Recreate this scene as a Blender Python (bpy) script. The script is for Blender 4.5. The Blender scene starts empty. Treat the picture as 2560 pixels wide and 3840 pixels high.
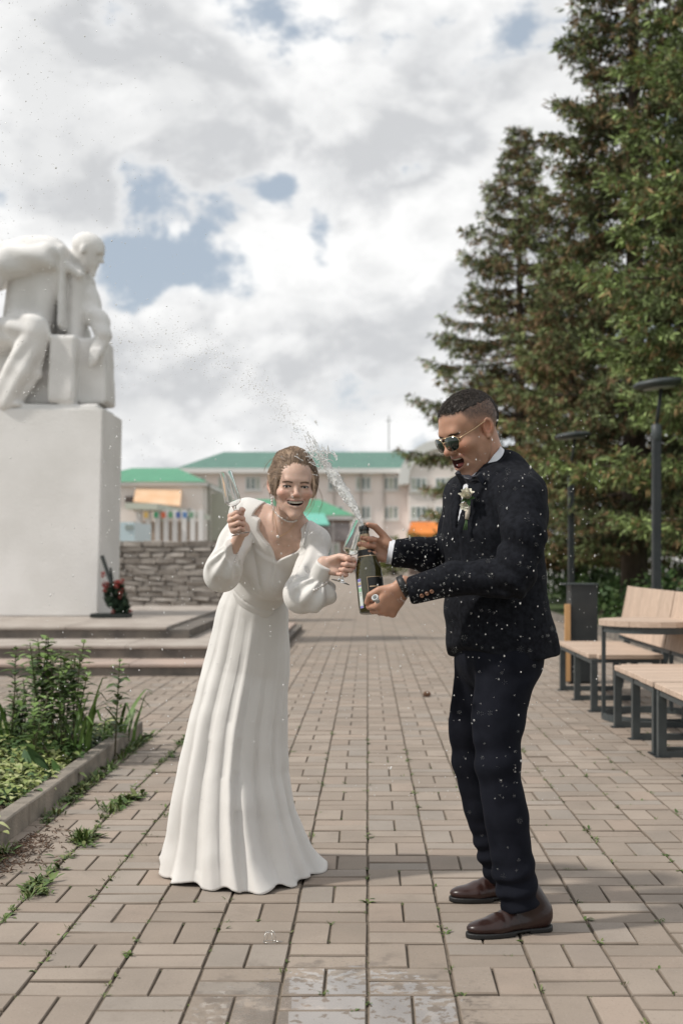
import bpy, bmesh, math, random
import numpy as np
from mathutils import Vector, Matrix, Euler
random.seed(7); np.random.seed(7)
R = math.radians
SC = bpy.context.scene
COL = SC.collection

# ---------------------------------------------------------------- camera
CAM_H = 1.2                     # metres above the paving
FPX = 4900.0                    # focal length in photograph pixels (2560 x 3840)
VPX, VPY = 1378.0, 2095.0       # where the paving joints vanish
def at(px, py, Y):
    """world point at depth Y that the photograph shows at px,py"""
    return Vector(((px-VPX)*Y/FPX, Y, CAM_H-(py-VPY)*Y/FPX))
cam = bpy.data.cameras.new('camera'); camo = bpy.data.objects.new('camera', cam); COL.objects.link(camo)
camo.location = (0, 0, CAM_H); camo.rotation_euler = (R(90), 0, 0)
cam.sensor_fit = 'VERTICAL'; cam.sensor_height = 36.0; cam.sensor_width = 24.0
cam.lens = FPX/3840*36
cam.shift_x = -(VPX-1280)/3840; cam.shift_y = (VPY-1920)/3840
cam.clip_start = 0.05; cam.clip_end = 2000
cam.dof.use_dof = True; cam.dof.focus_distance = 4.5; cam.dof.aperture_fstop = 3.2
SC.camera = camo

# ---------------------------------------------------------------- sky, sun, exposure
SUN_EL, SUN_AZ = R(47), R(15)   # light travels towards +X and a little +Y
SUN_TO = Vector((-math.cos(SUN_EL)*math.cos(SUN_AZ), -math.cos(SUN_EL)*math.sin(SUN_AZ), math.sin(SUN_EL)))
sl = bpy.data.lights.new('sun', 'SUN'); sl.energy = 2.7; sl.angle = R(3.0); sl.color = (1.0, 0.95, 0.88)
so = bpy.data.objects.new('sun', sl); COL.objects.link(so)
so.rotation_euler = (-SUN_TO).to_track_quat('-Z', 'Y').to_euler(); so.location = (-8, -3, 12)
SC.view_settings.view_transform = 'Standard'; SC.view_settings.look = 'None'
SC.view_settings.exposure = 0.25; SC.view_settings.gamma = 1.0; SC.view_settings.use_curve_mapping = False

world = bpy.data.worlds.new('World'); SC.world = world; world.use_nodes = True
def build_world():
    nt = world.node_tree; N = nt.nodes; L = nt.links
    for n in list(N): N.remove(n)
    def nd(t, **kw):
        n = N.new(t)
        for k, v in kw.items(): setattr(n, k, v)
        return n
    def setin(n, i, v):
        if hasattr(v, 'is_output') or isinstance(v, bpy.types.NodeSocket): L.new(v, n.inputs[i])
        else: n.inputs[i].default_value = v
    def M(op, a, b=0.0, c=None, clamp=False):
        n = nd('ShaderNodeMath', operation=op); n.use_clamp = clamp
        setin(n, 0, a); setin(n, 1, b)
        if c is not None: setin(n, 2, c)
        return n.outputs[0]
    def V(op, a, b=(0, 0, 0)):
        n = nd('ShaderNodeVectorMath', operation=op); setin(n, 0, a); setin(n, 1, b)
        return n
    def ramp(x, a, b, lo=0.0, hi=1.0):
        n = nd('ShaderNodeMapRange', interpolation_type='SMOOTHSTEP')
        setin(n, 0, x); setin(n, 1, a); setin(n, 2, b); setin(n, 3, lo); setin(n, 4, hi)
        return n.outputs[0]
    def mix(f, a, b):
        n = nd('ShaderNodeMix', data_type='RGBA'); setin(n, 0, f); setin(n, 6, a); setin(n, 7, b)
        return n.outputs[2]
    tc = nd('ShaderNodeTexCoord'); d = tc.outputs['Generated']
    sky = nd('ShaderNodeTexSky', sky_type='NISHITA'); sky.sun_disc = False
    sky.sun_elevation = SUN_EL
    sky.sun_rotation = math.atan2(SUN_TO.x, SUN_TO.y)
    sky.air_density = 1.0; sky.dust_density = 2.2; sky.ozone_density = 1.2
    # cloud field: fractal noise over the direction of view, flattened vertically
    def field(off, detail=9.0):
        p = V('MULTIPLY', V('ADD', d, off).outputs[0], (1.0, 1.0, 1.55)).outputs[0]
        n1 = nd('ShaderNodeTexNoise'); n1.inputs['Scale'].default_value = 9.5; n1.inputs['Detail'].default_value = detail
        n1.inputs['Roughness'].default_value = 0.52; n1.inputs['Distortion'].default_value = 0.25
        L.new(V('ADD', p, (3.1, 1.7, 0.4)).outputs[0], n1.inputs['Vector'])
        return n1.outputs['Fac']
    f0 = field((0, 0, 0)); f1 = field((-0.028, 0.0, 0.036), 5.0)
    def dirpx(px, py):
        v = Vector((px-VPX, FPX, VPY-py)).normalized(); return v
    # blue openings and thick parts: (px, py, half width, half height, slope, weight)
    blobs = [(680, 985, 250, 95, 0.12, .36), (470, 1120, 105, 150, 0.3, .30), (1205, 925, 55, 120, 0.1, .34),
             (1045, 695, 80, 65, -.1, .32), (455, 605, 75, 55, 0, .20), (1160, 200, 270, 120, .45, .15), (1950, 60, 480, 130, -.1, .14),
             (860, 1060, 150, 60, 0, .08), (1320, 500, 60, 60, 0, .10), (1290, 1370, 60, 60, 0, .1), (1300, 1610, 300, 45, 0, .10),
             (1450, 800, 330, 330, 0, -.16), (330, 300, 520, 300, 0, -.16), (1650, 420, 320, 260, 0, -.14), (250, 800, 180, 160, 0, -.12),
             (800, 1230, 380, 110, 0, -.13), (900, 1560, 520, 150, 0, -.07), (620, 700, 120, 60, 0, -.05), (1000, 850, 70, 160, 0, -.12),
             (1400, 1300, 150, 130, 0, -.10), (850, 380, 320, 160, .1, -.12)]
    acc = None
    for (px, py, w, h, sl_, wt) in blobs:
        c = dirpx(px, py)
        q = V('SUBTRACT', d, c).outputs[0]
        sp = nd('ShaderNodeSeparateXYZ'); L.new(q, sp.inputs[0])
        zz = M('ADD', sp.outputs[2], M('MULTIPLY', sp.outputs[0], sl_))
        a = M('MULTIPLY', sp.outputs[0], FPX/w); b = M('MULTIPLY', zz, FPX/h); c2 = M('MULTIPLY', sp.outputs[1], 6.0)
        r2 = M('ADD', M('ADD', M('MULTIPLY', a, a), M('MULTIPLY', b, b)), M('MULTIPLY', c2, c2))
        g = M('MULTIPLY', M('EXPONENT', M('MULTIPLY', r2, -0.8)), wt)
        acc = g if acc is None else M('ADD', acc, g)
    fine = nd('ShaderNodeTexNoise'); fine.inputs['Scale'].default_value = 30; fine.inputs['Detail'].default_value = 6; fine.inputs['Roughness'].default_value = .6
    L.new(V('MULTIPLY', d, (1, 1, 1.3)).outputs[0], fine.inputs['Vector'])
    sharp = M('ADD', M('MULTIPLY', M('SUBTRACT', f0, .5), 1.75), M('MULTIPLY', M('SUBTRACT', fine.outputs['Fac'], .5), .55))
    dens = M('SUBTRACT', M('ADD', sharp, .5), acc)
    cover = ramp(dens, 0.26, 0.47)
    lit = M('SUBTRACT', f0, f1)
    shade = ramp(M('ADD', lit, M('MULTIPLY', M('SUBTRACT', fine.outputs['Fac'], .5), .16)), -0.115, 0.10)
    big = nd('ShaderNodeTexNoise'); big.inputs['Scale'].default_value = 4.2; big.inputs['Detail'].default_value = 4
    L.new(V('ADD', V('MULTIPLY', d, (1, 1, 1.9)).outputs[0], (7.3, .2, 1.1)).outputs[0], big.inputs['Vector'])
    thick = ramp(M('ADD', dens, M('MULTIPLY', M('SUBTRACT', big.outputs['Fac'], .5), .9)), 0.50, 0.95)
    ccol = mix(shade, (5.45, 5.55, 5.7, 1), (8.7, 8.7, 8.65, 1))
    ccol = mix(M('MULTIPLY', thick, .5), ccol, (5.2, 5.3, 5.4, 1))
    rim = M('MULTIPLY', ramp(dens, .40, .62, 1., 0.), .55)
    ccol = mix(rim, ccol, (8.3, 8.35, 8.35, 1))
    sepd = nd('ShaderNodeSeparateXYZ'); L.new(d, sepd.inputs[0])
    # thin veil over the blue, stronger towards the horizon
    blue = mix(.72, sky.outputs[0], (3.8, 4.45, 5.2, 1))
    veil = ramp(sepd.outputs[2], 0.0, 0.22, 0.62, 0.12)
    blue = mix(veil, blue, (6.6, 6.9, 7.1, 1))
    col = mix(cover, blue, ccol)
    low = ramp(sepd.outputs[2], 0.0, 0.07, 0.35, 0.0)
    col = mix(low, col, (6.8, 7.0, 7.1, 1))
    bg = nd('ShaderNodeBackground'); bg.inputs['Strength'].default_value = 0.1
    L.new(col, bg.inputs['Color'])
    out = nd('ShaderNodeOutputWorld'); L.new(bg.outputs[0], out.inputs['Surface'])
build_world()

# ---------------------------------------------------------------- helpers: objects and tags
def tag(o, label=None, cat=None, group=None, kind=None):
    if label: o['label'] = label
    if cat: o['category'] = cat
    if group: o['group'] = group
    if kind: o['kind'] = kind
    return o
def empty(name, loc=(0, 0, 0), rz=0.0):
    o = bpy.data.objects.new(name, None); COL.objects.link(o); o.location = loc; o.rotation_euler = (0, 0, rz)
    o.empty_display_size = 0.1
    return o
def link(name, me, mat=None, parent=None, world=True):
    o = bpy.data.objects.new(name, me); COL.objects.link(o)
    if mat is not None:
        if not me.materials: me.materials.append(mat)
    if parent is not None:
        o.parent = parent
        if world: o.matrix_parent_inverse = chain(parent).inverted()
    return o
def chain(o):
    m = o.matrix_parent_inverse @ o.matrix_basis if o.parent else o.matrix_basis.copy()
    return chain(o.parent) @ m if o.parent else m
def copy_tree(o, parent=None):
    c = o.copy(); COL.objects.link(c)
    if parent is not None: c.parent = parent
    for ch in [x for x in bpy.data.objects if x.parent == o]: copy_tree(ch, c)
    return c
def pydata(name, verts, faces, smooth=False):
    me = bpy.data.meshes.new(name)
    verts = np.asarray(verts, dtype=np.float32).reshape(-1, 3)
    if isinstance(faces, np.ndarray):
        k = faces.shape[1]; nf = len(faces)
        me.vertices.add(len(verts)); me.vertices.foreach_set('co', verts.ravel())
        me.loops.add(nf*k); me.loops.foreach_set('vertex_index', faces.astype(np.int32).ravel())
        me.polygons.add(nf)
        me.polygons.foreach_set('loop_start', np.arange(0, nf*k, k, dtype=np.int32))
        me.polygons.foreach_set('loop_total', np.full(nf, k, dtype=np.int32))
        me.update(calc_edges=True)
    else:
        me.from_pydata([tuple(map(float, v)) for v in verts], [], faces)
    if smooth: me.polygons.foreach_set('use_smooth', np.ones(len(me.polygons), dtype=bool))
    me.update()
    return me
def vcol(me, cols, name='col'):
    a = me.color_attributes.new(name, 'FLOAT_COLOR', 'POINT')
    c = np.ones((len(me.vertices), 4), dtype=np.float32); c[:, :3] = np.asarray(cols, dtype=np.float32).reshape(-1, 3)
    a.data.foreach_set('color', c.ravel())

class MB:
    """collects simple shapes into one mesh"""
    def __init__(s): s.v = []; s.f = []; s.c = []; s.col = (1, 1, 1)
    def add(s, vs, fs):
        n = len(s.v); s.v += [tuple(map(float, v)) for v in vs]; s.f += [tuple(i+n for i in f) for f in fs]
        s.c += [s.col]*len(vs); return s
    def box(s, c, d, rot=None, bev=0.0):
        hx, hy, hz = d[0]/2, d[1]/2, d[2]/2
        if bev <= 0:
            vs = [Vector((x, y, z)) for z in (-hz, hz) for y in (-hy, hy) for x in (-hx, hx)]
            fs = [(0, 2, 3, 1), (4, 5, 7, 6), (0, 1, 5, 4), (2, 6, 7, 3), (0, 4, 6, 2), (1, 3, 7, 5)]
        else:
            bm = bmesh.new(); bmesh.ops.create_cube(bm, size=1)
            for v in bm.verts: v.co = Vector((v.co.x*d[0], v.co.y*d[1], v.co.z*d[2]))
            bmesh.ops.bevel(bm, geom=list(bm.edges), offset=min(bev, min(d)*.45), segments=1, affect='EDGES', profile=.5)
            bm.verts.index_update(); vs = [v.co.copy() for v in bm.verts]; fs = [tuple(v.index for v in f.verts) for f in bm.faces]; bm.free()
        if rot is not None: vs = [rot @ v for v in vs]
        return s.add([v+Vector(c) for v in vs], fs)
    def bar(s, a, b, w, h, up=(0, 0, 1), bev=0.0):
        a = Vector(a); b = Vector(b); y = (b-a); L_ = y.length; y.normalize(); x = y.cross(Vector(up))
        if x.length < 1e-5: x = y.cross(Vector((1, 0, 0)))
        x.normalize(); z = x.cross(y); rot = Matrix((x, y, z)).transposed()
        return s.box((a+b)/2, (w, L_, h), rot, bev)
    def tube(s, pts, r, n=8, cap=True):
        pts = [Vector(p) for p in pts]; k = len(pts); rs = r if isinstance(r, (list, tuple)) else [r]*k
        vs = []; fs = []; x = None
        for i, p in enumerate(pts):
            t = (pts[min(i+1, k-1)]-pts[max(i-1, 0)])
            if t.length < 1e-9: t = Vector((0, 0, 1))
            t.normalize()
            if x is None:
                x = t.cross(Vector((0, 0, 1)) if abs(t.z) < .9 else Vector((1, 0, 0)))
            else: x = x-t*x.dot(t)
            x.normalize(); y = t.cross(x)
            for j in range(n):
                a = 2*math.pi*j/n; vs.append(p+(x*math.cos(a)+y*math.sin(a))*rs[i])
        for i in range(k-1):
            for j in range(n):
                fs.append((i*n+j, i*n+(j+1) % n, (i+1)*n+(j+1) % n, (i+1)*n+j))
        if cap: fs.append(tuple(range(n-1, -1, -1))); fs.append(tuple((k-1)*n+j for j in range(n)))
        return s.add(vs, fs)
    def lathe(s, prof, n=24, M=None, cap=True):
        vs = []; fs = []; k = len(prof)
        for (r, z) in prof:
            for j in range(n):
                a = 2*math.pi*j/n; vs.append(Vector((r*math.cos(a), r*math.sin(a), z)))
        for i in range(k-1):
            for j in range(n):
                fs.append((i*n+j, i*n+(j+1) % n, (i+1)*n+(j+1) % n, (i+1)*n+j))
        if cap:
            if prof[0][0] > 1e-6: fs.append(tuple(range(n-1, -1, -1)))
            if prof[-1][0] > 1e-6: fs.append(tuple((k-1)*n+j for j in range(n)))
        if M is not None: vs = [M @ v for v in vs]
        return s.add(vs, fs)
    def prism(s, poly, z0, z1, M=None):
        n = len(poly); vs = [Vector((p[0], p[1], z0)) for p in poly]+[Vector((p[0], p[1], z1)) for p in poly]
        fs = [tuple(range(n-1, -1, -1)), tuple(range(n, 2*n))]+[(i, (i+1) % n, n+(i+1) % n, n+i) for i in range(n)]
        if M is not None: vs = [M @ v for v in vs]
        return s.add(vs, fs)
    def mesh(s, name, smooth=False, col=False):
        me = bpy.data.meshes.new(name); me.from_pydata(s.v, [], s.f)
        if smooth: me.polygons.foreach_set('use_smooth', np.ones(len(me.polygons), dtype=bool))
        me.update()
        if col: vcol(me, s.c)
        return me
    def build(s, name, mat, parent=None, smooth=False, col=False):
        return link(name, s.mesh(name, smooth, col), mat, parent)
def autosmooth(o, ang=40):
    me = o.data
    me.polygons.foreach_set('use_smooth', np.ones(len(me.polygons), dtype=bool))
    me.set_sharp_from_angle(angle=R(ang)); return o

# ---------------------------------------------------------------- helpers: materials
MATS = {}
def mat(name, c1, c2=None, rough=.7, scale=8.0, detail=5.0, bump=0.0, bscale=None, spec=.5, metal=0.0, vc=False,
        obj=True, rnd=0.0, lo=.35, hi=.65, sheen=0.0, sss=0.0, trans=0.0, ior=1.45, coat=0.0, stretch=(1, 1, 1), bdist=.01, emis=None):
    if name in MATS: return MATS[name]
    m = bpy.data.materials.new(name); m.use_nodes = True; nt = m.node_tree; N = nt.nodes; L = nt.links
    b = N['Principled BSDF']
    tc = N.new('ShaderNodeTexCoord'); mp = N.new('ShaderNodeMapping'); mp.inputs['Scale'].default_value = stretch
    L.new(tc.outputs['Object'], mp.inputs['Vector'])
    c1 = tuple(c1)+(1,); c2 = tuple(c2)+(1,) if c2 else None
    sock = None
    if c2:
        n = N.new('ShaderNodeTexNoise'); n.inputs['Scale'].default_value = scale; n.inputs['Detail'].default_value = detail
        L.new(mp.outputs[0], n.inputs['Vector'])
        mr = N.new('ShaderNodeMapRange'); mr.inputs[1].default_value = lo; mr.inputs[2].default_value = hi; L.new(n.outputs['Fac'], mr.inputs[0])
        mx = N.new('ShaderNodeMix'); mx.data_type = 'RGBA'; mx.inputs[6].default_value = c1; mx.inputs[7].default_value = c2
        L.new(mr.outputs[0], mx.inputs[0]); sock = mx.outputs[2]
    if vc:
        at_ = N.new('ShaderNodeVertexColor'); at_.layer_name = 'col'
        if sock is None: sock = at_.outputs['Color']
        else:
            mx = N.new('ShaderNodeMix'); mx.data_type = 'RGBA'; mx.blend_type = 'MULTIPLY'; mx.inputs[0].default_value = 1
            L.new(at_.outputs['Color'], mx.inputs[6]); L.new(sock, mx.inputs[7]); sock = mx.outputs[2]
    if rnd > 0:
        oi = N.new('ShaderNodeObjectInfo'); ge = N.new('ShaderNodeNewGeometry')
        ad = N.new('ShaderNodeMath'); ad.operation = 'ADD'; L.new(oi.outputs['Random'], ad.inputs[0]); L.new(ge.outputs['Random Per Island'], ad.inputs[1])
        fr = N.new('ShaderNodeMath'); fr.operation = 'FRACT'; L.new(ad.outputs[0], fr.inputs[0])
        mr = N.new('ShaderNodeMapRange'); mr.inputs[3].default_value = 1-rnd; mr.inputs[4].default_value = 1+rnd; L.new(fr.outputs[0], mr.inputs[0])
        mx = N.new('ShaderNodeMix'); mx.data_type = 'RGBA'; mx.blend_type = 'MULTIPLY'; mx.inputs[0].default_value = 1
        if sock is None: mx.inputs[6].default_value = c1
        else: L.new(sock, mx.inputs[6])
        L.new(mr.outputs[0], mx.inputs[7]); sock = mx.outputs[2]
    if sock is None: b.inputs['Base Color'].default_value = c1
    else: L.new(sock, b.inputs['Base Color'])
    b.inputs['Roughness'].default_value = rough; b.inputs['Metallic'].default_value = metal
    b.inputs['Specular IOR Level'].default_value = spec; b.inputs['IOR'].default_value = ior
    if sheen: b.inputs['Sheen Weight'].default_value = sheen; b.inputs['Sheen Roughness'].default_value = .5
    if sss:
        b.inputs['Subsurface Weight'].default_value = sss; b.inputs['Subsurface Radius'].default_value = (.012, .004, .002); b.inputs['Subsurface Scale'].default_value = 1.0
    if trans: b.inputs['Transmission Weight'].default_value = trans
    if coat: b.inputs['Coat Weight'].default_value = coat
    if emis: b.inputs['Emission Color'].default_value = tuple(emis[:3])+(1,); b.inputs['Emission Strength'].default_value = emis[3]
    if bump:
        n = N.new('ShaderNodeTexNoise'); n.inputs['Scale'].default_value = bscale or scale*4; n.inputs['Detail'].default_value = 6
        L.new(mp.outputs[0], n.inputs['Vector'])
        bp = N.new('ShaderNodeBump'); bp.inputs['Strength'].default_value = bump; bp.inputs['Distance'].default_value = bdist
        L.new(n.outputs['Fac'], bp.inputs['Height']); L.new(bp.outputs[0], b.inputs['Normal'])
    MATS[name] = m
    return m

# ---------------------------------------------------------------- helpers: implicit surfaces
F32 = np.float32
def v3(a): return np.asarray(a, dtype=F32)
def s_ell(p, c, r, Rm=None):
    q = p-v3(c)
    if Rm is not None: q = q @ v3(Rm)          # columns of Rm are the ellipsoid axes
    r = v3(r); k0 = np.sqrt(((q/r)**2).sum(-1)); k1 = np.sqrt(((q/(r*r))**2).sum(-1))
    return k0*(k0-1)/np.maximum(k1, 1e-9)
def s_cap(p, a, b, r1, r2=None):
    r2 = r1 if r2 is None else r2
    a = v3(a); b = v3(b); ab = b-a; t = np.clip(((p-a)@ab)/max(float(ab@ab), 1e-12), 0, 1)
    d = np.sqrt((((p-a)-t[:, None]*ab)**2).sum(-1)); return d-(r1+(r2-r1)*t)
def s_chain(p, pts, rs, k=0.0):
    d = None
    for i in range(len(pts)-1):
        e = s_cap(p, pts[i], pts[i+1], rs[i], rs[i+1]); d = e if d is None else (smin(d, e, k) if k else np.minimum(d, e))
    return d
def s_ecap(p, a, b, ra, rb, side):
    """tapered tube of elliptical section: ra, rb = (half width along side, half width across)"""
    a = v3(a); b = v3(b); ab = b-a; L_ = np.sqrt((ab**2).sum()); z = ab/L_; s = v3(side); s = s-z*(s@z); s = s/np.sqrt((s**2).sum()); u = np.cross(z, s)
    q = p-a; h = q@z; t = np.clip(h/L_, 0, 1); x = q@s; y = q@u
    rx = ra[0]+(rb[0]-ra[0])*t; ry = ra[1]+(rb[1]-ra[1])*t
    e = np.maximum(np.abs(h-L_/2)-L_/2, 0); m = np.minimum(rx, ry)
    k0 = np.sqrt((x/rx)**2+(y/ry)**2+(e/m)**2); k1 = np.sqrt((x/rx**2)**2+(y/ry**2)**2+(e/m**2)**2)
    return k0*(k0-1)/np.maximum(k1, 1e-9)
def s_box(p, c, h, Rm=None, r=0.0):
    q = p-v3(c)
    if Rm is not None: q = q @ v3(Rm)
    q = np.abs(q)-(v3(h)-r); return np.sqrt((np.maximum(q, 0)**2).sum(-1))+np.minimum(q.max(-1), 0)-r
def s_plane(p, c, n):
    n = v3(n); n = n/np.sqrt((n**2).sum()); return (p-v3(c))@n
def smin(a, b, k):
    h = np.maximum(k-np.abs(a-b), 0)/k; return np.minimum(a, b)-h*h*k*.25
def smax(a, b, k): return -smin(-a, -b, k)
def sst(x, a, b):
    t = np.clip((x-a)/(b-a), 0, 1); return t*t*(3-2*t)
_rg = np.random.RandomState(3)
_NT = _rg.rand(64, 64, 64).astype(F32)
def vnoise(p, sc, off=0.0):
    q = p*F32(sc)+F32(off); i = np.floor(q).astype(np.int64); f = (q-i).astype(F32); f = f*f*(3-2*f)
    i0 = i & 63; i1 = (i+1) & 63; o = 0
    for dx in (0, 1):
        for dy in (0, 1):
            for dz in (0, 1):
                w = (f[:, 0] if dx else 1-f[:, 0])*(f[:, 1] if dy else 1-f[:, 1])*(f[:, 2] if dz else 1-f[:, 2])
                o = o+w*_NT[(i1 if dx else i0)[:, 0], (i1 if dy else i0)[:, 1], (i1 if dz else i0)[:, 2]]
    return o*2-1
def rotm(x=0, y=0, z=0): return np.array(Euler((R(x), R(y), R(z)), 'XYZ').to_matrix(), dtype=F32)
def polygonise(fn, lo, hi, h, smooth_it=1):
    """surface nets over a block-sparse grid; returns vertices and quads"""
    lo = v3(lo); hi = v3(hi); B = 6
    n = np.maximum(np.ceil((hi-lo)/(h*B)).astype(int), 1)
    nb = n+1
    g = np.stack(np.meshgrid(*[np.arange(k) for k in n], indexing='ij'), -1).reshape(-1, 3)
    cen = lo+(g+.5).astype(F32)*F32(h*B)
    d = np.concatenate([fn(cen[i:i+200000]) for i in range(0, len(cen), 200000)])
    act = g[np.abs(d) < h*B*1.9]
    shape = n*B+1
    F = np.full(shape, 1.0, dtype=F32)
    sg = np.where(d < 0, -1.0, 1.0).astype(F32).reshape(n)
    F[:-1, :-1, :-1] = np.repeat(np.repeat(np.repeat(sg, B, 0), B, 1), B, 2)
    loc = np.stack(np.meshgrid(*[np.arange(B+1)]*3, indexing='ij'), -1).reshape(-1, 3)
    idx = (act[:, None, :]*B+loc[None]).reshape(-1, 3)
    key = (idx[:, 0]*shape[1]+idx[:, 1])*shape[2]+idx[:, 2]; key = np.unique(key)
    ii = np.stack([key//(shape[1]*shape[2]), (key//shape[2]) % shape[1], key % shape[2]], -1)
    P = lo+ii.astype(F32)*F32(h)
    val = np.concatenate([fn(P[i:i+250000]) for i in range(0, len(P), 250000)])
    F.reshape(-1)[key] = val.astype(F32)
    ins = F < 0
    cells = None; s = 0
    for dx in (0, 1):
        for dy in (0, 1):
            for dz in (0, 1):
                s = s+ins[dx:shape[0]-1+dx, dy:shape[1]-1+dy, dz:shape[2]-1+dz].astype(np.int8)
    cid = np.argwhere((s > 0) & (s < 8))
    vid = np.full(np.array(shape)-1, -1, dtype=np.int32); vid[tuple(cid.T)] = np.arange(len(cid))
    cs = [(a, b, c) for a in (0, 1) for b in (0, 1) for c in (0, 1)]
    acc = np.zeros((len(cid), 3), F32); cnt = np.zeros(len(cid), F32)
    Fv = {c: F[cid[:, 0]+c[0], cid[:, 1]+c[1], cid[:, 2]+c[2]] for c in cs}
    for a in cs:
        for ax in range(3):
            if a[ax] == 0:
                b = list(a); b[ax] = 1; b = tuple(b); fa = Fv[a]; fb = Fv[b]
                m = (fa < 0) != (fb < 0); t = np.where(m, fa/np.where(np.abs(fa-fb) < 1e-12, 1e-12, fa-fb), 0); t = np.clip(t, 0, 1)
                pt = np.tile(v3(a), (len(cid), 1)); pt[:, ax] += t
                acc += pt*m[:, None]; cnt += m
    V = lo+(cid+acc/np.maximum(cnt, 1)[:, None]).astype(F32)*F32(h)
    quads = []
    for ax in range(3):
        b, c = (ax+1) % 3, (ax+2) % 3
        sl0 = [slice(None)]*3; sl1 = [slice(None)]*3; sl0[ax] = slice(0, -1); sl1[ax] = slice(1, None)
        e = np.argwhere(ins[tuple(sl0)] != ins[tuple(sl1)])
        e = e[(e[:, b] > 0) & (e[:, c] > 0) & (e[:, b] < shape[b]-1) & (e[:, c] < shape[c]-1)]
        if not len(e): continue
        def gv(db, dc):
            q = e.copy(); q[:, b] -= db; q[:, c] -= dc; return vid[tuple(q.T)]
        q = np.stack([gv(1, 1), gv(0, 1), gv(0, 0), gv(1, 0)], -1)
        flip = ~ins[tuple(e.T)]; q[flip] = q[flip][:, ::-1]
        quads.append(q[(q >= 0).all(-1)])
    Q = np.concatenate(quads)
    for _ in range(smooth_it):
        S = np.zeros_like(V); C = np.zeros(len(V), F32)
        for k in range(4):
            np.add.at(S, Q[:, k], V[Q[:, (k+1) % 4]]); np.add.at(S, Q[:, (k+1) % 4], V[Q[:, k]])
            np.add.at(C, Q[:, k], 1); np.add.at(C, Q[:, (k+1) % 4], 1)
        V = V*.5+.5*S/np.maximum(C, 1)[:, None]
    return V, Q
def sdf_mesh(name, fn, lo, hi, h, smooth_it=1, colf=None):
    V, Q = polygonise(fn, lo, hi, h, smooth_it)
    me = pydata(name, V, Q, True)
    if colf is not None: vcol(me, colf(V))
    return me
def joinmesh(name, parts):
    """join (V, Q[, colours]) pieces into one mesh"""
    vs = []; fs = []; cs = []; n = 0
    for pt in parts:
        vs.append(pt[0]); fs.append(pt[1]+n); n += len(pt[0])
        cs.append(pt[2] if len(pt) > 2 else np.ones((len(pt[0]), 3)))
    me = pydata(name, np.concatenate(vs), np.concatenate(fs), True); vcol(me, np.concatenate(cs)); return me
def spline(pts, n):
    """Catmull-Rom through pts"""
    P = [np.array(p, float) for p in pts]; P = [2*P[0]-P[1]]+P+[2*P[-1]-P[-2]]; out = []
    m = len(P)-3
    for i in range(n):
        t = i/(n-1)*m; k = min(int(t), m-1); u = t-k; a, b, c, d = P[k:k+4]
        out.append(.5*((2*b)+(-a+c)*u+(2*a-5*b+4*c-d)*u*u+(-a+3*b-3*c+d)*u**3))
    return out

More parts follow.
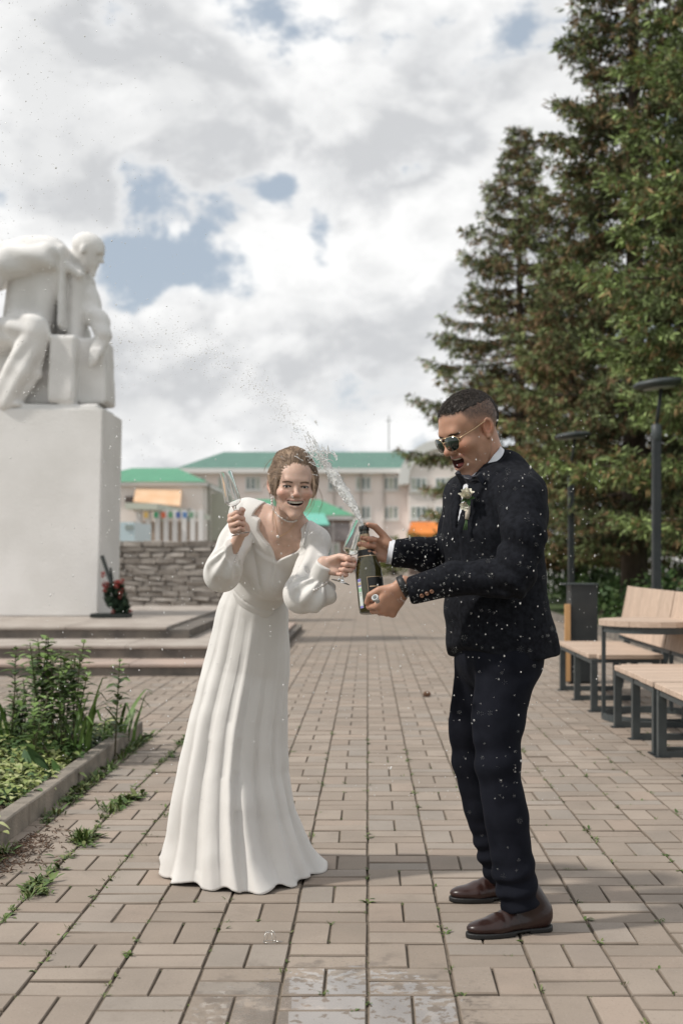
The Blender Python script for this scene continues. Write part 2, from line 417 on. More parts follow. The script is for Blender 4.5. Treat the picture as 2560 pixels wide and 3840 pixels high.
# ================================================================ GROUND AND PAVING
W = 0.2412; Y0 = 3.834; GAP = 0.0085
def paver_material(far=False):
    m = bpy.data.materials.new('paving_bricks_far' if far else 'paving_bricks'); m.use_nodes = True
    nt = m.node_tree; N = nt.nodes; L = nt.links; b = N['Principled BSDF']
    def math_(op, a, c=None, clamp=False):
        n = N.new('ShaderNodeMath'); n.operation = op; n.use_clamp = clamp
        for i, v in enumerate((a, c)):
            if v is None: continue
            if isinstance(v, (int, float)): n.inputs[i].default_value = v
            else: L.new(v, n.inputs[i])
        return n.outputs[0]
    def mixc(f, a, c, bt='MIX'):
        n = N.new('ShaderNodeMix'); n.data_type = 'RGBA'; n.blend_type = bt
        for i, v in ((0, f), (6, a), (7, c)):
            if isinstance(v, (int, float)): n.inputs[i].default_value = v
            elif isinstance(v, tuple): n.inputs[i].default_value = v+(1,)
            else: L.new(v, n.inputs[i])
        return n.outputs[2]
    def noise(sc, det, vec, ro=.55):
        n = N.new('ShaderNodeTexNoise'); n.inputs['Scale'].default_value = sc; n.inputs['Detail'].default_value = det; n.inputs['Roughness'].default_value = ro
        L.new(vec, n.inputs['Vector']); return n.outputs['Fac']
    def ramp(x, a, c, lo=0., hi=1.):
        n = N.new('ShaderNodeMapRange'); n.interpolation_type = 'SMOOTHSTEP'; L.new(x, n.inputs[0])
        for i, v in enumerate((a, c, lo, hi)): n.inputs[i+1].default_value = v
        return n.outputs[0]
    g = N.new('ShaderNodeNewGeometry'); pos = g.outputs['Position']
    oi = N.new('ShaderNodeObjectInfo')
    sp = N.new('ShaderNodeSeparateXYZ'); L.new(pos, sp.inputs[0])
    if far:
        cx = math_('FLOOR', math_('DIVIDE', sp.outputs[0], W)); cy = math_('FLOOR', math_('DIVIDE', math_('SUBTRACT', sp.outputs[1], Y0), W/2))
        cv = N.new('ShaderNodeCombineXYZ'); L.new(cx, cv.inputs[0]); L.new(cy, cv.inputs[1])
        wn = N.new('ShaderNodeTexWhiteNoise'); L.new(cv.outputs[0], wn.inputs['Vector']); rnd = wn.outputs['Value']
    else:
        rnd = math_('FRACT', math_('ADD', oi.outputs['Random'], g.outputs['Random Per Island']))
    base = mixc(ramp(rnd, 0., 1.), (.268, .220, .178), (.325, .270, .222))
    pink = ramp(math_('FRACT', math_('MULTIPLY', rnd, 7.31)), .72, .95)
    base = mixc(math_('MULTIPLY', pink, .32), base, (.37, .275, .215))
    grey = ramp(math_('FRACT', math_('MULTIPLY', rnd, 13.7)), .7, .95)
    base = mixc(math_('MULTIPLY', grey, .38), base, (.265, .252, .232))
    grime = ramp(noise(2.2, 6, pos), .35, .7)
    base = mixc(math_('MULTIPLY', grime, .38), base, (.17, .145, .12))
    speck = ramp(noise(150, 3, pos), .57, .70)
    base = mixc(math_('MULTIPLY', speck, .35), base, (.13, .11, .095))
    lite = ramp(noise(120, 2, pos), .62, .74)
    base = mixc(math_('MULTIPLY', lite, .25), base, (.46, .43, .39))
    stain = ramp(noise(5.5, 7, pos, .7), .52, .72)
    base = mixc(math_('MULTIPLY', stain, .28), base, (.15, .122, .098))
    sp_rough = .85
    if far:
        fx = math_('ABSOLUTE', math_('SUBTRACT', math_('FRACT', math_('DIVIDE', sp.outputs[0], W)), .5))
        fy = math_('ABSOLUTE', math_('SUBTRACT', math_('FRACT', math_('DIVIDE', math_('SUBTRACT', sp.outputs[1], Y0), W/2)), .5))
        j = math_('MAXIMUM', ramp(fx, .455, .485), math_('MULTIPLY', ramp(fy, .44, .49), .6))
        base = mixc(math_('MULTIPLY', j, .75), base, (.15, .125, .10))
        b.inputs['Roughness'].default_value = .9
    else:
        # spilled wine: darker soaked bricks and films of liquid in the foreground
        q = N.new('ShaderNodeVectorMath'); q.operation = 'SUBTRACT'; L.new(pos, q.inputs[0]); q.inputs[1].default_value = (-.08, 3.42, 0)
        q2 = N.new('ShaderNodeVectorMath'); q2.operation = 'MULTIPLY'; L.new(q.outputs[0], q2.inputs[0]); q2.inputs[1].default_value = (1.9, 1.7, 0)
        ln = N.new('ShaderNodeVectorMath'); ln.operation = 'LENGTH'; L.new(q2.outputs[0], ln.inputs[0])
        fall = ramp(ln.outputs['Value'], .15, 1.15, 1., 0.)
        n1 = noise(11, 5, pos); n2 = noise(30, 4, pos)
        damp = ramp(math_('ADD', n1, math_('MULTIPLY', fall, .30)), .60, .76)
        damp = math_('MULTIPLY', damp, ramp(fall, .02, .25))
        drops = math_('MULTIPLY', ramp(noise(75, 2, pos), .60, .66), ramp(fall, .05, .3))
        damp = math_('MAXIMUM', damp, math_('MULTIPLY', drops, .8), True)
        film = math_('MULTIPLY', ramp(math_('ADD', n2, math_('MULTIPLY', fall, .30)), .66, .73), ramp(fall, .22, .5))
        base = mixc(math_('MULTIPLY', damp, .5), base, (.10, .08, .066))
        rr = math_('SUBTRACT', .85, math_('MULTIPLY', damp, .3)); rr = math_('MULTIPLY', rr, math_('SUBTRACT', 1., math_('MULTIPLY', film, .93)))
        L.new(rr, b.inputs['Roughness']); L.new(math_('MULTIPLY', film, 1.0), b.inputs['Coat Weight']); b.inputs['Coat Roughness'].default_value = .03; b.inputs['Coat IOR'].default_value = 1.6
    L.new(base, b.inputs['Base Color']); b.inputs['Specular IOR Level'].default_value = .4
    bp = N.new('ShaderNodeBump'); bp.inputs['Strength'].default_value = .35; bp.inputs['Distance'].default_value = .0025
    hgt = math_('ADD', noise(90, 6, pos, .65), math_('MULTIPLY', noise(14, 4, pos), .8))
    if not far:
        flat = math_('SUBTRACT', 1., film); L.new(math_('MULTIPLY', flat, .4), bp.inputs['Strength'])
    L.new(hgt, bp.inputs['Height']); L.new(bp.outputs[0], b.inputs['Normal'])
    return m
M_PAVE = paver_material(); M_PAVEFAR = paver_material(True)
M_SAND = mat('joint_sand', (.18, .145, .11), (.12, .098, .074), rough=.95, scale=30, bump=.6, bscale=160, bdist=.006)
M_SOIL = mat('bed_soil', (.045, .032, .024), (.09, .066, .05), rough=.95, scale=18, bump=1.0, bscale=60, bdist=.03)
M_GRASSLAND = mat('lawn', (.045, .075, .02), (.08, .11, .035), rough=.95, scale=3, bump=1.0, bscale=30, bdist=.05)

def sheet(name, x0, x1, y0, y1, z, m, parent=None):
    o = MB().add([(x0, y0, z), (x1, y0, z), (x1, y1, z), (x0, y1, z)], [(0, 1, 2, 3)]).build(name, m, parent); return o
tag(sheet('ground', -700, 700, -80, 1500, -.06, M_GRASSLAND), kind='structure')
YB = 18.1 - ((18.1-Y0) % W)                   # bricks are built one by one up to here
pav = tag(sheet('pavement', -9, 3.62, 1.2, YB, -.0075, M_SAND), kind='structure')
tag(sheet('far_pavement', -40, 3.62, YB, 152, 0.0, M_PAVEFAR), kind='structure')

def brick_mesh(lx, ly, cx=.003, cy=.006):
    """chamfered paving brick, centre of its top at the origin"""
    hx, hy, c, dp = lx/2, ly/2, .0045, .03
    v = [(-hx, -hy, -dp), (hx, -hy, -dp), (hx, hy, -dp), (-hx, hy, -dp), (-hx, -hy, -c*.7), (hx, -hy, -c*.7), (hx, hy, -c*.7), (-hx, hy, -c*.7),
         (-hx+cx, -hy+cy, 0), (hx-cx, -hy+cy, 0), (hx-cx, hy-cy, 0), (-hx+cx, hy-cy, 0)]
    f = [(8, 9, 10, 11)]+[(i, (i+1) % 4, 4+(i+1) % 4, 4+i) for i in range(4)]+[(4+i, 4+(i+1) % 4, 8+(i+1) % 4, 8+i) for i in range(4)]
    return v, f
BL, BS = W-.0085, W/2-.0058
_tv, _tf = brick_mesh(BL, BS)
_lv, _ = brick_mesh(BL, BS, .006, .003)
M_EDGE = mat('dirt_and_shade_edge', (.165, .132, .102), (.215, .175, .14), rough=.9, scale=9)  # edge dirt, with the dark shadow line of the joints put into the colour
def brick_data(v):
    me = pydata('brick', v, _tf); me.materials.append(M_PAVE); me.materials.append(M_EDGE)
    for i, p in enumerate(me.polygons): p.material_index = 0 if i == 0 else 1
    return me
me_brick, me_brick_l = brick_data(_tv), brick_data(_lv)
spots = []
for ky in range(int(math.floor((2.9-Y0)/W)), int(round((YB-Y0)/W))):
    yc = Y0+(ky+.5)*W
    for kx in range(-36, 16):
        xc = (kx+.5)*W
        if xc < -.281*yc-.6 or xc > .241*yc+.5 or xc > 3.5: continue
        if xc < -1.62 and yc < 8.9: continue
        lon = (kx+ky) % 2 == 0
        for s in (-1, 1):
            x, y, a = (xc+s*W/4, yc, math.pi/2) if lon else (xc, yc+s*W/4, 0.0)
            inview = -.281*y-.05 < x < .241*y+.05 and y > 3.3
            spots.append((x, y, a, inview))
rb = random.Random(5)
near = set(id(s) for s in sorted([s for s in spots if s[3]], key=lambda s: s[1])[:300])
AV = []; AF = []
tv = np.array(_tv)
for s in spots:
    x, y, a, _ = s
    z = rb.gauss(0, .0014); tx = rb.gauss(0, .006); ty = rb.gauss(0, .006); rz = a+rb.gauss(0, .007)
    if id(s) in near:
        o = bpy.data.objects.new('brick', me_brick if a == 0 else me_brick_l); COL.objects.link(o); o.parent = pav
        o.location = (x, y, z); o.rotation_euler = (tx, ty, rz)
    else:
        Rm = np.array(Euler((tx, ty, rz)).to_matrix()); n = len(AV)*12
        AV.append((tv if a == 0 else np.array(_lv)) @ Rm.T+np.array((x, y, z))); AF += [tuple(i+n for i in f) for f in _tf]
bo = link('distant_bricks', pydata('distant_bricks', np.concatenate(AV), AF), M_PAVE, pav); tag(bo, kind='stuff')
bo.data.materials.append(M_EDGE); bo.data.polygons.foreach_set('material_index', np.where(np.arange(len(bo.data.polygons)) % 9 == 0, 0, 1).astype(np.int32))

# kerb along the lawn on the right, asphalt path behind it
M_KERB = mat('concrete_kerb', (.20, .18, .155), (.12, .105, .09), rough=.9, scale=6, bump=.5, bscale=60)
tag(MB().box((3.69, 40, .03), (.12, 76, .18)).build('lawn_kerb', M_KERB), kind='structure')

# ================================================================ MONUMENT
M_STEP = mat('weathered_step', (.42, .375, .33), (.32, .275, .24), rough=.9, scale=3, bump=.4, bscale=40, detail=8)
M_RISER = mat('dark_riser', (.105, .095, .085), (.19, .165, .14), rough=.9, scale=4, bump=.5, bscale=50, detail=8)  # risers mottled and darker than the treads
M_REDST = mat('reddish_step', (.43, .33, .275), (.35, .28, .24), rough=.9, scale=3, bump=.4, bscale=40)
plat = tag(empty('monument_platform', (-6, 17.5, 0)), 'three broad grey stone steps and platform under the white plinth', 'steps')
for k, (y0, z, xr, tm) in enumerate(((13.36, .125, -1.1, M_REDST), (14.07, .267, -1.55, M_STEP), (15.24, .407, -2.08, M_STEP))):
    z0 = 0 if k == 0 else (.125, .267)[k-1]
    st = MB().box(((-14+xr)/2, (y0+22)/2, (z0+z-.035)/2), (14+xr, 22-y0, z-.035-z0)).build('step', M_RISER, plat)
    x = -14.0; rs = random.Random(k)
    while x < xr-.02:                          # tread slabs
        w = min(rs.uniform(1.05, 1.25), xr-x)
        if w < .3: break
        MB().box((x+w/2, (y0+22)/2-.012, z-.0175), (w-.006, 22-y0+.02, .035), bev=.006).build('tread_slab', tm, st); x += w
M_WHITE = mat('white_plaster', (.80, .785, .765), (.72, .705, .68), rough=.9, scale=1.6, bump=.35, bscale=28, detail=8, bdist=.012)
PX1, PY0, PY1 = -3.62, 17.9, 19.3
def plinth():
    bm = bmesh.new()
    x0 = -6.4; z0, z1 = .407, 3.26
    v = []
    for (z, g) in ((z0, 0.0), (z1, .0)):
        v.append([bm.verts.new((x0, PY0, z)), bm.verts.new((PX1-.07*(1-(z-z0)/(z1-z0)), PY0, z)), bm.verts.new((PX1-.05*(1-(z-z0)/(z1-z0)), PY1, z)), bm.verts.new((x0, PY1, z))])
    bm.faces.new(v[0][::-1]); bm.faces.new(v[1])
    for i in range(4): bm.faces.new((v[0][i], v[0][(i+1) % 4], v[1][(i+1) % 4], v[1][i]))
    bmesh.ops.bevel(bm, geom=list(bm.edges), offset=.018, segments=2, affect='EDGES')
    me = bpy.data.meshes.new('plinth'); bm.to_mesh(me); bm.free(); return me
pl = link('plinth', plinth(), M_WHITE); tag(pl, 'tall white plastered plinth carrying the seated statue', 'plinth')

# seated statue (about twice life size)
def statue():
    S = lambda px, py, Y=18.5: np.array(at(px, py, Y), dtype=F32)
    zt = 3.26
    def fn(p):
        # seat, drapery panel and block
        d = s_box(p, S(40, 1410, 18.62), (.85, .40, .45), None, .05)
        d = smin(d, s_box(p, S(255, 1396, 18.32), (.185, .38, .47), rotm(0, 2, 0), .05), .02)
        d = np.minimum(d, s_box(p, S(362, 1402, 18.55), (.195, .36, .46), rotm(0, -2, 0), .045))
        d = smin(d, s_box(p, v3((-5.0, 18.55, zt+.02)), (1.30, .58, .05), None, .02), .03)
        # coat: bowed back, shoulders, straight front edge
        coat = s_box(p, S(140, 1085, 18.5), (.36, .43, .66), rotm(0, 7, 0), .20)
        coat = smin(coat, s_ell(p, S(150, 985, 18.5), (.42, .54, .30)), .14)
        coat = smin(coat, s_cap(p, S(-60, 1010, 18.5), S(180, 960, 18.5), .36, .27), .12)
        coat = coat+.020*np.sin((p[:, 0]*1.0-p[:, 2]*.12)*15+vnoise(p, 1.3, 5)*1.6)*sst(-p[:, 2], -5.25, -4.7)
        lap = s_ecap(p, S(238, 940, 18.27), S(232, 1225, 18.2), (.14, .06), (.16, .05), (0, 1, 0)); coat = smin(coat, lap, .10)
        d = smin(d, coat, .05)
        d = smin(d, s_ecap(p, S(300, 1040, 18.5), S(290, 1260, 18.5), (.26, .15), (.26, .14), (0, 1, 0)), .05)      # waistcoat
        # near arm swings out behind
        arm = s_chain(p, [S(170, 965, 18.03), S(20, 985, 17.97), S(-70, 1080, 17.95), S(-60, 1230, 17.95)], [.19, .20, .19, .15], .06)
        arm = arm+.016*np.sin((p[:, 0]*.5+p[:, 2]*.9)*22+vnoise(p, 2, 2)*1.5); d = smin(d, arm, .035)
        # far arm, hand hanging over the block
        fa = s_chain(p, [S(300, 1025, 18.7), S(328, 1110, 18.55), S(352, 1190, 18.4)], [.165, .16, .15], .05)
        fa = smin(fa, s_chain(p, [S(372, 1195, 18.35), S(388, 1258, 18.2)], [.14, .12]), .05)
        fa = fa+.012*np.sin((p[:, 0]*.4+p[:, 2])*24+vnoise(p, 2.2, 8)*1.5)*sst(p[:, 2], 4.3, 4.5)
        d = smin(d, fa, .03)
        hnd = s_ecap(p, S(390, 1255, 18.18), S(362, 1320, 18.1), (.06, .12), (.045, .10), (0, 1, 0))
        for k in range(4): hnd = smin(hnd, s_chain(p, [S(345+k*11, 1312, 18.08), S(340+k*8, 1348, 18.06), S(338+k*6, 1374-k*3, 18.07)], [.032, .028, .020]), .012)
        d = smin(d, hnd, .025)
        # near leg with trouser drapery, shoe
        leg = s_chain(p, [S(-60, 1275, 18.2), S(70, 1238, 18.08), S(128, 1232, 18.0)], [.25, .235, .20], .06)
        shin = s_chain(p, [S(132, 1240, 18.0), S(75, 1390, 17.99), S(15, 1500, 18.0)], [.195, .19, .17], .05)
        shin = smin(shin, s_chain(p, [S(165, 1255, 18.0), S(140, 1400, 18.03), S(70, 1500, 18.05)], [.09, .08, .10], .04), .06)
        dg = (p-S(132, 1240, 18.0)); shin = shin+.022*np.sin((dg[:, 0]*.88-dg[:, 2]*.48)*24+vnoise(p, 1.6, 3)*1.4)*sst(-dg[:, 2], .05, .4)
        leg = leg+.014*np.sin((dg[:, 2]*1.0+dg[:, 0]*.3)*26+vnoise(p, 2, 6)*1.5)
        d = smin(d, leg, .04); d = smin(d, shin, .03)
        d = smin(d, s_ecap(p, S(-10, 1510, 17.99), S(70, 1517, 17.97), (.12, .075), (.085, .05), (0, 1, 0)), .03)
        d = smin(d, s_chain(p, [S(70, 1290, 18.75), S(290, 1260, 18.8)], [.25, .20]), .05)
        d = d+vnoise(p, 6.0, 9)*.005
        # head and neck
        hc = S(330, 945, 18.35); Rm = rotm(0, 22, 0)     # face towards +X, bowed
        nk = s_cap(p, S(268, 990, 18.5), S(318, 960, 18.38), .17, .15); d = smin(d, nk, .08)
        col = s_cap(p, S(235, 985, 18.25), S(300, 1030, 18.2), .07, .06); d = smin(d, col, .05)
        q = (p-hc) @ Rm
        hd = s_ell(q, (-.02, 0, .08), (.235, .175, .19))
        hd = smin(hd, s_ell(q, (.07, 0, -.09), (.13, .125, .16)), .08)
        hd = smin(hd, s_ell(q, (.17, 0, .045), (.05, .11, .035)), .05)                 # brow
        hd = smin(hd, s_cap(q, (.195, 0, .02), (.245, 0, -.055), .022, .03), .03)      # nose
        hd = smin(hd, s_ell(q, (.165, 0, -.115), (.05, .07, .03)), .03)                # moustache
        hd = smin(hd, s_cap(q, (.14, 0, -.17), (.20, 0, -.275), .065, .03), .05)       # pointed beard
        for sy in (-1, 1):
            hd = smax(hd, -s_ell(q, (.205, sy*.075, .0), (.045, .045, .03)), .03)
            hd = smin(hd, s_ell(q, (-.03, sy*.175, -.02), (.045, .025, .075)), .02)
        return smin(d, hd, .04)
    me = sdf_mesh('statue', fn, (-6.6, 17.5, 3.2), (-3.5, 19.4, 5.95), .022, 1)
    return me
st = link('statue', statue(), mat('white_statue', (.78, .765, .745), (.68, .665, .645), rough=.85, scale=2.5, bump=.3, bscale=30, detail=8))
tag(st, 'white plaster statue of a seated bald bearded man leaning forward', 'statue')

# wreath leaning on the plinth
def wreath():
    r = tag(empty('memorial_wreath', (-3.45, 17.75, .407)), 'dark green memorial wreath with red flowers and ribbons against the plinth', 'wreath')
    MG = mat('wreath_green', (.012, .03, .018), (.03, .06, .03), rough=.7, scale=20)
    MR = mat('wreath_red', (.36, .06, .055), (.45, .16, .14), rough=.6, scale=14)
    MBk = mat('wreath_frame', (.015, .02, .018), rough=.6)
    p0 = at(383, 2085, 17.8); p1 = at(425, 2210, 17.65); p2 = at(440, 2305, 17.5)
    MB().tube([p0, p1, p2], .028, 6).tube([at(415, 2130, 17.8), at(428, 2215, 17.7)], .016, 5).build('stand', MBk, r)
    rw = random.Random(3)
    for nm, cx, cy, sx, sy, n in (('foliage', 432, 2235, 38, 50, 240), ('foliage', 455, 2275, 30, 34, 220)):
        mb = MB()
        for i in range(n):
            a = rw.uniform(0, 6.28); q = math.sqrt(rw.random())
            c = at(cx+sx*q*math.cos(a), cy+sy*q*math.sin(a), 17.55+rw.uniform(-.12, .12))
            d = Vector((rw.gauss(0, 1), rw.gauss(0, 1)-.6, rw.gauss(0, 1))).normalized(); s = d.cross(Vector((rw.random(), rw.random(), 1))).normalized()
            mb.add([c-d*.05, c+s*.028, c+d*.06, c-s*.028], [(0, 1, 2, 3)])
        mb.build(nm, MG, r)
    for (cx, cy, w) in ((387, 2155, 13), (398, 2190, 18), (395, 2207, 15), (440, 2190, 18), (458, 2180, 12), (455, 2215, 14), (425, 2295, 12), (490, 2290, 10), (452, 2238, 10)):
        mb = MB(); c = at(cx, cy, 17.45)
        for i in range(26):
            d = Vector((rw.gauss(0, 1), rw.gauss(0, 1), rw.gauss(0, 1))).normalized(); s = d.cross(Vector((.3, .2, 1))).normalized()
            rr = w*17.5/4900
            mb.add([c, c+d*rr*.7+s*rr*.45, c+d*rr, c+d*rr*.7-s*rr*.45], [(0, 1, 2, 3)])
        mb.build('flower', MR, r)
    mb = MB()
    mb.box(at(418, 2307, 17.55), (.5, .35, .05)); mb.build('foot_tray', MBk, r)
wreath()

# rubble stone wall behind the platform
def stone_wall():
    r = tag(empty('stone_wall', (-5, 25, 0)), 'low grey rubble stone wall behind the monument platform', 'wall')
    x0, x1, y0, zt = -8.4, -1.62, 25.0, 1.54
    MB().box(((x0+x1)/2, y0+.29, zt/2-.01), (x1-x0-.03, .5, zt-.03)).build('core', mat('wall_mortar', (.25, .22, .19), (.19, .165, .145), rough=.95, scale=10), r)
    m = mat('wall_stone', (.255, .228, .202), (.375, .342, .308), rough=.9, scale=3.5, bump=.8, bscale=9, bdist=.03, rnd=.16)
    rw = random.Random(11); z = 0.0; n = 0
    while z < zt-.03:
        h = min(rw.uniform(.085, .15), zt-z)
        if h < .06: break
        x = x0+rw.uniform(-.2, 0)
        while x < x1:
            w = rw.uniform(.22, .58); xe = min(x+w, x1)
            if xe-max(x, x0) > .08 and xe > -6.9:
                c = ((max(x, x0)+xe)/2, y0-.01, z+h/2); bm = bmesh.new(); bmesh.ops.create_cube(bm, size=1)
                bmesh.ops.bevel(bm, geom=list(bm.edges), offset=.1, segments=1, affect='EDGES')
                for v in bm.verts:
                    v.co.x = v.co.x*(xe-max(x, x0)-.010)+rw.uniform(-.012, .012); v.co.z = v.co.z*(h-.010)+rw.uniform(-.01, .01)
                    v.co.y = v.co.y*.16+(rw.uniform(-.03, .02) if v.co.y < 0 else 0)
                me = bpy.data.meshes.new('stone'); bm.to_mesh(me); bm.free()
                o = link('stone', me, m, r, False); o.matrix_parent_inverse = Matrix.Translation((5, -25, 0)); o.location = c; n += 1
            x = xe
        z += h
    return n
print('stones', stone_wall())

# ================================================================ BUILDINGS
M_PINKW = mat('pale_pink_render', (.82, .735, .69), (.76, .68, .64), rough=.9, scale=.4, detail=8)
M_CREAM = mat('cream_render', (.82, .765, .71), (.74, .69, .64), rough=.9, scale=.5)
M_TRIM = mat('white_trim', (.72, .71, .69), rough=.8)
M_ROOFD = mat('dull_green_roof', (.10, .21, .165), (.085, .18, .145), rough=.5, scale=1.2, spec=.4)
M_ROOFL = mat('bright_green_roof', (.085, .30, .17), (.07, .26, .15), rough=.5, scale=1.5, spec=.4)
M_TEAL = mat('teal_roof', (.16, .46, .37), rough=.5)
M_PANE = mat('window_glass', (.16, .20, .19), (.30, .35, .33), rough=.15, scale=.8, spec=.6)
M_CURT = mat('curtain', (.36, .40, .33), (.50, .52, .46), rough=.8, scale=2)
def fbox(px0, px1, py0, py1, Y, dep, mb=None):
    a = at(px0, py0, Y); b = at(px1, py1, Y); mb = mb or MB()
    return mb.box(((a.x+b.x)/2, Y+dep/2, (a.z+b.z)/2), (abs(b.x-a.x), dep, abs(a.z-b.z)))
def window(px0, px1, py0, py1, Y, parent, panes=3):
    f = MB(); t = (px1-px0)*.09
    fbox(px0, px0+t, py0, py1, Y-.12, .2, f); fbox(px1-t, px1, py0, py1, Y-.12, .2, f)
    fbox(px0+t, px1-t, py0, py0+t, Y-.12, .2, f); fbox(px0+t, px1-t, py1-t, py1, Y-.12, .2, f)
    for k in range(1, panes):
        xm = px0+(px1-px0)*k/panes; fbox(xm-t/2, xm+t/2, py0+t, py1-t, Y-.12, .2, f)
    o = f.build('window', M_TRIM, parent)
    for k in range(panes):
        a = px0+t/2+(px1-px0-t)*k/panes; c = px0+t/2+(px1-px0-t)*(k+1)/panes
        fbox(a, c, py0+t, py1-t, Y-.05, .05).build('pane', (M_CURT if (k+int(px0)) % 3 == 0 else M_PANE), o)
    fbox(px0-4, px1+4, py1+1, py1+6, Y-.25, .3).build('sill', M_TRIM, o)
def hip_roof(x0, x1, y0, y1, z0, z1, run, mb, ov=0.0):
    ym = (y0+y1)/2
    mb.add([(x0-ov, y0-ov, z0), (x1+ov, y0-ov, z0), (x1+ov, y1+ov, z0), (x0-ov, y1+ov, z0), (x0+run, ym, z1), (x1-run, ym, z1)],
           [(0, 1, 5, 4), (1, 2, 5), (2, 3, 4, 5), (3, 0, 4), (3, 2, 1, 0)]); return mb
def main_building():
    Y = 150.0; r = tag(empty('school_building', (0, Y, 0)), 'long pale pink three storey building with dull green hip roof', 'building')
    a = at(690, 1775, Y); b = at(1900, 1775, Y)
    MB().box(((a.x+b.x)/2, Y+7, a.z/2), (b.x-a.x, 14, a.z)).build('wall', M_PINKW, r)
    MB().box(((a.x+b.x)/2, Y+6.6, a.z+.25), (b.x-a.x+1.6, 15.4, .55)).build('eaves', M_TRIM, r)
    zr = at(0, 1695, Y+7).z
    rf = hip_roof(a.x-.8, b.x+.8, Y-1, Y+14.8, a.z+.53, zr, 4.6, MB()).build('roof', M_ROOFD, r)
    ant = at(1457, 1690, Y+7); MB().tube([ant, ant+Vector((0, 0, 4.2))], .07, 5).tube([ant+Vector((-.4, 0, 3.6)), ant+Vector((.4, 0, 3.6))], .05, 5).build('antenna', mat('antenna_grey', (.35, .35, .35)), rf)
    for row, (y0, y1) in enumerate(((1787, 1838), (1897, 1948), (2007, 2058))):
        for k in range(11):
            cx = 742+k*103.3
            if row == 2 and k % 2: continue
            window(cx-29, cx+29, y0, y1, Y, r)
    # projecting bay with a rounded white gable
    Yb = Y-3; c = at(1660, 1800, Yb); R0 = 165*Yb/FPX; R1 = 128*Yb/FPX
    poly = [(c.x+R1*math.cos(t), c.z+R1*math.sin(t)*.92) for t in np.linspace(0, math.pi, 25)]+[(c.x-R1, .0), (c.x+R1, .0)]
    Mx = Matrix(((1, 0, 0, 0), (0, 0, -1, Yb+3), (0, 1, 0, 0), (0, 0, 0, 1)))
    MB().prism(poly, 0, 3, Mx).build('bay', M_PINKW, r)
    arc = []; ts = np.linspace(-.12, math.pi+.12, 29)
    out = [(c.x+R0*math.cos(t), c.z+R0*math.sin(t)*.92) for t in ts]; inn = [(c.x+R1*math.cos(t), c.z+R1*math.sin(t)*.92) for t in ts]
    mb = MB()
    for i in range(28): mb.prism([out[i], out[i+1], inn[i+1], inn[i]], -.5, 3.4, Mx)
    mb.build('rounded_gable', M_TRIM, r)
    for (y0, y1) in ((1790, 1840), (1897, 1948)):
        for cx in (1569, 1660): window(cx-30, cx+30, y0, y1, Yb, r)
    for px in (1100, 1253, 1353, 1440):
        mb = MB(); q = at(px, 1775, Y-.2); mb.tube([q, (q.x, q.y, 0)], .12, 6); mb.build('downpipe', mat('downpipe_grey', (.42, .38, .35)), r)
main_building()
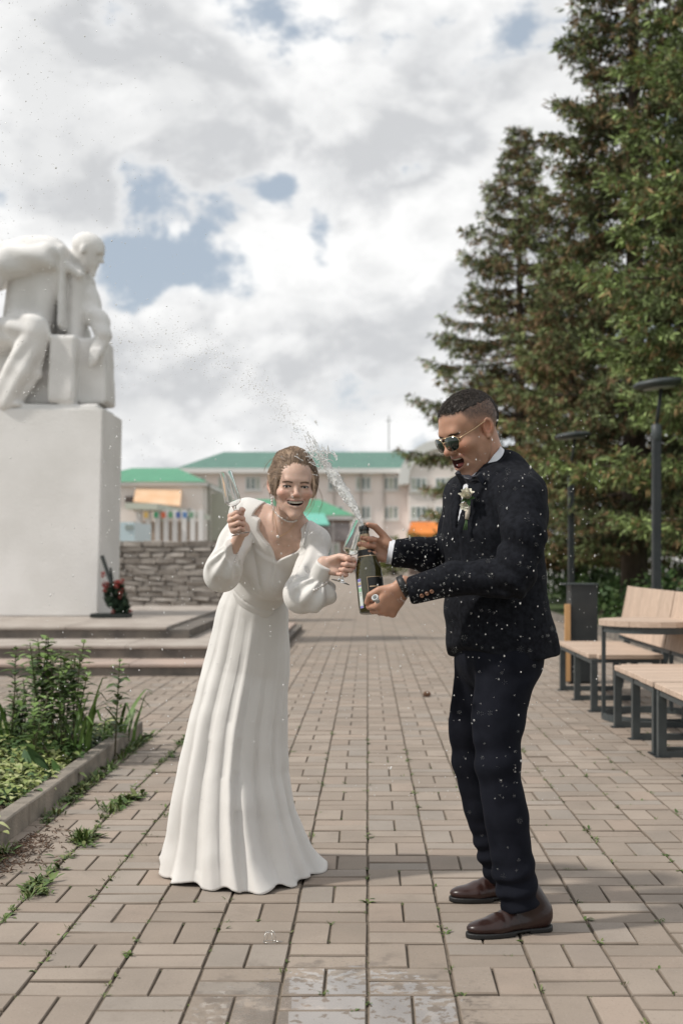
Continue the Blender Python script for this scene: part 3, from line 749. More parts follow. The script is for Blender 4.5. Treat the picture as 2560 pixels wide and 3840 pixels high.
def small_building():
    Y = 80.0; r = tag(empty('hall_building', (-14, Y, 0)), 'small cream hall with bright green hip roof beside the plinth', 'building')
    a = at(300, 1822, Y); b = at(762, 1822, Y)
    MB().box(((a.x+b.x)/2, Y+5, a.z/2), (b.x-a.x, 10, a.z)).build('wall', M_CREAM, r)
    MB().box(((a.x+b.x)/2, Y+4.9, a.z+.12), (b.x-a.x+.5, 10.4, .24)).build('eaves', M_TRIM, r)
    hip_roof(a.x-.3, b.x+.3, Y-.4, Y+10.4, a.z+.23, at(0, 1755, Y+5).z, 2.6, MB()).build('roof', M_ROOFL, r)
    an = at(505, 1832, Y-.3); 
    mb = MB(); q = [at(510, 1832, Y-.2), at(682, 1836, Y-.2), at(676, 1896, Y-2.2), at(500, 1880, Y-2.2)]
    mb.add([*q, *[v+Vector((0, 0, -.06)) for v in q]], [(0, 1, 2, 3), (7, 6, 5, 4), (0, 4, 5, 1), (1, 5, 6, 2), (2, 6, 7, 3), (3, 7, 4, 0)])
    mb.build('awning', mat('orange_awning', (.66, .42, .25), (.72, .50, .33), rough=.8, scale=1.2), r)
    fbox(470, 505, 1862, 1885, Y-.3, .25).build('sign_board', mat('dark_board', (.10, .08, .07)), r)
    for px in (600, 700): window(px-22, px+22, 1905, 1960, Y, r, 2)
    mb = MB(); q = at(783, 1815, Y+.5); mb.tube([q, (q.x, q.y, 0)], .1, 6); mb.build('downpipe', mat('green_grey_pipe', (.24, .24, .20)), r)
    # annex with a pale sloping roof
    ann = MB(); fbox(790, 860, 1850, 2140, Y+4, 6, ann); ann.build('annex_wall', mat('annex_green', (.42, .43, .36)), r)
    # market pavilion in front: white posts, pale roof edge and bunting
    Yp = 62.0; p = tag(empty('market_pavilion', (-10, Yp, 0)), 'white posted market pavilion with small coloured flags behind the stone wall', 'pavilion')
    mb = MB(); q = [at(470, 1885, Yp), at(590, 1888, Yp), at(760, 1925, Yp+3), at(760, 1945, Yp+3), at(590, 1912, Yp), at(470, 1908, Yp)]
    mb.add([*q, *[v+Vector((0, 3, 0)) for v in q]], [(0, 1, 4, 5), (1, 2, 3, 4), (6, 11, 10, 7), (7, 10, 9, 8), (0, 6, 7, 1), (1, 7, 8, 2), (5, 4, 10, 11), (4, 3, 9, 10), (2, 8, 9, 3), (0, 5, 11, 6)])
    mb.build('roof_edge', mat('pale_green_fascia', (.52, .55, .47)), p)
    for px in (520, 556, 590, 622, 655, 690, 722, 752):
        fbox(px-9, px+9, 1912, 2180, Yp+.4, .3).build('post', M_TRIM, p)
    for k, px in enumerate((548, 585, 613, 640, 668, 693, 718)):
        fbox(px-8, px+8, 1920, 1942, Yp-.1, .05).build('flag', mat('flag_%d' % k, [(.55, .38, .12), (.04, .25, .12), (.50, .12, .06), (.10, .28, .14), (.08, .14, .35), (.10, .22, .45), (.18, .33, .22)][k]), p)
    fbox(500, 760, 1955, 2180, Yp+2.2, .2).build('back_wall', mat('pavilion_back', (.50, .40, .32), (.40, .31, .25), scale=.8), p)
    c = tag(empty('parked_van', (-11.5, 50, 0)), 'pale blue parked van seen between plinth and pavilion', 'van')
    fbox(430, 505, 1958, 2030, 52, 4).build('body', mat('pale_blue_paint', (.50, .62, .66), rough=.3), c)
    fbox(470, 500, 1968, 1985, 51.95, .06).build('windscreen', M_PANE, c)
    for px in (440, 490):
        q = at(px, 2040, 52.3); MB().tube([(q.x, 51.9, .35), (q.x, 52.2, .35)], .35, 14).build('wheel', mat('tyre_black', (.02, .02, .02)), c)
    fbox(430, 505, 2030, 2062, 52.05, 3.9).build('lower_body', MATS['pale_blue_paint'], c)
small_building()
def kiosks():
    Y = 118.0; r = tag(empty('shop_pavilion', (-3, Y, 0)), 'low brick shop with bright green hipped roof before the long building', 'shop')
    a = at(815, 1945, Y); b = at(1322, 1945, Y)
    MB().box(((a.x+b.x)/2, Y+4, a.z/2), (b.x-a.x-.6, 8, a.z)).build('wall', mat('shop_brick', (.26, .19, .155), (.32, .24, .20), rough=.9, scale=3), r)
    fbox(840, 1310, 1962, 2028, Y-.2, .2).build('fascia', mat('mauve_fascia', (.30, .265, .26), (.26, .235, .235), scale=.7), r)
    MB().box(((a.x+b.x)/2, Y+3.9, a.z+.1), (b.x-a.x, 8.6, .4)).build('eaves', M_TRIM, r)
    hip_roof(a.x-.2, b.x+.2, Y-.5, Y+8.5, a.z+.29, at(0, 1872, Y+4).z, 3.4, MB()).build('roof', M_ROOFL, r)
    mb = MB(); q = [at(1060, 1925, Y-.6), at(1215, 1925, Y-.6), at(1235, 1966, Y-2.4), at(1040, 1966, Y-2.4)]
    mb.add([*q, *[v+Vector((0, 0, -.1)) for v in q]], [(0, 1, 2, 3), (7, 6, 5, 4), (0, 4, 5, 1), (1, 5, 6, 2), (2, 6, 7, 3), (3, 7, 4, 0)]); mb.build('porch_roof', M_TEAL, r)
    for px in (1170, 1245): window(px-28, px+28, 2035, 2090, Y, r, 2)
    for px in (1105, 1250):
        q = at(px, 1960, Y-2.2); MB().tube([q, (q.x, q.y, 0)], .1, 6).build('porch_post', mat('post_grey', (.3, .28, .27)), r)
    c = tag(empty('red_car', (-2, 108, 0)), 'red car parked before the brick shop', 'car')
    MR = mat('red_paint', (.48, .05, .025), rough=.25, coat=.6)
    q = at(1297, 2140, 108); x, y = q.x, 108.0
    prof = [(-1.5, .35), (1.5, .35), (1.55, .75), (1.0, .9), (.55, 1.32), (-.75, 1.34), (-1.25, .95), (-1.55, .85)]
    Mx = Matrix(((1, 0, 0, x), (0, 0, -1, y), (0, 1, 0, 0), (0, 0, 0, 1)))
    MB().prism(prof, -1.6, 0, Mx).build('body', MR, c)
    MB().prism([(.85, .92), (.5, 1.25), (-.7, 1.26), (-1.1, .95)], .0, .02, Mx).build('side_glass', M_PANE, c)
    for dx in (-.95, .95): MB().tube([(x+dx, y-.05, .32), (x+dx, y+.2, .32)], .32, 14).build('wheel', mat('tyre_black', (.02, .02, .02)), c)
    k = tag(empty('orange_kiosk', (3, 95, 0)), 'dark kiosk with bright orange awning beside the spruces', 'kiosk')
    fbox(1535, 1690, 1995, 2157, 95, 4).build('wall', mat('kiosk_brown', (.10, .075, .065), (.15, .11, .09), scale=1), k)
    mb = MB(); q = [at(1540, 1957, 95), at(1695, 1957, 95), at(1700, 2000, 93), at(1528, 2000, 93)]
    mb.add([*q, *[v+Vector((0, 0, -.25)) for v in q]], [(0, 1, 2, 3), (7, 6, 5, 4), (0, 4, 5, 1), (1, 5, 6, 2), (2, 6, 7, 3), (3, 7, 4, 0)]); mb.build('awning', mat('orange_cloth', (.66, .22, .04), (.58, .16, .03), scale=.6, rough=.7), k)
    fbox(1545, 1560, 2000, 2045, 94, .1).build('banner', mat('pale_blue_banner', (.42, .50, .62)), k)
kiosks()
# low parapet crossing the square
M_PARA = mat('parapet_stone', (.40, .35, .31), (.33, .29, .25), rough=.9, scale=2)
for (x0, x1, lb) in ((.7, 3.4, 'low stone parapet across the square before the orange kiosk'),):
    o = MB().box(((x0+x1)/2, 60, .17), (x1-x0, .5, .34)).build('parapet', M_PARA); tag(o, lb, 'wall')

# ================================================================ TREES
M_NEEDLE = mat('spruce_needles', (1, 1, 1), (.62, .62, .62), rough=.75, scale=1.3, vc=True, spec=.25)
M_BARK = mat('spruce_bark', (.05, .037, .028), (.09, .068, .052), rough=.95, scale=6, bump=1, bscale=20, stretch=(1, 1, .3), bdist=.03)
M_CONE = mat('spruce_cone', (.19, .105, .06), (.13, .07, .045), rough=.8, scale=20)
def spindles(P, D, Ln, Rd, C):
    """many tapered shoots as one triangle soup"""
    P = np.asarray(P, F32); D = np.asarray(D, F32); D = D/np.maximum(np.sqrt((D**2).sum(-1, keepdims=True)), 1e-6)
    Ln = np.asarray(Ln, F32)[:, None]; Rd = np.asarray(Rd, F32)[:, None]
    a = np.cross(D, v3((.31, .17, .93))); a /= np.maximum(np.sqrt((a**2).sum(-1, keepdims=True)), 1e-6); b = np.cross(D, a)
    m = P+D*Ln*.42
    V = np.stack([P, m+a*Rd, m-a*Rd*.5+b*Rd*.87, m-a*Rd*.5-b*Rd*.87, P+D*Ln], 1)
    f = np.array([(0, 2, 1), (0, 3, 2), (0, 1, 3), (4, 1, 2), (4, 2, 3), (4, 3, 1)])
    Fc = (np.arange(len(P))[:, None, None]*5+f[None]).reshape(-1, 3)
    return V.reshape(-1, 3), Fc, np.repeat(np.asarray(C, F32), 5, 0)
def sprays(P, D, Ln, Rd, C, k=4, seed=0):
    """each shoot becomes k flat needle blades fanned about its axis"""
    rg = np.random.RandomState(seed); n = len(P)
    P = np.repeat(np.asarray(P, F32), k, 0); D = np.asarray(D, F32); D = D/np.maximum(np.sqrt((D**2).sum(-1, keepdims=True)), 1e-6); D = np.repeat(D, k, 0)
    Ln = np.repeat(np.asarray(Ln, F32), k)[:, None]*rg.uniform(.6, 1.1, (n*k, 1)).astype(F32); Rd = np.repeat(np.asarray(Rd, F32), k)[:, None]
    C = np.repeat(np.asarray(C, F32), k, 0)*rg.uniform(.82, 1.18, (n*k, 1)).astype(F32)
    P = P+D*Ln*rg.uniform(-.1, .45, (n*k, 1)).astype(F32)+rg.normal(size=(n*k, 3)).astype(F32)*Rd*.4
    D = D+rg.normal(size=(n*k, 3)).astype(F32)*.42; D = D/np.sqrt((D**2).sum(-1, keepdims=True))
    a = np.cross(D, rg.normal(size=(n*k, 3)).astype(F32)); a = a/np.maximum(np.sqrt((a**2).sum(-1, keepdims=True)), 1e-6)
    m = P+D*Ln*.45; w = Rd*.52
    V = np.stack([P, m+a*w, P+D*Ln*.85, m-a*w], 1).reshape(-1, 3)
    return V, np.arange(n*k*4).reshape(-1, 4), np.repeat(C, 4, 0)
def spruce(x, y, H, Rm, seed, dens, label, z0=1.2, tone=(1, 1, 1), size=1.0, brown=.25, cones=120, lift=.0, power=.8, cap=9.0):
    rg = np.random.RandomState(seed); root = tag(empty('spruce_tree', (x, y, 0)), label, 'spruce tree', 'spruces along the path')
    MB().tube([(x, y, -.05), (x+.02, y, H*.3), (x, y+.03, H*.7), (x, y, H)], [.022*H*.8, .016*H*.8, .008*H*.8, .01], 9).build('trunk', M_BARK, root, True)
    P = []; D = []; Ln = []; Rd = []; C = []; CP = []; br = MB()
    z = z0
    while z < H-.02:
        u = (z-z0)/(H-z0); Lb = min(Rm*((1-u)**power), cap)*(1 if u > .06 else .7+5*u)+.05
        nb = max(5, int(round((9.5-3.5*u))))
        a0 = rg.rand()*6.28
        for k in range(nb):
            a = a0+6.283*k/nb+rg.normal()*.25; L_ = Lb*rg.uniform(.72, 1.12); zz = z+rg.normal()*.10
            dr = v3((math.cos(a), math.sin(a), 0)); sd = v3((-math.sin(a), math.cos(a), 0))
            droop = .30*(1-u)**.6-.55*u*u+lift
            def bp(s): return v3((x, y, zz))+dr*L_*s+v3((0, 0, 1))*L_*(-droop*s**1.1+.20*s**3.0)
            br.tube([bp(s) for s in (0, .4, .75, 1)], [.028*L_/2+.008, .016*L_/2+.006, .008, .004], 4, False)
            nt = int(dens*(12+27*L_))
            for t in range(nt):
                s = rg.uniform(.04, 1)**.72; side = rg.choice((-1, 1)); l = (.42*L_*(1-s)+.20)*rg.uniform(.55, 1.1)
                l = min(l, .80)
                p0 = bp(s); td = dr*rg.uniform(.45, 1.0)+sd*side*rg.uniform(.15, 1.0)+v3((0, 0, -1))*rg.uniform(-.05, .22)
                td = td/np.sqrt((td**2).sum()); ns = max(2, int(l/.085/size))
                for q in range(ns):
                    w = (q+rg.rand())/ns
                    pp = p0+td*l*w+v3((0, 0, -.16*l*w*w))
                    hang = rg.rand() < .30
                    dd = td*.9+rg.normal(size=3)*.38+v3((0, 0, -1.3 if hang else -.05))
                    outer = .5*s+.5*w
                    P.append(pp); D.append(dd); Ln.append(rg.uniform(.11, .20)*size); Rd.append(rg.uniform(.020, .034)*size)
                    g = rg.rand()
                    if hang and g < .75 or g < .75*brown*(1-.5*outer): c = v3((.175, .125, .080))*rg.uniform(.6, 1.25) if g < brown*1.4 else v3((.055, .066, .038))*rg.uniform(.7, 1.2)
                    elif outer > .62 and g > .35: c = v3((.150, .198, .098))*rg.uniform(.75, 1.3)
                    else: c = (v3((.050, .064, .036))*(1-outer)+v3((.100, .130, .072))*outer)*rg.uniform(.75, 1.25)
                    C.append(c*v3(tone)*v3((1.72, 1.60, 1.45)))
                if rg.rand() < .10: CP.append(p0+td*l*rg.uniform(.4, 1))
        z += (.56+.18*rg.rand())*(1.15-.76*u)*(1.0+.25*(size-1))
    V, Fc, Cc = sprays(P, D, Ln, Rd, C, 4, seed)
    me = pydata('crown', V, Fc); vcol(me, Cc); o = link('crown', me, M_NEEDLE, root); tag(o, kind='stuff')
    br.build('branches', M_BARK, root, True)
    if cones and CP:
        CP = [CP[i] for i in rg.permutation(len(CP))[:cones]]
        V, Fc, _ = spindles(CP, [(rg.normal()*.15, rg.normal()*.15, -1) for _ in CP], [.14]*len(CP), [.026]*len(CP), [(1, 1, 1)]*len(CP))
        o = link('cones', pydata('cones', V, Fc), M_CONE, root); tag(o, kind='stuff')
    return len(P)
n_sh = 0
n_sh += spruce(5.15, 17.6, 12.6, 2.75, 1, 1.15, 'nearest bright green spruce overhanging the wooden benches', z0=1.9, tone=(1.25, 1.32, 1.1), brown=.18, lift=-.05)
n_sh += spruce(4.95, 24.3, 15.2, 2.7, 2, .95, 'tallest dark spruce behind the lamp posts', z0=1.7, tone=(.85, .85, .8), brown=.34, size=1.15, power=.62)
n_sh += spruce(4.85, 31.0, 8.7, 2.9, 3, .95, 'broad brownish spruce between the tallest and the pointed one', z0=1.5, tone=(1.1, 1.05, .95), brown=.4, size=1.3)
n_sh += spruce(4.45, 38.3, 13.9, 5.0, 4, .66, 'pointed spruce reaching over the path end beside the pink building', z0=1.3, tone=(1.0, .98, .95), brown=.36, size=1.4, cones=60, power=1.0, cap=3.15)
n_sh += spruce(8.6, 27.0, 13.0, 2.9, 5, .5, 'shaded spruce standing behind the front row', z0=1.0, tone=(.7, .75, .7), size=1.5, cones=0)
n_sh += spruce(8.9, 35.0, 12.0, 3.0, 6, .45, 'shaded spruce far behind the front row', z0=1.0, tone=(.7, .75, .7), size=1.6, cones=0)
print('shoots', n_sh)

def leafcloud(mb, c, r, n, ls, rg, cols, flat=1.0):
    for i in range(n):
        d = Vector((rg.gauss(0, 1), rg.gauss(0, 1), rg.gauss(0, 1)*flat)); d.normalize(); q = rg.random()**.4
        p = Vector(c)+Vector((d.x*r[0], d.y*r[1], d.z*r[2]))*q
        u = Vector((rg.gauss(0, 1), rg.gauss(0, 1), rg.gauss(0, .6))).normalized(); s = u.cross(Vector((rg.gauss(0, 1), rg.gauss(0, 1), rg.gauss(0, 1)))).normalized()
        mb.col = rg.choice(cols); l = ls*rg.uniform(.6, 1.3)
        mb.add([p-u*l*.5, p+s*l*.28, p+u*l*.5, p-s*l*.28], [(0, 1, 2, 3)])
M_LEAF = mat('leaf_colour', (1, 1, 1), (.75, .75, .75), rough=.6, scale=9, vc=True, spec=.35)
def shrub(name, label, c, r, n, ls, seed, cols, cat='shrub', group=None):
    rg = random.Random(seed); e = tag(empty(name, (c[0], c[1], 0)), label, cat, group)
    mb = MB()
    for k in range(7):
        o = Vector((rg.gauss(0, .45)*r[0], rg.gauss(0, .4)*r[1], rg.gauss(0, .35)*r[2]))
        leafcloud(mb, Vector(c)+o, [q*.6 for q in r], n//7, ls, rg, cols)
    f = mb.build('foliage', M_LEAF, e, col=True); tag(f, kind='stuff')
    sb = MB()
    for k in range(5): sb.tube([(c[0]+rg.gauss(0, .1), c[1]+rg.gauss(0, .1), -.03), (c[0]+rg.gauss(0, .5)*r[0], c[1]+rg.gauss(0, .5)*r[1], c[2]+rg.gauss(0, .3)*r[2])], [.03*r[2], .01*r[2]], 5)
    sb.build('stems', M_BARK, e)
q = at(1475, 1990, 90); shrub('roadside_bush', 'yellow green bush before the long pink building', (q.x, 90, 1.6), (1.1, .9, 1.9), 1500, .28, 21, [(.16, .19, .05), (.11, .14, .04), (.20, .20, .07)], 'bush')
rgx = random.Random(4)
UB = ['low leafy bush on the lawn nearest the litter bin', 'leafy bush on the lawn between the two lamp posts', 'leafy bush beside the trunk of the tallest spruce', 'leafy bush just behind the far lamp post', 'leafy bush under the broad brownish spruce',
      'leafy bush before the broad brownish spruce trunk', 'leafy bush between the brownish and the pointed spruce', 'leafy bush beside the pointed spruce trunk', 'leafy bush under the skirt of the pointed spruce']
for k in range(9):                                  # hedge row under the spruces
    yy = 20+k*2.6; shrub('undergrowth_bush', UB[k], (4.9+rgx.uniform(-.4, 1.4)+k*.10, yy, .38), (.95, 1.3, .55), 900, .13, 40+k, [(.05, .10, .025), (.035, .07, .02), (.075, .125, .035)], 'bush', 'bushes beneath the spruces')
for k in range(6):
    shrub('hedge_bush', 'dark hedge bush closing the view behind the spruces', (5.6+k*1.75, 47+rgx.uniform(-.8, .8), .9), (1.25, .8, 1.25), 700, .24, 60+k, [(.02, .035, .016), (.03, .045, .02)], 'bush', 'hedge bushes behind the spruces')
# white baluster fence behind the trees
def fence():
    r = tag(empty('white_fence', (9, 43, 0)), 'white baluster fence glimpsed behind the spruces', 'fence')
    for z in (.45, 1.12): MB().box((9.2, 43, z), (7.6, .06, .07)).build('rail', M_TRIM, r)
    b = MB().tube([(0, 0, .02), (0, 0, .3), (0, 0, .62), (0, 0, 1.25)], [.045, .06, .03, .045], 7).mesh('baluster', True); b.materials.append(M_TRIM)
    for k in range(42):
        o = link('baluster', b, None, r, False); o.matrix_parent_inverse = Matrix.Translation((-9, -43, 0)); o.location = (5.5+k*.18, 43, 0)
fence()

# ================================================================ LAMPS, BIN, BENCHES
M_DARK = mat('dark_grey_steel', (.018, .022, .024), (.026, .03, .031), rough=.45, scale=6, spec=.5)
M_GREYST = mat('grey_steel', (.055, .065, .066), (.04, .048, .05), rough=.5, scale=10, spec=.5)
M_WOODB = mat('bench_wood', (.52, .40, .315), (.43, .325, .25), rough=.65, scale=3, stretch=(1.5, 22, 22), bump=.25, bscale=40, bdist=.004, rnd=.09)
M_WOODV = mat('bench_wood_upright', (.52, .40, .315), (.42, .315, .24), rough=.65, scale=3, stretch=(22, 22, 1.5), bump=.25, bscale=40, bdist=.004, rnd=.09)
def lamp(x, y, label):
    r = tag(empty('street_lamp', (x, y, 0)), label, 'street lamp', 'lamp posts along the path')
    MB().box((x, y, 1.31), (.10, .10, 2.62), bev=.012).build('pole', M_DARK, r)
    MB().box((x, y, .02), (.22, .22, .05), bev=.01).build('base_plate', M_DARK, r)
    MB().lathe([(.05, 2.6), (.062, 2.62), (.062, 2.78), (.03, 2.8)], 14, Matrix.Translation((x, y, 0))).build('collar', M_GREYST, r, True)
    MB().tube([(x, y, 2.78), (x+.03, y, 3.0), (x+.06, y, 3.26)], .022, 8).build('neck', M_DARK, r, True)
    Mx = Matrix.Translation((x+.03, y, 3.27)) @ Matrix.Rotation(R(-6), 4, 'Y')
    MB().lathe([(.02, -.05), (.20, -.045), (.30, -.01), (.305, .012), (.27, .04), (.12, .06), (.0, .062)], 32, Mx).build('lamp_head', M_GREYST, r, True)
    MB().lathe([(.0, -.056), (.19, -.052), (.19, -.046), (.0, -.046)], 28, Mx).build('diffuser', mat('lamp_diffuser', (.30, .30, .28), rough=.4), r, True)
lamp(3.42, 15.5, 'dark steel lamp post with round head nearer the benches'); lamp(3.42, 22.0, 'dark steel lamp post with round head behind the litter bin')
def litter_bin():
    x0, x1, y0 = 1.885, 2.20, 12.5; r = tag(empty('litter_bin', (2.04, 12.65, 0)), 'dark grey steel litter bin with orange wooden side', 'litter bin')
    MB().box(((x0+x1)/2+.03, y0+.16, .485), (x1-x0-.06, .30, .93), bev=.006).build('body', M_DARK, r)
    MB().box(((x0+x1)/2, y0+.16, .955), (x1-x0+.01, .33, .012)).build('lid', M_GREYST, r)
    MB().box((x0+.025, y0+.01, .395), (.055, .03, .74), bev=.004).build('wooden_side', mat('orange_wood', (.56, .33, .15), (.48, .27, .12), rough=.6, scale=4, stretch=(20, 20, 1)), r)
    MB().box(((x0+x1)/2+.03, y0+.16, .01), (.28, .26, .02)).build('foot', M_DARK, r)
    for z in (.12, .165): MB().tube([(x1-.23, y0+.012, z), (x1-.23, y0+.0, z)], .009, 8).build('bolt', mat('bright_bolt', (.5, .5, .5), metal=.8, rough=.3), r)
litter_bin()
def bench(y0, y1, label, x0=1.74, x1=2.31, chamf='near', back=None):
    r = tag(empty('bench', ((x0+x1)/2, (y0+y1)/2, 0)), label, 'bench')
    n = int(round((y1-y0)/.094)); st = (y1-y0)/n; rw = random.Random(int(y0*10))
    for k in range(n):
        yc = y0+(k+.5)*st; xs = x0
        e = (yc-y0) if chamf == 'near' else (y1-yc)
        if chamf and e < .12: xs = x0+(.12-e)*.9
        MB().box(((xs+x1)/2, yc, .43+rw.gauss(0, .0008)), (x1-xs+rw.gauss(0, .002), st-.005, .036), bev=.004).build('slat', M_WOODB, r)
    for yy in (y0+.04, (y0+y1)/2, y1-.04):
        mb = MB(); a = x0+.035; b = x1-.05
        mb.box((a, yy, .19), (.05, .055, .38)); mb.box((b, yy, .19), (.05, .055, .38)); mb.box(((a+b)/2, yy, .02), (b-a-.05, .055, .04)); mb.box(((a+b)/2, yy, .397), (b-a+.05, .055, .026))
        mb.build('leg_frame', M_GREYST, r)
        for xx in (a, b): MB().box((xx, yy, .003), (.09, .1, .008)).build('foot_pad', M_DARK, r)
    for xx in (x0+.022, x1-.03): MB().box((xx, (y0+y1)/2, .392), (.012, y1-y0-.05, .036)).build('side_rail', M_GREYST, r)
    if back:
        for (b0, b1) in back:
            pan = MB().bar((x1+.03, (b0+b1)/2, .46), (x1+.11, (b0+b1)/2, .92), b1-b0-.02, .01).build('back_plate', M_GREYST, r)
            m = int(round((b1-b0)/.095)); t = (b1-b0-.02)/m
            for k in range(m):
                yc = b0+.01+(k+.5)*t; cv = .05*((yc-(b0+b1)/2)/((b1-b0)/2))**4 if yc > (b0+b1)/2 and b1 > 12 else 0
                MB().bar((x1+.0+cv, yc, .50), (x1+.085+cv, yc, .945), t-.004, .03, (1, 0, .2), .003).build('back_slat', M_WOODV, r)
        for yy in (back[0][0]+.25, back[0][1]-.25): MB().bar((x1-.01, yy, .02), (x1+.10, yy, .72), .05, .05).build('back_post', M_GREYST, r)
bench(10.22, 11.95, 'wooden slatted bench with tall upright backrest beside the litter bin', back=[(10.15, 12.2), (9.1, 10.13)])
bench(8.0, 9.33, 'backless wooden bench module next to the small round table', chamf='far')
bench(6.4, 7.94, 'backless wooden bench module farthest from the litter bin', chamf=None)
def table():
    cx, cy = 2.15, 9.77; r = tag(empty('side_table', (cx, cy, 0)), 'small round wooden table between two benches', 'table')
    # plank top cut to a disc
    Rt = .42; k = 9; w = 2*Rt/k
    for i in range(k):
        ya = -Rt+i*w+.002; yb = ya+w-.004; pts = []
        for yy in np.linspace(ya, yb, 5): pts.append((math.sqrt(max(Rt*Rt-yy*yy, .003)), yy))
        poly = pts+[(-p[0], p[1]) for p in pts[::-1]]
        MB().prism(poly, .705, .745, Matrix.Translation((cx, cy, 0))).build('plank', M_WOODB, r)
    def ring(z0, z1, ra, rb_): return MB().lathe([(rb_, z0), (ra, z0), (ra, z1), (rb_, z1), (rb_, z0)], 40, Matrix.Translation((cx, cy, 0)), False)
    ring(.655, .703, .395, .383).build('apron', M_GREYST, r, False); ring(0, .05, .40, .385).build('base_ring', M_GREYST, r, False)
    for a in (180, 300, 60): MB().box((cx+.388*math.cos(R(a)), cy+.388*math.sin(R(a)), .36), (.028, .028, .66)).build('leg', M_GREYST, r)
table()
# fallen spruce cone on the paving
c = at(1600, 2613, 11.35); cb = MB()
for i in range(60):
    a = i*2.4; t = i/60; cb.col = (1, 1, 1); rr = .022*math.sin(math.pi*(.12+.8*t)); z = .02
    p = Vector((c.x-.028+.056*t, 11.35+rr*math.cos(a), .022+rr*math.sin(a))); cb.box(p, (.012, .010, .010), Matrix.Rotation(a, 3, 'X'))
tag(cb.build('fallen_cone', M_CONE), 'small brown fallen cone lying on the paving', 'cone')

# ================================================================ FLOWER BED
KX = -1.52
M_BKERB = mat('bed_kerb', (.29, .25, .205), (.17, .15, .125), rough=.9, scale=7, bump=.6, bscale=80, detail=8)
tag(sheet('flower_bed', -4.6, KX-.07, 1.5, 8.82, .055, M_SOIL), kind='structure')
bk = tag(empty('bed_kerb', (KX, 6, 0)), 'weathered concrete kerb edging the flower bed', 'kerb')
for k in range(8):
    y0 = 8.86-(k+1)*.99; MB().box((KX-.04, y0+.49, .035), (.08, .975, .13), Matrix.Rotation(rb.gauss(0, .004), 3, 'Z'), .006).build('kerb_stone', M_BKERB, bk)
for k in range(3): MB().box((KX-.1-.5-k*1.0, 8.84, .035), (.985, .08, .13), None, .006).build('kerb_stone', M_BKERB, bk)
def leaf(mb, p, d, l, w, up=(0, 0, 1), bend=.3, fold=.15):
    """folded, bent leaf of eight faces"""
    p = Vector(p); d = Vector(d).normalized(); s = d.cross(Vector(up)); 
    if s.length < 1e-4: s = Vector((1, 0, 0))
    s.normalize(); n = s.cross(d); vs = []; prof = ((0, .06), (.25, .8), (.55, 1.0), (.8, .62), (1.0, .03))
    for t, ww in prof:
        c = p+d*l*t-Vector((0, 0, 1))*bend*l*t*t
        vs += [c-s*w*.5*ww+n*fold*w*ww, c, c+s*w*.5*ww+n*fold*w*ww]
    fs = []
    for i in range(4):
        a = i*3; fs += [(a, a+1, a+4, a+3), (a+1, a+2, a+5, a+4)]
    mb.add(vs, fs)
M_FOL = mat('garden_leaf', (1, 1, 1), (.78, .8, .72), rough=.5, scale=24, vc=True, spec=.4)
M_STEM = mat('garden_stem', (.10, .075, .045), (.07, .09, .035), rough=.7, scale=8)
def phlox(x, y, h, seed, label, nst=9):
    rg = random.Random(seed); e = tag(empty('leafy_plant', (x, y, .05)), label, 'plant', 'leafy plants in the flower bed')
    for k in range(nst):
        bx, by = x+rg.gauss(0, .10), y+rg.gauss(0, .10); tx, ty = bx+rg.gauss(0, .07), by+rg.gauss(0, .07); hh = h*rg.uniform(.66, 1.0)
        pts = [Vector((bx, by, .04)), Vector(((bx+tx)/2+rg.gauss(0, .015), (by+ty)/2, .05+hh*.5)), Vector((tx, ty, .05+hh))]
        stp = MB().tube(pts, [.0055, .0045, .003], 5).build('stem', M_STEM, e, True)
        lb = MB(); n = int(hh/.030)
        for i in range(n):
            t = .18+.82*i/n; p = pts[0].lerp(pts[1], t*2) if t < .5 else pts[1].lerp(pts[2], t*2-1); a0 = i*1.57+rg.random()
            for s in (0, math.pi):
                a = a0+s; l = rg.uniform(.065, .105)*(1.0 if t < .85 else .85); lb.col = rg.choice([(.065, .115, .028), (.095, .155, .04), (.125, .20, .052), (.055, .10, .026)]) if t < .82 else (.17, .26, .07)
                if t < .45 and rg.random() < .45: continue
                leaf(lb, p, (math.cos(a), math.sin(a), rg.uniform(.15, .7)), l, l*.5, bend=rg.uniform(.1, .5))
        lb.build('leaves', M_FOL, stp, True, True)
phlox(at(190, 0, 8.0).x, 8.0, .70, 1, 'tall bushy leafy plant highest in the flower bed', 17)
phlox(at(285, 0, 7.7).x, 7.75, .60, 2, 'tall leafy plant leaning beside the strappy blades', 6)
phlox(at(60, 0, 8.2).x, 8.2, .42, 3, 'shorter leafy plant at the back of the bed', 8)
phlox(at(120, 0, 7.2).x, 7.3, .40, 4, 'thin leafy plant with bare brown stems', 5)
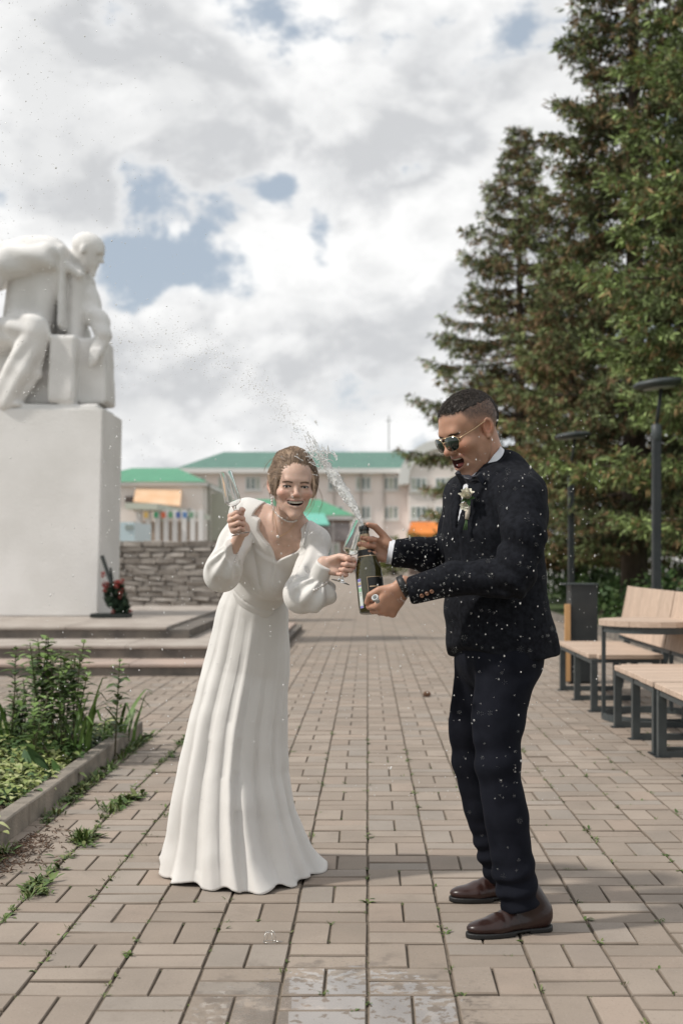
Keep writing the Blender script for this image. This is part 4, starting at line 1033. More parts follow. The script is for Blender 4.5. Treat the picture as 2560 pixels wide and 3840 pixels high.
def blades(x, y, h, n, seed, label, wid=.022, spread=.5):
    rg = random.Random(seed); e = tag(empty('strappy_plant', (x, y, .05)), label, 'plant', 'strappy leaved plants in the bed')
    for k in range(n):
        a = rg.uniform(0, 6.28); hh = h*rg.uniform(.65, 1.1); out = spread*hh*rg.uniform(.3, 1.1); base = Vector((x+rg.gauss(0, .03), y+rg.gauss(0, .03), .04))
        dv = Vector((math.cos(a), math.sin(a), 0)); sv = Vector((-math.sin(a), math.cos(a), 0)); vs = []; fs = []; m = 9
        kink = rg.uniform(.55, .95)
        for i in range(m):
            t = i/(m-1); w = wid*(.55+.9*t*(1-t)*2)*(1-t**4)*.5+.0008; zz = hh*(t if t < kink else kink-(t-kink)*rg.uniform(.2, 1.0))
            c = base+dv*out*t**1.8+Vector((0, 0, zz)); vs += [c-sv*w, c+Vector((0, 0, -.004)), c+sv*w]
        for i in range(m-1):
            q = i*3; fs += [(q, q+1, q+4, q+3), (q+1, q+2, q+5, q+4)]
        mb = MB(); mb.col = rg.choice([(.085, .15, .032), (.11, .19, .042), (.07, .125, .028)]); mb.add(vs, fs); mb.build('blade', M_FOL, e, True, True)
blades(at(300, 0, 7.6).x, 7.6, .50, 13, 1, 'dense clump of upright strappy green blades beside the tall plant')
blades(at(475, 0, 8.3).x, 8.3, .36, 9, 2, 'open clump of arching strappy blades at the kerb corner', spread=.9)
blades(at(20, 0, 8.0).x, 8.0, .48, 10, 3, 'wide clump of arching strappy blades at the back of the bed', spread=.8)
blades(at(395, 0, 8.0).x, 8.0, .22, 12, 4, 'low thin grassy clump between the strappy plants', wid=.010, spread=1.0)
def dock(x, y, seed, label, hs, tilt):
    rg = random.Random(seed); e = tag(empty('broadleaf_plant', (x, y, .05)), label, 'plant', 'broad leaved plants in the bed')
    for k, h in enumerate(hs):
        a = tilt+rg.gauss(0, .5); mb = MB(); mb.col = rg.choice([(.05, .10, .045), (.06, .115, .05), (.07, .14, .04)])
        leaf(mb, (x+rg.gauss(0, .02), y+rg.gauss(0, .02), .05), (math.cos(a)*.6, math.sin(a)*.35, 1.0), h, h*.30, up=(math.cos(a), -1, .2), bend=.25, fold=.12); mb.build('leaf', M_FOL, e, True, True)
dock(at(210, 0, 6.75).x, 6.75, 2, 'single tall broad leaf plant standing by the kerb', (.30, .22, .16), 2.6)
dock(at(95, 0, 6.9).x, 6.9, 3, 'small greyish broad leaf plant beside the yellow ground cover', (.20, .13), 2.0)
dock(at(30, 0, 6.1).x, 6.1, 4, 'broad leaf plant among the variegated leaves at the frame', (.14, .12, .1), 1.0)
# ground cover
gc = MB(); rg = random.Random(9)
for k in range(420):
    y = rg.uniform(4.9, 8.75); x = rg.uniform(max(-.285*y-.1, -3.2), KX-.1); pat = math.sin(x*5.1+1)*math.cos(y*3.3)
    if pat < -.45 and y < 6.6: continue
    yel = rg.random() < (.8 if y < 7.4 else .25); hh = rg.uniform(.03, .10)
    for i in range(12):
        a = rg.uniform(0, 6.28); l = rg.uniform(.035, .075)
        gc.col = rg.choice([(.30, .33, .12), (.40, .42, .20), (.19, .25, .07), (.25, .30, .09)]) if yel else rg.choice([(.05, .10, .025), (.08, .14, .04)])
        leaf(gc, (x+rg.gauss(0, .035), y+rg.gauss(0, .035), .055+rg.random()*hh), (math.cos(a), math.sin(a), rg.uniform(.1, .7)), l, l*.6, bend=.5)
tag(gc.build('ground_cover', M_FOL, None, True, True), 'variegated yellow green ground cover leaves in the flower bed', 'ground cover', kind='stuff')
ch = MB()
for k in range(900):
    y = rg.uniform(5.0, 7.2); x = rg.uniform(max(-.285*y-.05, -2.6), KX-.09); ch.col = rg.choice([(.12, .085, .065), (.07, .05, .04), (.18, .14, .11)])
    a = rg.uniform(0, 3.14); ch.box((x, y, .062), (rg.uniform(.01, .035), rg.uniform(.006, .014), .006), Euler((rg.gauss(0, .4), rg.gauss(0, .4), a)).to_matrix())
tag(ch.build('bark_mulch', M_FOL, None, False, True), 'brown bark mulch on the flower bed soil', 'mulch', kind='stuff')
# weeds in the joints
wd = MB()
def tuft(x, y, sz, kind):
    n = int(5+sz*120)
    for i in range(n):
        a = rg.uniform(0, 6.28); l = sz*rg.uniform(.5, 1.15)
        wd.col = rg.choice([(.085, .14, .03), (.12, .17, .045), (.06, .105, .025), (.15, .17, .06)])
        leaf(wd, (x+rg.gauss(0, sz*.22), y+rg.gauss(0, sz*.22), -.008+rg.random()*sz*.25), (math.cos(a), math.sin(a), rg.uniform(.4, 2.2) if kind == 0 else rg.uniform(.1, 1.0)), l, l*(.16 if kind == 0 else .34), bend=rg.uniform(.1, .5))
for kx in range(-8, 10):
    x = kx*W; y = 3.2
    base = .16 if kx < 3 else .12
    while y < 9:
        y += rg.expovariate(1/base)
        if rg.random() < .62: tuft(x+rg.gauss(0, .005), y, rg.uniform(.014, .034), rg.randint(0, 1))
for k in range(240):                          # shorter joints inside the cells
    kx = rg.randint(-6, 7); ky = rg.randint(-2, 16); lon = (kx+ky) % 2 == 0
    x = (kx+.5)*W; y = Y0+(ky+.5)*W
    if lon: y += rg.choice((-.1, .1))
    else: x += rg.uniform(-.1, .1); y += rg.choice((0, .12))
    if x > -1.35: tuft(x, y, rg.uniform(.010, .024), rg.randint(0, 1))
for k in range(95):                           # along the bed kerb and the first joint beside it
    y = rg.uniform(4.9, 8.9); tuft(KX+.03+abs(rg.gauss(0, .02)), y, rg.uniform(.03, .085), rg.randint(0, 1))
for k in range(170):
    y = rg.uniform(4.0, 9.0); x = -5*W if rg.random() < .7 else -4*W
    tuft(x+rg.gauss(0, .014), y, rg.uniform(.015, .055 if x < -1.1 else .03), rg.randint(0, 1))
for k in range(70): tuft(-5*W+rg.gauss(0, .025), rg.choice((4.75, 5.55, 5.65, 6.25, 6.5))+rg.gauss(0, .06), rg.uniform(.03, .075), rg.randint(0, 1))
for (px, py) in ((1372, 2120), (2060, 3400)): pass
tag(wd.build('joint_weeds', M_FOL, None, True, True), 'small green weeds growing in the paving joints', 'weeds', kind='stuff')
db = MB()
for k in range(420):                          # brown litter below the kerb
    y = rg.gauss(5.35, .22); x = KX+.05+abs(rg.gauss(0, .09)); db.col = rg.choice([(.10, .055, .035), (.14, .08, .05), (.07, .045, .03)])
    db.box((x, y, .004+rg.random()*.008), (rg.uniform(.008, .03), .003, .003), Euler((rg.gauss(0, .4), rg.gauss(0, .4), rg.uniform(0, 3.14))).to_matrix())
tag(db.build('plant_litter', M_FOL, None, False, True), 'brown plant litter gathered below the bed kerb', 'litter', kind='stuff')

# ================================================================ PEOPLE: shared anatomy
A = lambda px, py, Y: np.array(at(px, py, Y), dtype=F32)
def frame(f, up=(0, 0, 1)):
    """columns right, forward, up"""
    f = np.array(f, float); f /= np.linalg.norm(f); r = np.cross(f, up); r /= np.linalg.norm(r); u = np.cross(r, f)
    return np.stack([r, f, u], 1).astype(F32)
def head_frame(az, pitch, roll=0.0):
    """az: heading of the face, degrees from +X; pitch up positive; roll clockwise seen from behind"""
    a, p = R(az), R(pitch); f = (math.cos(a)*math.cos(p), math.sin(a)*math.cos(p), math.sin(p)); B = frame(f)
    c, s = math.cos(R(roll)), math.sin(R(roll)); return (B @ np.array(((c, 0, s), (0, 1, 0), (-s, 0, c)), dtype=F32)).astype(F32)
def mirror(pts): return [(-x, y, z) for (x, y, z) in pts]
def lips(jd, sm):
    up = [(-.027-sm*.007, .074, -.062+sm*.0115), (-.016, .0875, -.0585+sm*.002), (0, .0925, -.0580), (.016, .0875, -.0585+sm*.002), (.027+sm*.007, .074, -.062+sm*.0115)]
    lo = [(-.027-sm*.007, .073, -.063+sm*.0115), (-.018, .0845, -.071-jd), (0, .0885, -.0765-jd), (.018, .0845, -.071-jd), (.027+sm*.007, .073, -.063+sm*.0115)]
    return up, lo
def fwarp(q):
    q = q.copy(); q[:, 2] = np.where(q[:, 2] < 0, q[:, 2]/.865, q[:, 2]); q[:, 0] = q[:, 0]/(1-.13*sst(-q[:, 2], .025, .115)); return q
def head_sdf(q, male, jd, sm):
    g = 1.0 if male else .97
    if not male: q = fwarp(q)
    d = s_ell(q, (0, -.018, .040), (.0755, .098, .083))
    d = smin(d, s_ell(q, (0, .030, .033), (.063, .056, .058)) if male else s_ell(q, (0, .032, .030), (.061, .056, .056)), .03)
    d = smin(d, s_ell(q, (0, .030, -.036), (.0600*g if male else .0565, .057, .076)), .03)
    for sx in (-1, 1):
        d = smin(d, s_chain(q, [(sx*.056*g, -.005, -.040), (sx*.045*g, .026, -.085-jd*.6), (sx*.012, .068, -.108-jd)] if male else [(sx*.050, -.002, -.040), (sx*.036, .030, -.085-jd*.6), (sx*.009, .068, -.106-jd)], [.021, .017, .015] if male else [.017, .0135, .0125]), .022)
        d = smin(d, s_ell(q, (sx*.041, .058, -.030+sm*.004), (.023, .024+sm*.003, .019)) if male else s_ell(q, (sx*.040, .0600, -.028), (.0245, .0265, .0215)), .022)
    d = smin(d, s_ell(q, (0, .074, -.108-jd), (.020 if male else .0165, .017, .0160)), .020)
    d = smin(d, s_ell(q, (0, .062, -.070-jd*.5), (.037, .029, .034)), .02)
    d = smin(d, s_cap(q, (-.030, .080, .021), (.030, .080, .021), .0115 if male else .0075), .022)
    for sx in (-1, 1):
        d = smax(d, -s_ell(q, (sx*.0325, .104 if male else .1065, .0), (.0185, .019, .0105)), .014)
        d = smin(d, s_ell(q, (sx*.0325, .071, -.0005), (.0165, .0165, .0125)), .005)
        d = smax(d, -s_ell(q, (sx*.0325, .092, -.0008), (.0130, .016, .0026)) if male else -s_ell(q-v3((0, 0, .0012))*1.0-np.stack([0*q[:, 0], 0*q[:, 0], -14*(q[:, 0]-sx*.0325)**2], -1).astype(F32), (sx*.0325, .092, -.0010), (.0138, .016, .0027)), .0022)
        e = s_ell(q, (sx*.0810, -.013, -.002), (.0070, .0185, .0320), rotm(14, 0, sx*28))
        e = smax(e, -s_ell(q, (sx*.0880, -.008, .003), (.0095, .0110, .0200), rotm(14, 0, sx*28)), .002)
        e = smin(e, s_ell(q, (sx*.0800, -.004, -.028), (.006, .008, .0085)), .004)
        d = smin(d, e, .004)
    nose = s_cap(q, (0, .086, .007), (0, .1075, -.029), .0072, .0098)
    nose = smin(nose, s_ell(q, (0, .1085, -.0335), (.0115, .0105, .0090)), .008)
    for sx in (-1, 1): nose = smin(nose, s_ell(q, (sx*(.0115+sm*.002), .0965, -.0375), (.0075, .0095, .0070)), .007)
    if not male:
        nose = s_cap(q, (0, .085, .005), (0, .1025, -.028), .0062, .0082)
        nose = smin(nose, s_ell(q, (0, .1035, -.0325), (.0098, .0092, .0085)), .008)
        for sx in (-1, 1): nose = smin(nose, s_ell(q, (sx*.0118, .0945, -.0365), (.0062, .0085, .0062)), .006)
    d = smin(d, nose, .010)
    for sx in (-1, 1): d = smax(d, -s_ell(q, (sx*.0062, .1035, -.0430), (.0033, .0048, .0032)), .002)
    up, lo = lips(jd, sm)
    d = smin(d, s_chain(q, up, [.0026, .0036, .0040, .0036, .0026], .002), .005)
    d = smin(d, s_chain(q, lo, [.0026, .0042, .0050, .0042, .0026], .002), .005)
    # opening
    mz = -.0655-jd*.5; op = s_ell(q, (0, .092, mz), (.0265+sm*.004, .035, .0052+jd*.56))
    zc = sm*8.5*(q[:, 0]**2); q2 = q.copy(); q2[:, 2] -= zc
    op = s_ell(q2, (0, .090, mz), (.0265+sm*.004, .033, .0052+jd*.56))
    d = smax(d, -op, .0025)
    if sm:                                          # laugh folds
        for sx in (-1, 1):
            d = d+.0036*np.exp(-np.square(s_chain(q, [(sx*.017, .094, -.034), (sx*.036, .080, -.052), (sx*.046, .064, -.072-jd*.5)], [.0]*3)/.0040))
    return d
def head_colour(q, male, jd, sm, skin, brow, lipc):
    q = q if male else fwarp(q)
    n = len(q); c = np.tile(v3(skin), (n, 1))
    def put(dist, r0, r1, col, k=1.0):
        nonlocal c
        w = (1-sst(dist, r0, r1))[:, None]*k; c = c*(1-w)+v3(col)*w
    c = c*(1+.10*vnoise(q, 70)[:, None])
    for sx in (-1, 1):
        put(np.sqrt(((q-v3((sx*.043, .075, -.03)))**2).sum(-1)), .008, .034, v3(skin)*v3((1.12, .82, .78)), .55)
        put(np.sqrt(((q-v3((sx*.082, -.008, 0)))**2).sum(-1)), .012, .034, v3(skin)*v3((1.10, .80, .74)), .6)
        put(s_chain(q, [(sx*.016, .095, .0135), (sx*.031, .094, .0185), (sx*.047, .078, .0150)] if male else [(sx*.016, .094, .0150), (sx*.033, .092, .0178), (sx*.049, .076, .0150)], [0, 0, 0]), .0026 if male else .0018, .0056 if male else .0046, brow, .92 if male else .85)
        put(s_ell(q, (sx*.0325, .088, .0012), (.0152, .02, .0038)), -.0002, .0022, (.022, .015, .013), .93)
    put(np.sqrt(((q-v3((0, .112, -.034)))**2).sum(-1)), .006, .02, v3(skin)*v3((1.10, .82, .78)), .5)
    up, lo = lips(jd, sm)
    put(np.minimum(s_chain(q, up, [0]*5), s_chain(q, lo, [0]*5)), .0030, .0056, lipc, .85)
    ins = (q[:, 1] < .0865) & (np.abs(q[:, 0]) < .030) & (q[:, 2] < -.054+sm*.01) & (q[:, 2] > -.082-jd*1.15) & (q[:, 1] > .045)
    zc = sm*8.5*(q[:, 0]**2); q2 = q.copy(); q2[:, 2] -= zc
    cav = s_ell(q2, (0, .090, -.0655-jd*.5), (.0275+sm*.004, .034, .0062+jd*.58))
    w = ((cav < .0012) & (q[:, 1] < .088) & (q[:, 1] > .04))[:, None]; c = np.where(w, v3((.09, .018, .016)), c)
    if male:
        # cropped beard shadow and faded hair at the sides
        b = sst(-q[:, 2], .035, .075)*sst(q[:, 1], -.02, .03)*.16
        c = c*(1-b[:, None])+v3((.09, .065, .055))*b[:, None]
        t = fade_mask(q); c = c*(1-t[:, None])+v3((.026, .020, .017))*t[:, None]
    return np.clip(c, 0, 1)
def fade_mask(q):
    """short hair density over the scalp: none on the face, thin above the ears, full on top"""
    front = .072-.55*np.maximum(np.abs(q[:, 0])-.035, 0)*1.2        # hairline in y
    z = q[:, 2]
    top = sst(z, .062, .090)*sst(front+.012-q[:, 1], 0, .012)
    lin = np.where(q[:, 1] > -.02, .006+.25*(q[:, 1]+.02), .006+.75*(q[:, 1]+.02))   # lower edge falls towards the nape
    side = sst(z-lin, -.005, .050)*sst(.048+.25*(z-.05)-q[:, 1], -.004, .012)*.86
    burn = sst(.020-np.abs(q[:, 1]-.016), 0, .012)*sst(z, -.025, .03)*.35*(np.abs(q[:, 0]) > .05)
    return np.clip(np.maximum(np.maximum(top, side), burn)*(.92+.16*vnoise(q, 260)), 0, 1)

FING = [((.0275, .084, .001), (.041, .0255, .020), .0088), ((.0085, .089, .003), (.045, .0290, .021), .0090),
        ((-.0105, .085, .002), (.042, .0270, .020), .0085), ((-.0285, .076, -.002), (.033, .0200, .018), .0076)]
def hand_fn(O, B, s, curls, thumb, fan=(.05, .0, -.05, -.11), fat=1.0, stub=.05):
    """O wrist; columns of B: thumb side, finger direction, back of the hand.  curls: three angles per finger (degrees)"""
    O = v3(O); B = v3(B); joints = []
    for (m, ls, r), cu, fa in zip(FING, curls, fan):
        p = np.array(m); th = 0; pts = [p]
        for l, a in zip(ls, cu):
            th += R(a); dv = np.array((math.sin(fa)*max(math.cos(th), .2), math.cos(th), -math.sin(th))); p = p+dv*l; pts.append(p)
        joints.append((pts, r*fat))
    def fn(p):
        q = ((p-O) @ B)/F32(s)
        d = s_ecap(q, (0, -stub, 0), (0, .0, 0), (.029, .021), (.0275, .0185), (1, 0, 0))
        d = smin(d, s_ecap(q, (0, 0, 0), (0, .078, 0), (.030, .017), (.040, .0125), (1, 0, 0)), .014)
        d = smin(d, s_ell(q, (.024, .034, -.009), (.017, .030, .015), rotm(0, 0, -18)), .010)
        d = smin(d, s_ell(q, (-.024, .035, -.008), (.012, .030, .012)), .010)
        fd = None
        for pts, r in joints:
            e = s_chain(q, pts, [r*1.08, r*1.04, r*.96, r*.80])
            for j in pts[1:3]: e = smin(e, np.sqrt(((q-v3(j))**2).sum(-1))-r*1.07, .004)
            fd = e if fd is None else smin(fd, e, .0022)
        kn = s_cap(q, FING[0][0], FING[3][0], .0095, .0085)
        d = smin(d, kn, .010)
        d = smin(d, fd, .0055)
        d = smin(d, s_chain(q, thumb, [.0150*fat, .0118*fat, .0108*fat, .0078*fat][:len(thumb)]), .006)
        return d*F32(s)
    tips = [v3(O)+B @ v3(pts[-1])*s for pts, r in joints]; tips2 = [v3(O)+B @ (v3(pts[-1])*.75+v3(pts[-2])*.25)*s for pts, r in joints]
    th = v3(O)+B @ v3(thumb[-1])*s
    return fn, tips+[th], [[v3(O)+B @ v3(x)*s for x in pts] for pts, r in joints]
def hand_piece(hf, c, skin, h=.0016, rad=.16, cut=None):
    fn, tips, jt = hf
    V, Q = polygonise(fn, v3(c)-rad, v3(c)+rad, h, 1)
    C = np.tile(v3(skin), (len(V), 1))*(1+.10*vnoise(V, 60)[:, None])
    for j in jt:
        for k in (0, 1, 2):
            w = np.exp(-(((V-j[k])**2).sum(-1))/.010**2)[:, None]*.35; C = C*(1-w)+C*v3((1.12, .78, .72))*w
    for t in tips:
        w = np.exp(-(((V-t)**2).sum(-1))/.010**2)[:, None]*.5; C = C*(1-w)+v3((skin[0]*1.15, skin[1]*.95, skin[2]*.95))*w
    return V, Q, np.clip(C, 0, 1)
def tube_obj(name, pts, r, m, parent, n=8):
    return MB().tube(pts, r, n).build(name, m, parent, True)
M_SKIN = mat('skin', (1, 1, 1), (.93, .91, .90), rough=.48, scale=30, vc=True, sss=.12, spec=.45, bump=.12, bscale=260, bdist=.002)
M_TEETH = mat('teeth', (.72, .68, .60), rough=.25, spec=.5)
M_EYEW = mat('eye_white', (.62, .60, .57), rough=.15)
M_IRIS = mat('dark_iris', (.02, .016, .014), rough=.1)
M_TONGUE = mat('tongue', (.34, .10, .09), rough=.35)

def trace(fn, px, py, y0=3.6, y1=6.0, off=0.0):
    """first point of a surface met by the line of sight through px,py"""
    y = y0
    for _ in range(90):
        p = A(px, py, y); d = float(fn(p[None])[0])
        if d < .0012: break
        y += max(d*.7, .0008)
        if y > y1: break
    return A(px, py, y-off)
# ================================================================ THE GROOM
def build_man():
    root = tag(empty('person', (.42, 4.36, 0)), 'laughing man in dark navy suit, bow tie and sunglasses holding a bottle', 'person')
    SK = (.44, .245, .165)
    # ---- head
    hs = 1.06; HB = head_frame(180+33, -23, 3); ear = A(1826, 1606, 4.305)
    HC = ear-HB @ v3((-.0785, -.010, -.004))*hs
    L2W = lambda x: HC+HB @ v3(x)*hs
    JD, SM = .020, .8
    neck0 = HC+HB @ v3((0, -.040, -.035))*hs; neck1 = A(1838, 1765, 4.40)
    def headf(p):
        q = ((p-HC) @ HB)/F32(hs)
        d = head_sdf(q, True, JD, SM)*F32(hs)
        nk = s_cap(p, neck0, neck1, .052, .060); nk = smin(nk, s_cap(p, HC+HB @ v3((0, .010, -.075))*hs, neck1+v3((-.03, 0, -.03)), .030, .048), .03)
        d = smin(d, nk, .014)
        return smin(d, s_ecap(p, neck1+v3((0, 0, -.02)), neck1+v3((.02, 0, -.14)), (.075, .065), (.14, .085), (.34, -.94, 0)), .03)
    def headc(V): return head_colour((V-HC) @ HB/F32(hs), True, JD, SM, SK, (.03, .022, .018), (.33, .13, .105))
    V, Q = polygonise(headf, v3(HC)-v3((.17, .17, .33)), v3(HC)+v3((.22, .18, .17)), .0021, 1)
    pieces = [(V, Q, headc(V))]
    # ---- hands.  far (right) hand round the bottle neck
    bt0, bt1 = A(1363, 1974, 4.40), A(1398, 2300, 4.36)          # bottle mouth and base
    ax = (bt0-bt1)/np.linalg.norm(bt0-bt1)
    g1 = bt0-ax*.078                                            # grip centre on the neck
    fdir = v3((-.97, .05, .16)); dors = v3((.10, .99, 0)); dors = dors-fdir*(dors@fdir)/(fdir@fdir); dors /= np.linalg.norm(dors); fdir = fdir/np.linalg.norm(fdir)
    thx = np.cross(fdir, dors); thx = thx if thx[2] > 0 else -thx
    B1 = np.stack([thx, fdir, dors], 1)
    s1 = 1.06; w1 = g1-fdir*.094*s1+dors*.028*s1+thx*.004
    curl1 = [(52, 92, 52), (56, 94, 50), (58, 92, 50), (60, 90, 48)]
    thumb1 = [(.020, .020, -.006), (.050, .050, -.010), (.071, .078, -.018), (.074, .100, -.030)]
    h1 = hand_fn(w1, B1, s1, curl1, thumb1, stub=.012); pieces.append(hand_piece(h1, w1+fdir*.06, SK))
    # near (left) fist in front of the bottle foot, holding the plastic stopper
    fdir2 = v3((-.62, .10, -.78)); fdir2 /= np.linalg.norm(fdir2); dors2 = v3((.30, -.93, -.30)); dors2 -= fdir2*(dors2@fdir2); dors2 /= np.linalg.norm(dors2)
    thx2 = np.cross(fdir2, dors2); thx2 = thx2 if thx2[0] < 0 else -thx2
    B2 = np.stack([thx2, fdir2, dors2], 1); w2 = A(1505, 2208, 4.215)
    curl2 = [(62, 95, 40), (66, 98, 50), (70, 98, 50), (74, 96, 50)]
    thumb2 = [(.022, .018, -.006), (.046, .044, -.016), (.054, .074, -.026), (.044, .097, -.034)]
    h2 = hand_fn(w2, B2, 1.10, curl2, thumb2, stub=.02); pieces.append(hand_piece(h2, w2+fdir2*.06, SK))
    # plain trunk, arms and legs under the clothes
    lat = v3((.574, -.819, 0)); fw = v3((-.819, -.574, 0)); latL = v3((.342, -.94, 0)); fwL = v3((-.94, -.342, 0))
    shN, shF = A(1955, 1862, 4.22), A(1745, 1862, 4.54)
    elN, elF = A(1925, 2165, 4.09), A(1705, 2085, 4.57)
    wrN, wrF = w2-fdir2*.0, w1-fdir*.0
    hipN, hipF = A(1910, 2430, 4.28), A(1845, 2430, 4.47)
    knN, knF = A(1866, 2860, 4.20), A(1775, 2835, 4.50)
    anN, anF = A(1957, 3370, 4.19), A(1865, 3255, 4.55)
    def bodyf(p):
        d = s_ecap(p, (hipN+hipF)/2, A(1850, 1950, 4.38), (.13, .09), (.14, .09), lat)
        for a, b, c in ((shN, elN, wrN), (shF, elF, wrF)): d = smin(d, s_chain(p, [a, b, c], [.036, .024, .022]), .03)
        for a, b, c in ((hipN, knN, anN), (hipF, knF, anF)): d = smin(d, s_chain(p, [a, b, c], [.07, .05, .030]), .04)
        return smin(d, s_cap(p, A(1850, 1950, 4.38), neck1, .08, .05), .05)
    V, Q = polygonise(bodyf, (-.1, 3.9, .0), (.75, 4.9, 1.55), .011, 1); pieces.append((V, Q, np.tile(v3(SK), (len(V), 1))))
    body = link('body', joinmesh('body', pieces), M_SKIN, root)
    # ---- mouth, eyes
    tb = MB(); tb.tube([L2W((x, .0745+.0095*(1-(x/.026)**2), -.0600+7.0*x*x*SM*.6)) for x in np.linspace(-.024, .024, 9)], .0056*hs, 8); tb.build('upper_teeth', M_TEETH, body, True)
    MB().tube([L2W((x, .068+.008*(1-(x/.026)**2), -.0765-JD*.85)) for x in np.linspace(-.018, .018, 7)], .004*hs, 8).build('lower_teeth', M_TEETH, body, True)
    def tng(p): return s_ell((p-HC) @ HB/F32(hs), (0, .066, -.074-JD*.75), (.018, .022, .009), rotm(20, 0, 0))*hs
    link('tongue', sdf_mesh('tongue', tng, v3(L2W((0, .066, -.09)))-.04, v3(L2W((0, .066, -.09)))+.04, .0025), M_TONGUE, body)
    # ---- hair: cropped cap plus thousands of short hairs
    M_HAIR = mat('dark_brown_hair', (.020, .015, .012), (.040, .030, .024), rough=.55, scale=60)
    def hairf(p):
        q = (p-HC) @ HB/F32(hs)
        d = s_ell(q, (0, -.0185, .0405), (.0755, .0985, .0845)); d = smin(d, s_ell(q, (0, .030, .044), (.058, .0495, .052)), .03)
        front = .080-.45*np.maximum(np.abs(q[:, 0])-.04, 0)
        cut = np.maximum(.066-q[:, 2], (q[:, 1]-front))
        back = np.maximum(-.02-.0+(-q[:, 2]-.012)*.0+ (q[:, 1]+.062), -.045-q[:, 2])
        lowcut = np.minimum(cut, np.maximum(q[:, 1]+.050+.35*np.abs(q[:, 0]), -.050-q[:, 2]))
        d = smax(d, lowcut, .022)
        return (d+.0022*vnoise(q, 150)+.0018*vnoise(q, 260, 4)-.0008)*F32(hs)
    V, Q = polygonise(hairf, v3(HC)-v3((.16, .16, .12)), v3(HC)+v3((.16, .16, .17)), .0026, 1)
    hair = link('hair', pydata('hair', V, Q, True), M_HAIR, root)
    rg = np.random.RandomState(1); qv = (V-HC) @ HB/F32(hs)
    nrm = qv-v3((0, -.018, .02)); nrm /= np.sqrt((nrm**2).sum(-1, keepdims=True))
    sel = rg.choice(len(V), 15000); sel = sel[(qv[sel, 2] > -.05)]
    dq = nrm[sel]*.7+v3((0, .85, .1))*sst(qv[sel, 2], .05, .1)[:, None]+rg.normal(size=(len(sel), 3))*.28
    ln = (.004+.006*sst(qv[sel, 2], .075, .12)+.005*sst(qv[sel, 1], .02, .07))*rg.uniform(.7, 1.25, len(sel))
    hv = pieces[0][0]; hq = (hv-HC) @ HB/F32(hs); fm = fade_mask(hq)*(hq[:, 2] > -.06); s2 = rg.choice(len(hv), 16000); s2 = s2[(rg.rand(len(s2)) < fm[s2]) & (fm[s2] > .12)]
    n2 = hq[s2]-v3((0, -.018, .02)); n2 /= np.sqrt((n2**2).sum(-1, keepdims=True)); d2 = n2*.5+v3((0, -.1, -.6))+rg.normal(size=n2.shape)*.25
    V2, F2, _ = spindles(hv[s2], d2 @ HB.T, .0022+.0035*fm[s2]*rg.rand(len(s2)), np.full(len(s2), .0004), np.ones((len(s2), 3)))
    tag(link('clipped_hair', pydata('clipped_hair', V2, F2), M_HAIR, hair), kind='stuff')
    Vs, Fs, _ = spindles(V[sel]-(dq @ HB.T)*.0015, dq @ HB.T, ln, np.full(len(sel), .0006), np.ones((len(sel), 3)))
    tag(link('hair_tips', pydata('hair_tips', Vs, Fs), M_HAIR, hair), kind='stuff')
    # ---- sunglasses
    M_GOLD = mat('gold_wire', (.75, .58, .36), rough=.22, metal=1.0); M_LENS = mat('dark_lens', (.010, .018, .014), (.02, .032, .024), rough=.04, scale=20, spec=.8)
    gl = tag(empty('sunglasses', tuple(map(float, L2W((0, .1, 0))))), 'gold rimmed sunglasses with dark lenses on the laughing man', 'sunglasses')
    for sx in (-1, 1):
        cx = sx*.0335; ring = []
        for k in range(28):
            t = 2*math.pi*k/28; c_, s_ = math.cos(t), math.sin(t); e = 2.6
            x = .0275*math.copysign(abs(c_)**(2/e), c_); z = .0235*math.copysign(abs(s_)**(2/e), s_)*(1.0 if s_ < 0 else .92)
            xx = cx+x*(.96 if s_ < 0 else 1.0)-sx*(.003 if s_ < 0 else 0)
            ring.append((xx, .109-3.6*xx*xx*1.0-(.06*(-z) if z < 0 else 0), -.006+z))
        tube_obj('rim', [L2W(r) for r in ring+ring[:2]], .0013, M_GOLD, gl, 6)
        mb = MB(); ct = L2W((cx, .1115-3.6*cx*cx, -.006)); mb.add([ct]+[L2W(r) for r in ring], [(0, 1+k, 1+(k+1) % 28) for k in range(28)]); lo = mb.build('lens', M_LENS, gl, True)
        so_ = lo.modifiers.new('thickness', 'SOLIDIFY'); so_.thickness = .0015
        x0 = sx*.0605
        tube_obj('temple_arm', [L2W(r) for r in ((x0, .0955, .004), (sx*.072, .085, .006), (sx*.0795, .04, .012), (sx*.0815, -.006, .020), (sx*.082, -.022, .016), (sx*.082, -.030, .004))], .0011, M_GOLD, gl, 6)
    tube_obj('bridge', [L2W(r) for r in ((-.009, .1085, .0), (0, .112, .002), (.009, .1085, .0))], .0011, M_GOLD, gl, 6)
    tube_obj('brow_bar', [L2W(r) for r in ((-.02, .107, .0155), (0, .1105, .0145), (.02, .107, .0155))], .0011, M_GOLD, gl, 6)
    # ---- jacket
    M_SUIT = mat('navy_suit', (.0050, .0056, .0080), (.0120, .0132, .0175), rough=.9, scale=60, spec=.15, bump=.25, bscale=700, bdist=.001)
    cz = lambda px, py, Y=4.38: A(px, py, Y)
    TC = [cz(1876, 2440), cz(1862, 2300), cz(1856, 2150), cz(1846, 1990), cz(1840, 1880)]
    TR = [(.200, .168), (.188, .158), (.178, .146), (.192, .146), (.180, .120)]
    def tloc(p):
        q = p-TC[3]; return q@fw, q@lat, p[:, 2]
